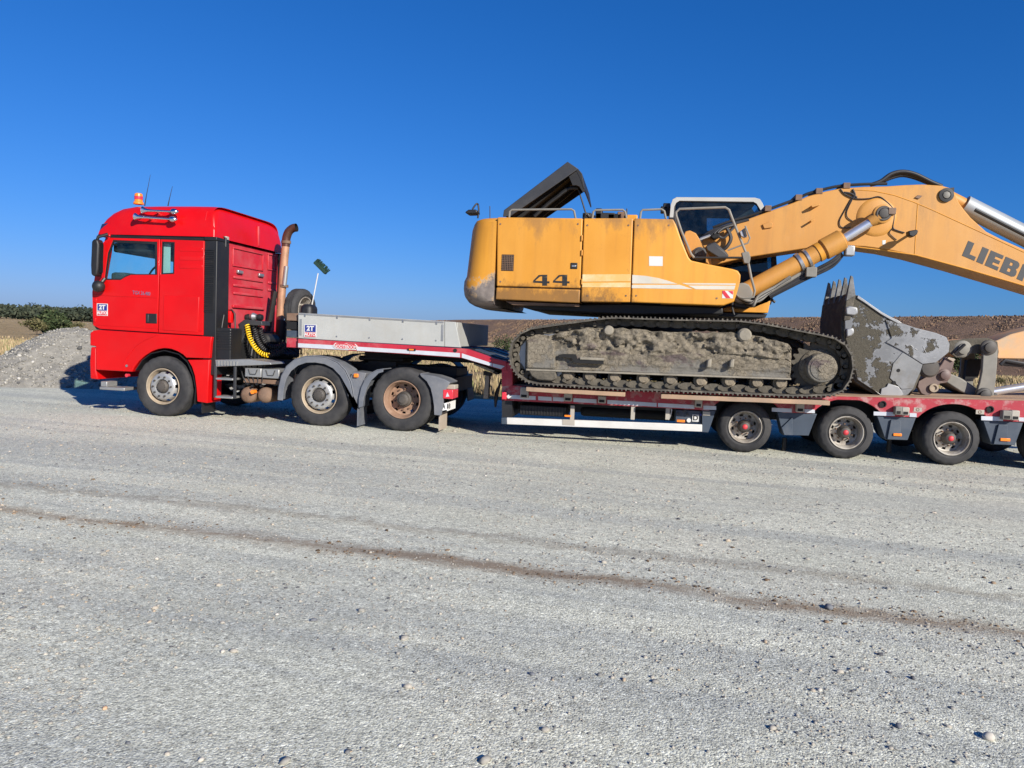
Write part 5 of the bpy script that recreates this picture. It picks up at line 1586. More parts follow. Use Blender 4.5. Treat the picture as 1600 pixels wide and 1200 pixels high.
def shoe_mesh():
    # local: x along the track, y across, z outwards; tips of the grousers at z = 0
    b = MB(); L = .098
    b.prism([(-L, -.045), (L * .9, -.045), (L * .9, -.026), (L * .62, -.024), (L * .55, .0), (L * .42, .0), (L * .35, -.026), (-L * .02, -.026), (-L * .08, -.002), (-L * .2, -.002), (-L * .26, -.026), (-L * .62, -.026), (-L * .70, -.004), (-L * .84, -.004), (-L * .9, -.028), (-L * 1.06, -.036)], -.30, .30)
    me = b.mesh('track_shoe', 30); me.materials.append(MAT['track_steel']); return me
def link_mesh():
    b = MB(); L = .108
    for y in (-.115, .075):
        b.prism([(-L, -.130), (-L * .4, -.150), (L * .3, -.150), (L, -.125), (L, -.068), (L * .5, -.048), (-L * .6, -.048), (-L, -.075)], y, y + .04)
    b.cyl((-L * .85, -.16, -.10), (-L * .85, .16, -.10), .030, .030, 10)
    me = b.mesh('track_link', 30); me.materials.append(MAT['mud_dark']); return me
SHOE, LINK = shoe_mesh(), link_mesh()
rs = resample(TPW, NS)
cen = sum(rs, Vector((0, 0))) / NS
def track(yc):
    t = empty('track', (cen.x, yc, cen.y), EXC)
    for k in range(NS):
        a, b = rs[k], rs[(k + 1) % NS]
        m = (a + b) / 2; d = (b - a).normalized()   # path runs clockwise: outwards normal is (-d.y, d.x)
        ang = math.atan2(d.y, d.x)
        for nm, me in (('track_shoe', SHOE), ('track_link', LINK)):
            o = bpy.data.objects.new(nm, me); COL.objects.link(o); put(o, t)
            j = random.uniform(-.006, .006)
            o.location = (m.x, yc, m.y); o.rotation_euler = (0, -ang + j, 0)
    return t
NY, FY = -.08, 2.68
track(NY); track(FY)

# ---- track frames caked with mud
ftop = [(821, 528), (838, 522.5), (858, 524), (877, 518), (905, 513.5), (935, 512), (975, 513), (1020, 517), (1070, 519), (1110, 518.5), (1150, 520), (1188, 525), (1215, 531), (1232, 538), (1238.5, 546)]
fbot = [(821, 577), (870, 578.5), (960, 581.5), (1070, 586), (1160, 589), (1236, 591.5)]
def track_frame(sgn, yface):
    Tp, Bt = PL(ftop, -.26), PL(fbot, -.26)
    x0, x1 = Tp[0][0], Bt[-1][0]
    nx, nz = 170, 46
    vs, fs = [], []
    for i in range(nx + 1):
        x = x0 + (x1 - x0) * i / nx
        zt = float(np.interp(x, [p[0] for p in Tp], [p[1] for p in Tp])) + .02 * fbm(x * 6, 1.7)
        zb = float(np.interp(x, [p[0] for p in Bt], [p[1] for p in Bt]))
        for j in range(nz + 1):
            q = j / nz; z = zb + (zt - zb) * q
            cake = min(1, max(0, (q - .30) / .25))
            cake *= min(1, max(0.15, (x - x0 - .28) / .25)) if q > .5 else min(1, max(.1, (x - x0 - .9) / .5)) * (.35 if x > .4 else .8)
            n1 = fbm(x * 2.2, z * 3.0, 5.1, 5); n2 = fbm(x * 9, z * 9, 2.2, 5); n3 = fbm(x * 26, z * 26, 7.2, 3)
            d = cake * (.040 + .045 * max(-.4, n1) + .034 * n2) + .012 * n2 + .014 * n3
            if cake > .4 and n1 < -.18: d -= .05        # fallen-off patches
            if .28 < q < .33: d -= .0
            if q < .16: d = .012 * n2 * .4 - .012 + (.018 if q < .06 else 0)
            if i in (0, nx) or j in (0, nz): d -= .06
            y = yface - sgn * d
            vs.append((x, y, z))
    for i in range(nx):
        for j in range(nz):
            a = i * (nz + 1) + j; fs.append((a, a + nz + 1, a + nz + 2, a + 1))
    # close the sides back to the inner face
    f = MB().add(vs, fs)
    o = f.build('track_frame', 'frame_mud', EXC, smooth=60, merge=False)
    ins = PL(ftop, -.26) + list(reversed(PL(fbot, -.26)))
    MB().prism(shrink(ins, .985, .93), yface + sgn * .05, yface + sgn * .42).build('frame_beam', 'mud_dark', o)
    return o
TF = track_frame(1, -.26); track_frame(-1, 2 * YC + .26)
# recesses and fittings on the near frame
def fx_box(pa, pb, Y0, Y1, nm, m, par, bev=.01):
    (x0, z1), (x1, z0) = P(*pa, Y0), P(*pb, Y0)
    return MB().box(x0, x1, Y0, Y1, z0, z1).build(nm, m, par, bevel=bev)
rc = MB().prism(PL([(872, 554.5), (880, 553), (899, 553.5), (902, 561), (943, 563.5), (943, 569), (906, 567.5), (897, 566), (893, 559.5), (874, 557)], -.34), -.345, -.28).build('frame_opening', 'dark_void', TF)
MB().prism(PL([(906, 558), (944, 559.5), (944, 563.5), (906, 562)], -.34), -.36, -.28).build('step_bar', 'mud_pale', TF, bevel=.008)
for px in (1103, 1138.5):
    MB().prism(PL([(px, 575), (px + 2.5, 562), (px + 9, 560), (px + 8, 574)], -.33), -.37, -.26).build('frame_lug', 'mud_pale', TF, bevel=.02)
MB().prism(PL([(822, 576), (1236, 590.8), (1236, 593.5), (822, 579)], -.3), -.31, -.05).build('frame_flange', 'mud_pale', TF, bevel=.005)
MB().prism(PL([(823, 530), (852, 527), (866, 533), (868, 577), (822, 576)], -.31), -.325, -.1).build('idler_yoke', 'frame_mud', TF, bevel=.03)
MB().prism(PL([(826, 579), (868, 580.5), (870, 592), (862, 595), (840, 594), (830, 588)], -.3), -.31, 0).build('idler_guard', 'mud_dark', TF, bevel=.02)
# idler, rollers, sprocket
def ring(px, py, Y, prof, nm, m, par, n=40, smooth=40):
    x, z = P(px, py, Y)
    return MB().lathe([(r, Y + a) for r, a in prof], n, (x, 0, z)).build(nm, m, par, smooth=smooth)
for side in (0, 1):
    yc = NY if side == 0 else FY
    ix, iz = P(848, 557, -.2)
    MB().lathe([(.25, yc - .10), (.385, yc - .10), (.40, yc - .075), (.40, yc - .05), (.375, yc - .045), (.375, yc + .045), (.40, yc + .05), (.40, yc + .10), (.25, yc + .10)], 44, (ix, 0, iz)).build('idler', 'bare_steel', EXC)
    for px, py in ((887, 586.5), (921, 587.2), (960, 589), (1005, 591.2), (1048, 593), (1094.5, 595.2), (1138.8, 595.5), (1182, 597.3), (1219, 598.6)):
        x, z = P(px, py, -.2)
        MB().lathe([(0, yc - .17), (.06, yc - .165), (.075, yc - .14), (.08, yc - .12), (.10, yc - .11), (.10, yc - .07), (.085, yc - .06), (.085, yc + .06), (.10, yc + .07), (.10, yc + .13), (0, yc + .15)], 18, (x, 0, z)).build('track_roller', 'mud', EXC)
    for px, py, r in ((951, 516.5, .075), (1163.7, 523.5, .098)):
        x, z = P(px, py, -.33)
        yy = yc - .27 if side == 0 else yc + .27; s_ = 1 if side == 0 else -1
        MB().lathe([(0, yy - s_ * .01), (r * .75, yy), (r, yy + s_ * .03), (r, yy + s_ * .4), (0, yy + s_ * .41)], 22, (x, 0, z)).build('carrier_roller', 'mud_pale', EXC)
    sx, sz = P(1277, 574, -.08)
    teeth = []
    NTH = 22
    for k in range(NTH * 4):
        a = 2 * math.pi * k / (NTH * 4); r = .385 if k % 4 in (1, 2) else .335
        teeth.append((sx + r * math.cos(a), sz + r * math.sin(a)))
    MB().prism(teeth, yc - .035, yc + .035).build('sprocket', 'mud_dark', EXC)
    s_ = 1 if side == 0 else -1
    MB().lathe([(0, yc - s_ * .34), (.06, yc - s_ * .345), (.065, yc - s_ * .335), (.16, yc - s_ * .335), (.165, yc - s_ * .325), (.195, yc - s_ * .32), (.208, yc - s_ * .29), (.212, yc - s_ * .10), (.26, yc - s_ * .06), (.28, yc)], 36, (sx, 0, sz)).build('final_drive', 'frame_mud', EXC, smooth=30)
# carbody between the tracks and slew ring
MB().box(-1.0, 1.7, .30, 2.3, 1.15, 1.62).build('car_body', 'mud_dark', EXC, bevel=.05)
MB().box(-1.2, 2.1, .1, 2.5, 1.25, 1.50).build('car_body_beam', 'mud_dark', EXC, bevel=.05)
MB().lathe([(.75, 1.60), (.78, 1.95), (.70, 2.12)], 48, (.05, YC, 0), 'Z').build('slew_ring', 'black_steel', EXC)

# ---- upper structure
BYN = -.20
BYF = 2.80
def plan_ring(inset):
    xr_, xl_ = P(775, 400, BYN)[0] - .012, P(717.5, 450, BYN)[0]
    xl_ += inset; y0, y1 = BYN + inset, BYF - inset
    r = .34; pts = [(xr_, y0)]
    for k in range(9):
        a = math.pi / 2 * k / 8; pts.append((xl_ + r - r * math.sin(a), y0 + r - r * math.cos(a)))
    bul = .18
    for k in range(1, 6):
        t = k / 6; pts.append((xl_ - bul * math.sin(math.pi * t), y0 + r + (y1 - y0 - 2 * r) * t))
    for k in range(9):
        a = math.pi / 2 * (8 - k) / 8; pts.append((xl_ + r - r * math.sin(a), y1 - r + r * math.cos(a)))
    pts.append((xr_, y1)); return pts
def counterweight():
    lev = [(2.03, .30), (2.07, .16), (2.12, .07), (2.20, .015), (2.30, .0), (2.42, .005), (2.50, .035), (3.22, .09), (3.31, .115), (3.36, .15), (3.385, .20), (3.39, .40)]
    vs, fs = [], []; n = len(plan_ring(0))
    for z, i in lev:
        vs += [(x, y, z) for x, y in plan_ring(i)]
    # keep the near and far faces flat against the doors: only the tail leans in
    out = []
    for li, (z, i) in enumerate(lev):
        base = plan_ring(0)
        for k, (x, y) in enumerate(plan_ring(i)):
            f = min(1, max(0, (base[0][0] - x) / .5)) if 2.1 < z < 3.36 else 1
            yy = base[k][1] + (y - base[k][1]) * (f if 2.1 < z < 3.36 else .55)
            out.append((x, yy, z))
    for l in range(len(lev) - 1):
        for k in range(n):
            a = l * n + k; b = l * n + (k + 1) % n; fs.append((a, b, b + n, a + n))
    fs.append(tuple(range(n))); fs.append(tuple(range(len(lev) * n - 1, (len(lev) - 1) * n - 1, -1)))
    return MB().add(out, fs).build('counterweight', 'yellow_weight', EXC, smooth=45)
CW = counterweight()
def ypanel(pts, nm='body_panel', y1=.45, m='yellow_panel', bev=.018, y0=BYN):
    return MB().prism(PL(pts, BYN), y0, y1).build(nm, m, EXC, bevel=bev, seg=3)
DR = ypanel([(777, 339.2), (910.5, 341), (906.7, 450.6), (775.8, 447.2)], 'engine_door')
ypanel([(775.5, 449), (906.3, 452.4), (905.5, 473.5), (774, 467.8)], 'skirt_panel')
PN = ypanel([(912.3, 341), (989.3, 340.5), (984.6, 472.3), (907.7, 471.8)], 'pump_panel')
FP = ypanel([(991.2, 341), (1052, 342.3), (1056, 350), (1066, 378), (1076, 402), (1080, 407), (1102.7, 412), (1145, 420.3), (1153, 423), (1157.5, 429.5), (1156.5, 440), (1152.5, 455), (1147, 471.5), (1131, 477.3), (1120, 477.3), (986, 472.5)], 'tank_panel', .75)
MB().box(P(780, 400, BYN)[0], P(1050, 400, BYN)[0], BYN + .03, .5, 2.16, 3.36).build('body_core', 'dark_void', EXC)
# far half of the house
MB().box(P(778, 400, BYN)[0], P(1040, 400, BYN)[0], .55, BYF, 2.15, 3.37).build('engine_house', 'yellow_panel', EXC, bevel=.05)
MB().prism(PL([(778, 345), (990, 346), (990, 343), (778, 341.8)], BYN), BYN + .05, .7).build('deck_plate', 'yellow_plain', EXC)
# underside: swing platform
MB().prism(PL([(800, 470), (905, 475), (985, 474), (1131, 480), (1131, 491), (985, 491), (930, 489), (830, 484)], 0), .10, 2.4).build('swing_platform', 'black_steel', EXC, bevel=.02)
MB().prism(PL([(790, 471), (905, 475.5), (905, 479), (800, 476)], -.1), -.1, 2.6).build('belly_plate', 'rust_steel', EXC)
MB().prism(PL([(1130, 482), (1160, 474), (1204, 470), (1200, 489), (1131, 487)], .9), .9, 2.75).build('frame_nose', 'yellow_plain', EXC, bevel=.01)
MB().prism(PL([(1120, 488.5), (1199, 490.5), (1196, 496), (1120, 494)], .95), .95, 2.6).build('nose_plate', 'black_steel', EXC)

# decals and fittings on the panels
def decal(pts, m, par, nm='decal', d=.0035, Y=BYN):
    return MB().prism(PL(pts, Y), Y - d, Y - .0004).build(nm, m, par)
z5 = lambda *q: [(980 + x / 5.217, 280 + y / 5.217) for x, y in q]
z4 = lambda *q: [(700 + x / 4.445, 230 + y / 4.445) for x, y in q]
z6 = lambda *q: [(1240 + x / 4.444, 250 + y / 4.444) for x, y in q]
z3 = lambda *q: [(1270 + x / 3.75, 420 + y / 3.75) for x, y in q]
z7 = lambda *q: [(1440 + x / 5., 500 + y / 5.) for x, y in q]
zb_ = lambda *q: [(1060 + x / 7.5, 340 + y / 7.5) for x, y in q]
M('faded_white', (.52, .49, .42), .6, var=.1, dust=.55, dcol=(.62, .42, .16), dscale=3.5)
decal(z5((42, 780), (150, 788), (250, 805), (340, 830), (410, 853), (40, 850)), 'faded_white', FP, 'stripe')
decal(z5((39, 861), (428, 861), (535, 896), (38, 888)), 'faded_white', FP, 'stripe')
decal(z5((445, 846), (885, 850), (882, 862), (485, 859)), 'faded_white', FP, 'stripe')
decal(z5((495, 867), (882, 868), (872, 900), (560, 897)), 'faded_white', FP, 'stripe')
M('ghost_white', (.66, .50, .27), .6, var=.12, dust=.8, dcol=(.60, .35, .09), dscale=3, dlo=.4, dhi=.6)
decal(z4((935, 942), (1268, 940), (1267, 973), (932, 972)), 'ghost_white', PN, 'stripe')
decal(z4((935, 884), (1270, 882), (1269, 930), (934, 934)), 'ghost_white', PN, 'stripe')
decal(z5((178, 628), (290, 630), (289, 708), (178, 706)), 'sticker_white', FP, 'notice')
hz = decal(z5((776, 908), (865, 910), (862, 972), (773, 970)), 'sticker_white', FP, 'hazard_mark')
decal(z5((777, 909), (795, 909), (842, 969), (806, 969), (776, 930)), 'sticker_red', hz, 'hazard_stripe', .0065)
decal(z5((822, 911), (862, 912), (862, 938), (858, 940)), 'sticker_red', hz, 'hazard_stripe', .0065)
for (px, py, par) in ((782, 350, DR), (782, 440, DR), (903, 350, DR), (918, 352, PN), (918, 462, PN), (982, 352, PN), (978, 462, PN), (997, 352, FP), (994, 462, FP), (1045, 352, FP), (1120, 466, FP)):
    x, z = P(px, py, BYN); MB().cyl((x, BYN - .006, z), (x, BYN, z), .014, .014, 8).build('panel_bolt', 'rust_steel', par)
for py in (372, 395, 440):
    x, z = P(909.3, py, BYN); MB().cyl((x, BYN - .014, z - .04), (x, BYN - .014, z + .04), .012, .012, 8).build('door_hinge', 'yellow_panel', DR)
# grille and latch of the engine door
(x0, z1), (x1, z0) = P(784.3, 397.5, BYN), P(802.3, 423.5, BYN)
gr = MB().box(x0, x1, BYN - .004, BYN + .02, z0, z1).build('grille', 'dark_void', DR)
for k in range(7):
    x = x0 + (x1 - x0) * (k + .5) / 7
    MB().box(x - .0035, x + .0035, BYN - .010, BYN - .004, z0 + .005, z1 - .005).build('grille_bar', 'rust_steel', gr)
for k in range(9):
    z = z0 + (z1 - z0) * (k + .5) / 9
    MB().box(x0 + .004, x1 - .004, BYN - .014, BYN - .010, z - .003, z + .003).build('grille_bar', 'rust_steel', gr)
(x0, z1), (x1, z0) = P(891.5, 410.5, BYN), P(902, 420.5, BYN)
lt = MB().box(x0, x1, BYN - .010, BYN + .01, z0, z1).build('door_latch', 'black_steel', DR, bevel=.008)
MB().box(x0 + .02, x1 - .02, BYN - .02, BYN - .010, z0 + .03, z1 - .035).build('latch_handle', 'steel', DR, bevel=.004)
def four(dx):
    s = lambda *q: z4(*[(x + dx, y) for x, y in q])
    g = decal(s((655, 886), (690, 886), (688, 962), (655, 962)), 'decal_black', DR, 'numeral')
    decal(s((592, 928), (655, 930), (655, 944), (590, 940)), 'decal_black', DR, 'numeral', .004)
    decal(s((690, 931), (706, 932), (705, 946), (690, 945)), 'decal_black', DR, 'numeral', .004)
    decal(s((630, 888), (655, 886), (655, 896), (640, 898), (612, 922), (606, 928), (592, 927)), 'decal_black', DR, 'numeral', .005)
four(0); four(139)
# handrails
def rail3(pts, Y, r=.016, nm='handrail', m='link_grey'):
    return MB().tube([p3(x, y, Y) for x, y in pts], r, 8).build(nm, m, EXC)
rail3([(795.5, 341), (796.5, 330.5), (800, 327.8), (893, 327), (897, 329.5), (899.5, 342)], -.05)
rail3([(925.5, 342), (927, 331), (930, 328.3), (973, 327.8), (977, 331), (979, 342)], -.05)
rail3([(1000, 342), (1001.5, 331), (1004, 328), (1034, 327), (1038, 330), (1040.5, 342)], -.05)
# things on the engine deck
random.seed(3)
for (px, py, w, h, m) in ((936, 335, .10, .20, 'black_steel'), (946, 337, .3, .08, 'black_steel'), (960, 338, .2, .07, 'dark_void'), (972, 337, .14, .12, 'rust_steel'), (985, 339, .22, .05, 'yellow_plain'), (918, 338, .14, .10, 'black_steel')):
    x, z = P(px, py, .4)
    MB().box(x - w / 2, x + w / 2, .3, .6, 3.37, max(3.40, z + h * .4)).build('deck_fitting', m, EXC, bevel=.015)
MB().tube(sm([p3(912, 338, .3), p3(917, 334, .3), p3(922, 339, .3), p3(930, 338, .3)]), .02, 8).build('deck_hose', 'rubber_hose', EXC)
MB().tube([p3(979.5, 343, .2), p3(979.5, 326, .2)], .01, 6).build('deck_aerial', 'black_steel', EXC)
MB().tube([p3(765.5, 342, .2), p3(765.5, 322, .2)], .007, 6).build('deck_aerial', 'black_steel', EXC)
# rear mirror
MB().tube(sm([p3(746.5, 341, .15), p3(748, 330, .15), p3(747, 320, .15), p3(744, 319, .12), p3(738, 327, .1)]), .014, 8).build('mirror_arm', 'black_steel', EXC)
MB().prism(PL(z4((125, 458), (150, 440), (205, 438), (215, 455), (205, 468), (140, 470)), .1), .0, .22).build('rear_mirror', 'black_plastic', EXC, bevel=.02)
# raised engine hood
def hood():
    Y0, Y1 = .15, 1.85
    side = z4((381, 482), (388, 437), (830, 100), (905, 150), (500, 433), (432, 480))
    o = MB().prism(PL(z4((384, 470), (388, 437), (830, 100), (843, 108), (405, 450)), Y0), Y0 + .02, Y1).build('engine_hood', 'grey_hood', EXC, bevel=.012)
    MB().prism(PL(z4((402, 474), (405, 452), (840, 112), (860, 122), (425, 476)), Y0), Y0 + .03, Y1 - .03).build('hood_shade_sheet', 'dark_void', o)  # added near-black sheet, so bounced light doesn't brighten the hood's underside
    MB().prism(PL(side, Y0), Y0, Y0 + .025).build('hood_skirt', 'grey_hood', o, bevel=.006)
    MB().prism(PL(side, Y0), Y1 - .025, Y1).build('hood_skirt', 'dark_void', o, bevel=.006)  # far skirt near-black, unlike the near one: shade put into its colour
    MB().prism(PL(z4((828, 102), (905, 150), (930, 180), (948, 285), (940, 290), (915, 215), (890, 165), (822, 120)), Y0), Y0 + .026, Y1 - .026).build('hood_lip', 'black_steel', o, bevel=.006)
    MB().prism(PL(z4((905, 152), (928, 178), (950, 300), (935, 308), (912, 270), (890, 260), (865, 262), (840, 200)), Y0), Y0 + .03, Y0 + .07).build('hood_bracket', 'black_steel', o)
    MB().tube([p3(*z4((908, 298))[0], .25), p3(*z4((960, 470))[0], .25)], .012, 8).build('hood_stay', 'black_steel', o)
    MB().tube(sm([p3(*q, .3) for q in z4((600, 480), (700, 390), (760, 345), (800, 312), (850, 285), (905, 285))]), .03, 8).build('hood_strut', 'black_steel', o)
    for k in range(3):
        y = .5 + k * .5
        MB().prism(PL(z4((440, 470), (830, 145), (850, 160), (470, 478)), Y0), y, y + .05).build('hood_rib', 'dark_void', o)  # ribs near-black as well, the underside's shade painted in
hood()

# ---- operator's cab on the far side
CA, CB = 1.78, 2.75
cabo = [(1046, 340), (1048, 320), (1051, 311.5), (1057, 308.6), (1180, 309.5), (1187, 311), (1191, 317), (1200, 340), (1212.5, 392), (1214.5, 420), (1213, 450), (1205, 475), (1190, 488), (1052, 485)]
cabw = [(1054.5, 335), (1056, 318.5), (1060, 315.5), (1178, 317.5), (1183, 322), (1193, 345), (1205, 392), (1206, 425), (1150, 424), (1080, 395), (1063, 372)]
def cabside(Y0, Y1):
    o = MB().plate(PL(cabo, CA), [PL(cabw, CA)], Y0, Y1).build('cab_frame', 'black_plastic', EXC, bevel=.01)
    MB().prism(shrink(PL(cabw, CA), 1.01), (Y0 + Y1) / 2 - .003, (Y0 + Y1) / 2 + .003).build('cab_pane', 'cab_glass', o)
    return o
cn = cabside(CA, CA + .05)
fw0 = [(1104, 341), (1139, 341.5), (1150, 362), (1104, 361)]
fo = MB().plate(PL(cabo, CA), [PL(fw0, CB)], CB - .05, CB).build('cab_frame', 'black_plastic', EXC)
MB().prism(shrink(PL(fw0, CB), 1.02), CB - .028, CB - .022).build('cab_pane', 'cab_glass', fo)
ctop = [(1046, 340), (1048, 320), (1051, 311.5), (1057, 308.6), (1180, 309.5), (1187, 311), (1191, 317), (1197, 331), (1189.5, 331), (1182, 318.5), (1177, 315.6), (1062, 313.8), (1056.5, 317), (1053.5, 323), (1052, 340)]
MB().prism(PL(ctop, CA), CA - .012, CA - .001).build('cab_trim', 'white_paint', cn, bevel=.004)
MB().prism(PL([(1051, 311.5), (1057, 307.6), (1180, 308.5), (1188, 311), (1180, 313), (1057, 312)], CA), CA + .0, CB + .01).build('cab_roof', 'white_paint', EXC, bevel=.02)
MB().prism(PL([(1046, 340), (1048, 320), (1051, 312), (1056, 313), (1052, 340)], CA), CA + .05, CB - .05).build('cab_back', 'white_paint', EXC)
fw_ = PL([(1191, 317), (1200, 340), (1212.5, 392), (1214.5, 420), (1213, 450)], CA)
MB().strip([(x, z) for x, z in fw_], -.006, CA + .05, CB - .05).build('cab_front_glass', 'cab_glass', EXC)
MB().box(P(1075, 400, 2.2)[0], P(1120, 400, 2.2)[0], 2.0, 2.5, 2.5, 2.75).build('cab_seat', 'seat_cloth', EXC, bevel=.05)
MB().box(P(1072, 400, 2.2)[0], P(1084, 400, 2.2)[0], 2.0, 2.5, 2.75, 3.45).build('seat_back', 'seat_cloth', EXC, bevel=.05)
for px, py in ((1038, 326), (1042, 321), (1044, 330)):
    x, z = P(px, py, CA); MB().box(x - .06, x + .06, CA + .1, CA + .25, z - .05, z + .06).build('work_lamp', 'black_plastic', EXC, bevel=.015)
# grab frame beside the boom foot
rail3(z5((545, 640), (520, 610), (440, 420), (400, 300), (398, 270), (425, 243), (560, 238), (800, 230), (830, 250), (860, 330), (975, 620), (1010, 800), (1040, 910), (1030, 960), (950, 968), (915, 962)), .30, .019, 'grab_frame')
rail3(z5((540, 640), (660, 640), (960, 640)), .30, .017, 'grab_frame', 'black_steel')
MB().prism(PL(z5((930, 600), (990, 590), (1005, 640), (995, 690), (950, 685)), .30), .27, .36).build('frame_clamp', 'link_grey', EXC, bevel=.01)
# hanging lamp housing between the rails
MB().prism(PL(z5((640, 545), (700, 515), (830, 620), (800, 660), (770, 655), (650, 580)), .32), .32, .50).build('work_lamp', 'grey_hood', EXC, bevel=.015)
# mirror with bracket
MB().prism(PL(z5((915, 430), (960, 395), (978, 470), (955, 480), (925, 465)), .28), .25, .32).build('side_mirror', 'steel', EXC, bevel=.008)
MB().prism(PL(z5((938, 412), (962, 398), (976, 465), (958, 472)), .25), .235, .249).build('mirror_back', 'black_plastic', EXC, bevel=.004)
rail3(z5((962, 380), (1000, 480), (985, 520), (900, 550), (820, 580)), .30, .012, 'mirror_arm')
# boom foot lug and pin
LUG = MB().prism(PL(z5((455, 470), (475, 425), (510, 416), (560, 440), (600, 500), (640, 570), (680, 650), (690, 700), (640, 690), (520, 660), (480, 560)), .70), .70, .80).build('boom_lug', 'yellow_boom', EXC, bevel=.012)
x, z = P(1093, 396.5, .62)
MB().lathe([(0, .60), (.03, .595), (.035, .61), (.075, .605), (.085, .62), (.105, .625), (.11, .66), (.11, .75)], 30, (x, 0, z)).build('boom_pin', 'grey_hood', EXC)
MB().prism(PL(z5((505, 660), (530, 600), (640, 600), (640, 685), (560, 680)), .74), .66, .78).build('pin_recess', 'dark_void', EXC, bevel=.02)

# ---- boom
BN, BF = .98, 1.64
btop = [(1093, 380), (1114, 359.5), (1140, 350), (1172, 341), (1240, 316.5), (1262.5, 306.5), (1290, 299), (1314, 294.3), (1350, 291.8), (1386, 291), (1415, 289), (1442, 288), (1472, 290), (1484, 293.5), (1490, 298), (1494, 306), (1499, 317), (1507, 328), (1517, 340), (1541.5, 362), (1565, 374), (1600, 389.5), (1700, 434), (1800, 478)]
bbot = [(1085, 404), (1112, 415.5), (1162, 403), (1254, 389), (1300, 384.5), (1323, 384), (1352.5, 385.5), (1386, 390), (1429, 399), (1500, 418), (1600, 447.5), (1700, 477.5), (1815, 512)]
BOOM = MB().prism(PL(btop, BN) + list(reversed(PL(bbot, BN))), BN, BF).build('boom', 'yellow_boom', EXC, bevel=.014)
# the side seam where the upper plate is welded on
MB().tube([p3(*q, BN - .001) for q in z6((400, 205), (560, 215), (700, 245), (830, 290), (960, 345), (1200, 455), (1600, 640))], .006, 6).build('weld_seam', 'yellow_plain', BOOM)
MB().tube([p3(*q, BN - .001) for q in z6((862, 305), (850, 480), (840, 660))], .006, 6).build('weld_seam', 'yellow_plain', BOOM)
MB().tube([p3(*q, BN - .001) for q in z6((380, 597), (640, 628), (850, 660), (1200, 755), (1600, 872))], .009, 6).build('weld_seam', 'yellow_plain', BOOM)
# boss for the hoist cylinders
bxp, bzp = P(1375, 336.5, .80)
MB().lathe([(.30, BN + .005), (.285, BN - .012), (.24, BN - .022), (.17, BN - .028), (.12, BN - .032), (.09, BN - .04), (.085, BN - .24)], 40, P3 if False else (bxp, 0, bzp)).build('cylinder_boss', 'yellow_boom', BOOM, smooth=60)
MB().lathe([(.085, BN - .16), (.115, BN - .36), (.105, BN - .385), (.078, BN - .385), (.075, BN - .375), (.070, BN - .40), (.03, BN - .41), (0, BN - .405)], 30, (bxp, 0, bzp)).build('boss_pin', 'hub_dark', BOOM)
MB().lathe([(.12, BN - .24), (.14, BN - .25), (.14, BN - .36), (.112, BN - .37)], 30, (bxp, 0, bzp)).build('boss_collar', 'yellow_boom', BOOM)
MB().box(bxp + .05, bxp + .16, BN - .41, BN - .37, bzp - .02, bzp + .08).build('pin_keeper', 'rust_steel', BOOM, bevel=.01)
MB().lathe([(.33, BF - .03), (.24, BF + .07), (.13, BF + .16), (.13, BF + .38), (0, BF + .38)], 30, (bxp, 0, bzp)).build('cylinder_boss', 'yellow_boom', BOOM, smooth=60)
# stick-cylinder ear pin
ex_, ez_ = P(1478, 305, BN)
MB().lathe([(.105, BN - .03), (.105, BN + .02)], 28, (ex_, 0, ez_)).build('ear_bush', 'black_steel', BOOM)
MB().lathe([(.105, BN - .03), (.062, BN - .034), (.058, BN - .022), (.03, BN - .02), (0, BN - .02)], 28, (ex_, 0, ez_)).build('ear_pin', 'black_steel', BOOM)
MB().lathe([(.05, BN - .036), (.03, BN - .045), (0, BN - .045)], 20, (ex_, 0, ez_)).build('pin_end', 'link_grey', BOOM)
MB().prism(PL(z6((1085, 190), (1125, 185), (1125, 215), (1105, 212)), BN), BN + .05, BF - .05).build('grease_block', 'black_steel', BOOM)
# brackets welded on the boom side
def lugs(pts, m, y=.10, nm='boom_bracket'):
    return MB().prism(PL(z6(*pts), BN), BN - y, BN + .01).build(nm, m, BOOM, bevel=.004)
lugs(((838, 262), (862, 244), (893, 250), (868, 272)), 'rust_steel', .02); lugs(((110, 325), (165, 312), (170, 322), (118, 338)), 'yellow_boom', .12)
lugs(((105, 428), (130, 415), (134, 424), (112, 440)), 'yellow_boom', .12)
lugs(((615, 558), (640, 556), (637, 586), (615, 588)), 'sticker_white', .004, 'notice')
x0 = z5((1100, 370), (1160, 348), (1185, 360), (1180, 395), (1115, 405))
MB().prism(PL(x0, BN), BN - .03, BN).build('boom_step', 'yellow_boom', BOOM, bevel=.006)
# boom work lamp on its bracket
WL = MB().prism(PL(z6((785, 497), (840, 488), (855, 495), (845, 520), (820, 540), (790, 530)), .74), .66, .80).build('boom_lamp', 'black_plastic', BOOM, bevel=.015)
MB().tube([p3(*z6((835, 510))[0], .78), p3(*z6((800, 520))[0], BN)], .02, 8).build('lamp_arm', 'yellow_boom', BOOM)
# thin cables clipped to the boom side
def cable(pts, r=.010, Y=BN - .015):
    MB().tube(sm([p3(*q, Y) for q in z6(*pts)]), r, 6).build('cable', 'rubber_hose', BOOM)
cable(((325, 200), (360, 240), (430, 268), (520, 268), (590, 255), (640, 285), (690, 340), (697, 400), (690, 470), (720, 490), (770, 505)))
cable(((415, 200), (410, 265), (385, 320), (368, 365), (375, 400), (410, 425)), .008)
cable(((400, 270), (350, 360), (320, 420), (325, 460), (360, 473), (395, 470)), .008)
cable(((690, 470), (665, 505), (690, 535), (715, 555)), .008)
cable(((350, 225), (400, 235), (440, 262)), .016); cable(((410, 205), (425, 240), (410, 268)), .016)
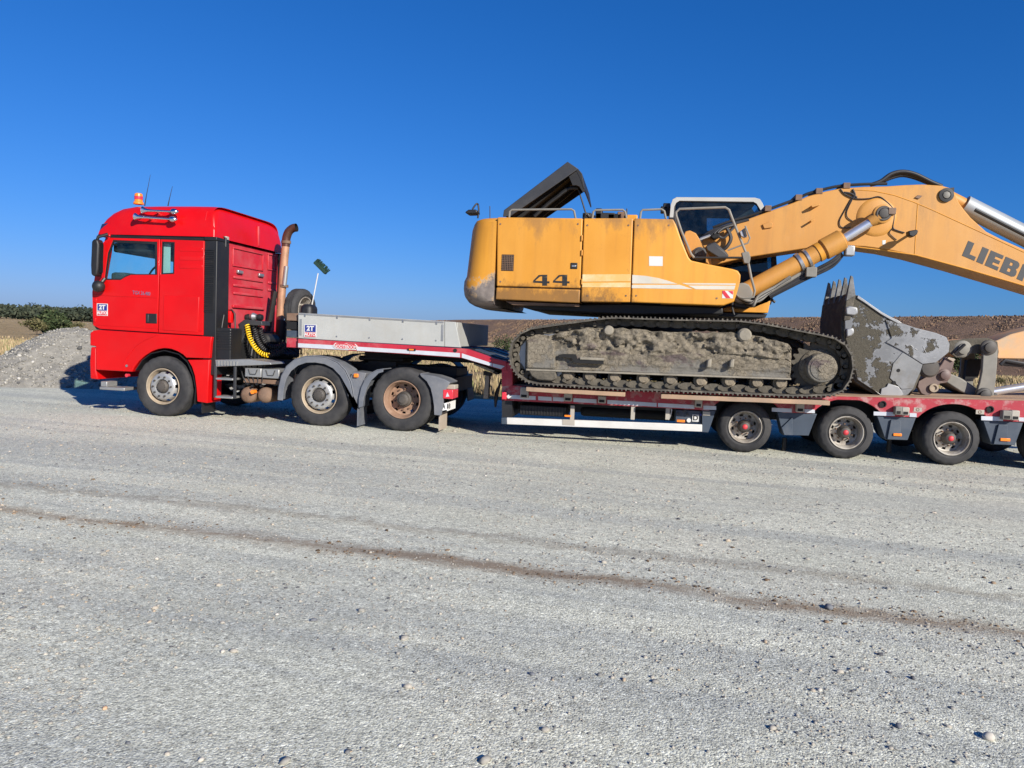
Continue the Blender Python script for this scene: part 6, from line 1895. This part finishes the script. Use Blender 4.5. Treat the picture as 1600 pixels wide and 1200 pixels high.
# hydraulic pipes along the back of the boom
def pipe(off, Y, r=.022, a=2, b=11):
    pts = [(x, y - off) for x, y in btop[a:b]]
    MB().tube(sm([p3(x, y, Y) for x, y in pts]), r, 8).build('boom_pipe', 'black_steel', BOOM)
pipe(4, BN + .05, a=1, b=10); pipe(4, BN + .16, a=1, b=10); pipe(4, BN + .42, a=1, b=10); pipe(4, BN + .55, a=1, b=10)
for q in ((1200, 328), (1280, 301), (1323, 292.5), (1248, 311)):
    x, z = P(*q, BN); MB().box(x - .05, x + .05, BN - .01, BN + .62, z - .02, z + .07).build('pipe_clamp', 'rust_steel', BOOM, bevel=.006)
for k, (h, Y) in enumerate(((0, 1.15), (3, 1.22), (6, 1.42))):
    MB().tube(sm([p3(1360, 289, Y), p3(1376, 283 + h * .3, Y), p3(1392, 272 + h, Y), p3(1410, 268 + h, Y), p3(1430, 272 + h, Y), p3(1455, 284 + h * .6, Y), p3(1472, 291, Y)]), .030, 10).build('hose', 'rubber_hose', BOOM, smooth=60)
# hoses round the boom foot
for k in range(6):
    MB().tube(sm([p3(1096 + k * 5, 372 - k * 1.5, BN - .03 - .02 * k), p3(1112 + k * 4, 361 - k, BN - .05), p3(1135 + k * 5, 353 - k, BN + .02 * k), p3(1170, 343 - k * .8, BN + .1 * k)]), .024, 8).build('hose', ('rubber_hose', 'black_steel')[k % 2], BOOM)
MB().tube(sm([p3(1117, 364, BN - .1), p3(1130, 372, BN - .1), p3(1142, 360, BN - .08), p3(1150, 352, BN)]), .020, 8).build('hose', 'rubber_hose', BOOM)
MB().tube(sm([p3(1136, 357, BN - .08), p3(1142, 372, BN - .1), p3(1136, 385, BN - .1), p3(1128, 391, BN - .08)]), .030, 8).build('hose', 'rubber_hose', BOOM)
MB().prism(PL(zb_((360, 230), (430, 190), (480, 210), (470, 250), (400, 270)), BN), BN - .14, BN - .02).build('hose_block', 'dark_void', BOOM, bevel=.02)
MB().tube(sm([p3(1086, 380, .85), p3(1094, 374, .85), p3(1110, 368, .9)]), .024, 8).build('grease_hose', 'steel', BOOM)
MB().prism(PL(zb_((330, 320), (430, 290), (560, 410), (590, 450), (540, 495), (400, 430), (340, 360)), .86), .80, .95).build('valve_cover', 'grey_hood', BOOM, bevel=.02)

# lettering on the boom: heavy block capitals
LET = {
 'L': [[(0, 0), (.74, 0), (.74, .26), (.36, .26), (.36, 1), (0, 1)]],
 'I': [[(0, 0), (.38, 0), (.38, 1), (0, 1)]],
 'E': [[(0, 0), (.76, 0), (.76, .23), (.36, .23), (.36, .39), (.70, .39), (.70, .61), (.36, .61), (.36, .77), (.76, .77), (.76, 1), (0, 1)]],
 'B': [[(0, 0), (.72, 0), (.86, .08), (.90, .20), (.88, .40), (.78, .52), (.86, .62), (.88, .80), (.82, .93), (.70, 1), (0, 1)], [(.36, .20), (.36, .42), (.52, .42), (.55, .31), (.52, .20)], [(.36, .60), (.36, .80), (.50, .80), (.53, .70), (.50, .60)]],
 'H': [[(0, 0), (.34, 0), (.34, .38), (.56, .38), (.56, 0), (.90, 0), (.90, 1), (.56, 1), (.56, .63), (.34, .63), (.34, 1), (0, 1)]],
 'R': [[(0, 0), (.34, 0), (.34, .36), (.46, .36), (.54, 0), (.92, 0), (.80, .40), (.88, .52), (.88, .82), (.80, .95), (.68, 1), (0, 1)], [(.34, .58), (.34, .79), (.50, .79), (.53, .68), (.50, .58)]],
}
ADV = {'L': .86, 'I': .50, 'E': .88, 'B': 1.02, 'H': 1.02, 'R': 1.0}
def boom_lettering():
    o = Vector(P(1503, 399.4, BN)); r = (Vector(P(1559.5, 423.4, BN)) - o).normalized()
    u = Vector(P(1513, 376.2, BN)) - o
    h = u.length; u.normalize()
    x = 0
    for ch in 'LIEBHERR':
        loops = [[tuple(o + r * (x + a * h * 1.10) + u * (b * h)) for a, b in l] for l in LET[ch]]
        MB().plate(loops[0], loops[1:], BN - .004, BN - .0005).build('letter', 'letter_grey', BOOM)
        x += ADV[ch] * h * 1.10
boom_lettering()

# ---- hoist cylinders
def hoist(Y, near=True):
    a, b, c = Vector(p3(1158, 459, Y)), Vector(p3(1318, 373.5, Y)), Vector(p3(1377, 337, Y))
    d = (b - a).normalized()
    CYL = MB().tube([a, b], .135, 32).build('hoist_cylinder', 'yellow_boom', EXC, smooth=60)
    MB().tube([b - d * .33, b - d * .02], .165, 32).build('gland', 'yellow_boom', CYL, bevel=.012)
    MB().tube([b - d * .43, b - d * .36], .148, 32).build('gland_ring', 'yellow_plain', CYL)
    MB().tube([b - d * .05, c], .068, 24).build('piston_rod', 'rod_chrome', CYL, smooth=60)
    MB().tube([c - d * .20, c - d * .05], [.075, .115], 20).build('rod_eye_neck', 'yellow_boom', CYL)
    MB().tube([a + d * .95, a + d * 1.0], .150, 28).build('cylinder_band', 'steel', CYL)
    MB().tube([a + d * 1.08, a + d * 1.12], .150, 28).build('cylinder_band', 'steel', CYL)
    if near:
        dn = Vector((d.z, 0, -d.x)); dn = dn if dn.z < 0 else -dn
        MB().tube([a + dn * .19 - Vector((0, .06, 0)) + d * .1, b + dn * .16 - d * .9, b + dn * .14 - d * .55], .032, 10).build('cylinder_pipe', 'link_grey', CYL)
        for k in range(3):
            MB().tube(sm([a + dn * (.20 + .03 * k) + d * .35, a + dn * (.20 + .035 * k) + d * .9, a + dn * (.21 + .04 * k) + d * 1.35, b + dn * (.17 + .02 * k) - d * .12]), .022, 8).build('cylinder_hose', ('rubber_hose', 'grey_hood', 'rubber_hose')[k], CYL)
        MB().box(b.x + .02, b.x + .16, Y - .08, Y + .05, b.z - .26, b.z - .10).build('pipe_union', 'alu', CYL, bevel=.02)
        q = a + d * 1.05 + dn * .2
        MB().box(q.x - .08, q.x + .08, Y - .1, Y + .04, q.z - .09, q.z + .06).build('pipe_bracket', 'link_grey', CYL, bevel=.012)
    MB().lathe([(0, Y - .14), (.14, Y - .14), (.16, Y - .12), (.16, Y + .12), (.14, Y + .14), (0, Y + .14)], 24, (a.x, 0, a.z)).build('cylinder_foot', 'link_grey', CYL)
    return CYL
hoist(.70); hoist(1.92, False)
MB().prism(PL(zb_((640, 1000), (720, 950), (760, 840), (830, 900), (920, 960), (880, 1040), (790, 1070), (650, 1050)), .62), .62, 1.0).build('foot_bracket', 'black_steel', EXC, bevel=.02)
MB().prism(PL(zb_((860, 1000), (1060, 960), (1090, 870), (1160, 800), (1110, 920), (1060, 1000), (900, 1060)), .9), .9, 1.6).build('foot_guard', 'black_steel', EXC, bevel=.02)
for k in range(5):
    MB().tube(sm([p3(1150 + k * 3, 462 + k * 3, .55 + k * .05), p3(1168 + k * 2, 470 + k * 2, .5), p3(1186, 470 - k * 2, .5), p3(1205 + k * 2, 455 - k * 2, .55), p3(1235, 436 - k, .55)]), .022, 8).build('hose', ('link_grey', 'rubber_hose')[k % 2], EXC)
MB().tube([p3(1203, 466, 1.2), p3(1211, 472.5, 1.2)], .02, 8).build('drain_pipe', 'black_steel', EXC)
MB().tube(sm([p3(1145, 470, .5), p3(1144, 480, .5), p3(1147, 492, .5)]), .016, 6).build('hose', 'black_steel', EXC)

# ---- stick cylinder on top of the boom
sA, sB = Vector(p3(1478, 306, YC)), Vector(p3(1800, 470, YC))
dS = (sB - sA).normalized()
SC = MB().tube([sA + dS * .30, sA + dS * 2.6], .150, 32).build('stick_cylinder', 'cylinder_grey', EXC, smooth=60)
MB().tube([sA, sA + dS * .32], .10, 20).build('cylinder_neck', 'yellow_boom', SC)
MB().tube([sA + dS * 2.5, sB], .07, 20).build('piston_rod', 'rod_chrome', SC)
MB().tube([sA + dS * .4 - Vector((0, .2, .06)), sA + dS * 2.4 - Vector((0, .2, .06))], .03, 8).build('cylinder_pipe', 'black_steel', SC)

# ---- stick, folded back under the boom
SN, SF = 1.02, 1.58
stk = z7((190, 200), (215, 165), (350, 150), (520, 145), (580, 165), (600, 155), (700, 110), (800, 85)) + [(1700, 484), (1790, 455), (1830, 480), (1815, 525), (1760, 550)] + z7((800, 305), (600, 303), (560, 270), (380, 255), (330, 290), (270, 290), (215, 250))
STK = MB().prism(PL(stk, SN), SN, SF).build('stick', 'arm_orange', EXC, bevel=.014)
MB().prism(PL(z7((185, 205), (215, 160), (350, 145), (520, 140), (590, 170), (600, 250), (590, 300), (555, 275), (380, 262), (330, 295), (265, 295), (210, 255)), SN), SN - .02, SN).build('stick_nose', 'mud_dark', STK, bevel=.01)
def pin(px, py, Y, r, par, m='hub_dark'):
    x, z = P(px, py, Y)
    o = MB().lathe([(r * 1.5, Y + .04), (r * 1.5, Y + .0), (r * 1.3, Y - .012), (r, Y - .015), (r * .95, Y - .05), (r * .5, Y - .06), (0, Y - .06)], 26, (x, 0, z)).build('pin', m, par)
    return o
pin(1504.5, 545, SN - .02, .085, STK, 'link_grey')
MB().tube([p3(1492, 553, SN - .09), p3(1508, 538, SN - .09)], .02, 8).build('pin_bar', 'black_steel', STK)
# tipping linkage
hl = z7((478, 210), (500, 180), (540, 172), (575, 180), (592, 210), (588, 330), (578, 460), (560, 590), (540, 630), (500, 640), (450, 628), (420, 600), (425, 565), (450, 490), (468, 400), (474, 300))
HL = MB().prism(PL(hl, .90), .88, .95).build('tipping_lever', 'link_grey', STK, bevel=.012)
MB().prism(PL(hl, .90), 1.65, 1.72).build('tipping_lever', 'link_grey', STK, bevel=.012)
pin(1545.5, 543, .86, .075, HL); pin(1538, 617.5, .86, .075, HL)
MB().box(P(1538, 617, 1.3)[0] - .05, P(1538, 617, 1.3)[0] + .05, .96, 1.64, P(1538, 617, 1.3)[1] - .05, P(1538, 617, 1.3)[1] + .05).build('lever_shaft', 'hub_dark', HL, bevel=.02)
TKL = MB().prism(PL(z7((180, 410), (215, 415), (300, 450), (380, 500), (460, 560), (500, 580), (480, 620), (400, 605), (300, 560), (190, 490), (165, 450)), 1.05), 1.02, 1.58).build('tipping_link', 'link_grey', STK, bevel=.02)
cp = z7((-40, 520), (-30, 470), (40, 430), (100, 410), (150, 340), (180, 290), (215, 290), (250, 320), (235, 380), (215, 450), (190, 490), (140, 495), (110, 520), (90, 560), (40, 595), (-10, 575))
CPL = MB().prism(PL(cp, .78), .74, .82).build('quick_coupler', 'coupler_brown', STK, bevel=.012)
MB().prism(PL(cp, .78), 1.78, 1.86).build('quick_coupler', 'coupler_brown', STK, bevel=.012)
MB().prism(shrink(PL(cp, .78), .7), .83, 1.77).build('coupler_body', 'coupler_brown', STK)
pin(1475, 586, .74, .065, CPL, 'coupler_brown')
x, z = P(1459, 606, .72)
MB().lathe([(.065, .735), (.065, .70), (.04, .70), (.03, .72), (0, .72)], 22, (x, 0, z)).build('lock_ring', 'rim_tan', CPL)
MB().prism(PL(z7((210, 290), (250, 300), (262, 310), (245, 325), (200, 300)), .72), .71, .74).build('coupler_tab', 'mudflap_tan', CPL)
x, z = P(1450, 575, .6)
MB().lathe([(0, .50), (.11, .51), (.14, .54), (.14, .72)], 24, (x, 0, z)).build('coupler_pin', 'hub_dark', CPL)
MB().prism(PL(z7((355, 330), (360, 312), (470, 305), (475, 330), (440, 450), (340, 462)), 1.5), 1.50, 1.6).build('lever_guard', 'dark_void', STK)
MB().tube([p3(1540, 614, YC), p3(1640, 598, YC), p3(1760, 575, YC)], .062, 20).build('bucket_rod', 'rod_chrome', STK, smooth=60)
MB().tube([p3(1690, 590, YC), p3(1830, 560, YC)], .12, 24).build('bucket_cylinder', 'yellow_boom', STK, smooth=60)
MB().tube([p3(1563, 570, .95), p3(1570, 563, .95), p3(1600, 568, .95), p3(1680, 560, .95)], .03, 8).build('stick_hose', 'rubber_hose', STK)
MB().tube([p3(1565, 567, 1.0), p3(1650, 575, 1.0)], .04, 8).build('stick_hose', 'rubber_hose', STK)

# ---- bucket
def bucket_material():
    m, t, p = nodes('bucket_plate'); k = NT(t)
    co = k.coord(False); X, Y, Z = k.sep(co)
    metal = k.mix(k.ramp(k.noise(co, 3, 6), (.35, 0.), (.65, 1.)), (.16, .164, .166), (.28, .286, .29))
    metal = k.mix(k.math('MULTIPLY', k.ramp(k.noise(co, 14, 6, .7, (.4, 1, 1)), (.55, 0.), (.7, 1.)), .5), metal, (.40, .40, .39))
    g = k.maprange(X, 4.2, 3.5, 0, 1)
    a = k.math('ADD', k.noise(co, 3.0, 8, .66), k.math('MULTIPLY', g, .17))
    f = k.ramp(a, (.60, 0.), (.615, 1.))
    mud = k.mix(k.noise(co, 22, 7, .7), (.036, .032, .023), (.115, .102, .075))
    c = k.mix(f, metal, mud)
    k.l(c, p.inputs['Base Color'])
    k.l(k.math('ADD', .42, k.math('MULTIPLY', f, .5)), p.inputs['Roughness'])
    k.l(k.math('MULTIPLY', k.math('SUBTRACT', 1., f), .25), p.inputs['Metallic'])
    h = k.math('MULTIPLY', f, k.math('ADD', .8, k.noise(co, 26, 7, .75)))
    k.l(k.bump(h, .9, .02), p.inputs['Normal'])
    MAT['bucket_plate'] = m
bucket_material()
M('tooth_steel', (.16, .16, .155), .5, metal=.5, var=.3, scale=9, dust=.7, dcol=(.06, .052, .04), dscale=6, dlo=.42, dhi=.6)
KN, KF = .50, 2.0
side = z3((235, 140), (270, 165), (300, 190), (345, 222), (400, 260), (450, 288), (500, 310), (550, 330), (600, 345), (720, 375), (780, 400), (800, 440), (795, 490), (720, 550), (645, 560), (632, 600), (610, 650), (590, 700), (560, 735), (520, 757), (480, 765), (440, 756), (400, 740), (330, 695), (262, 650), (250, 600), (222, 520), (190, 400), (188, 310), (200, 230), (215, 180))
BK = MB().prism(PL(side, KN), KN, KN + .05).build('bucket', 'bucket_plate', EXC, bevel=.008)
MB().prism(PL(side, KN), KF - .05, KF).build('bucket_side', 'bucket_plate', BK)
shell_ = z3((232, 150), (213, 185), (200, 230), (188, 310), (190, 400), (222, 520), (250, 600), (262, 650), (330, 695), (400, 740), (440, 756), (480, 765), (520, 757), (560, 735), (590, 700), (610, 650), (632, 600), (645, 562))
MB().strip(PL(shell_, KN), .04, KN + .051, KF - .051).build('bucket_shell', 'mud_dark', BK)
ear = z3((425, 430), (460, 405), (425, 300), (500, 312), (600, 346), (720, 376), (780, 401), (799, 440), (794, 489), (720, 549), (640, 558), (520, 480))
MB().prism(PL(ear, KN), KN - .02, KN - .0005).build('bucket_ear', 'bucket_plate', BK, bevel=.006)
MB().prism(PL(z3((470, 555), (525, 490), (640, 562), (628, 605), (585, 700), (520, 705), (450, 640)), KN), KN - .012, KN - .0003).build('wear_plate', 'bucket_grey', BK, bevel=.004)
for (px, py) in ((500, 595), (475, 667)):
    x, z = P(*z3((px, py))[0], KN); MB().cyl((x, KN - .016, z), (x, KN + .01, z), .026, .026, 12).build('plate_hole', 'dark_void', BK)
edge = z3((262, 155), (300, 182), (345, 214), (400, 252), (450, 280), (500, 303), (520, 318), (500, 322), (450, 296), (400, 268), (345, 230), (300, 198), (258, 172))
MB().prism(PL(edge, KN), KN - .025, KN + .055).build('side_edge', 'bare_steel', BK, bevel=.004)
for q in (((188, 228), (212, 218), (258, 226), (262, 262), (240, 276), (190, 270)), ((192, 350), (235, 345), (240, 375), (225, 392), (193, 402))):
    MB().prism(PL(z3(*q), KN), KN - .05, KN + .05).build('side_cutter', 'bare_steel', BK, bevel=.02)
MB().prism(PL(z3((350, 705), (395, 735), (400, 700), (430, 690), (440, 670), (500, 690), (530, 735), (480, 762), (430, 768)), KN), KN - .025, KN - .0).build('heel_plate', 'bare_steel', BK, bevel=.006)
cr_ = z3((655, 455), (660, 495), (640, 470), (675, 465))
for a_, b_ in (((645, 455), (665, 495)), ((672, 452), (642, 488)), ((575, 448), (590, 462)), ((600, 468), (612, 476)), ((505, 395), (520, 380)), ((480, 365), (490, 360))):
    a, b = p3(*z3(a_)[0], KN - .022), p3(*z3(b_)[0], KN - .022)
    MB().tube([a, b], .0045, 6).build('weld_mark', 'bare_steel', BK)
# teeth along the lip
lipx, lipz = P(1330.5, 463, KN)
for k in range(5):
    y = KN + .05 + k * (KF - KN - .10) / 4
    (tx, tz), (lx, lz) = P(1332.5, 430, KN), P(1322, 470, KN)
    (rx, rz) = P(1337, 462, KN)
    w = .055
    T_ = MB().add([(lx, y - w, lz), (rx, y - w, rz), (rx, y + w, rz), (lx, y + w, lz), (tx - .02, y - .02, tz), (tx + .015, y - .02, tz - .02), (tx + .015, y + .02, tz - .02), (tx - .02, y + .02, tz)],
        [(0, 1, 2, 3), (4, 7, 6, 5), (0, 4, 5, 1), (1, 5, 6, 2), (2, 6, 7, 3), (3, 7, 4, 0)]).build('tooth', 'tooth_steel', BK, bevel=.006)
    (ax_, az_), (bx2, bz2) = P(1316, 520, KN), P(1330, 500, KN)
    MB().prism([(lx - .02, lz - .30), (lx + .08, lz - .28), (rx - .01, rz), (lx - .005, lz)], y - .065, y + .065).build('tooth_adapter', 'mud_dark', BK, bevel=.012)
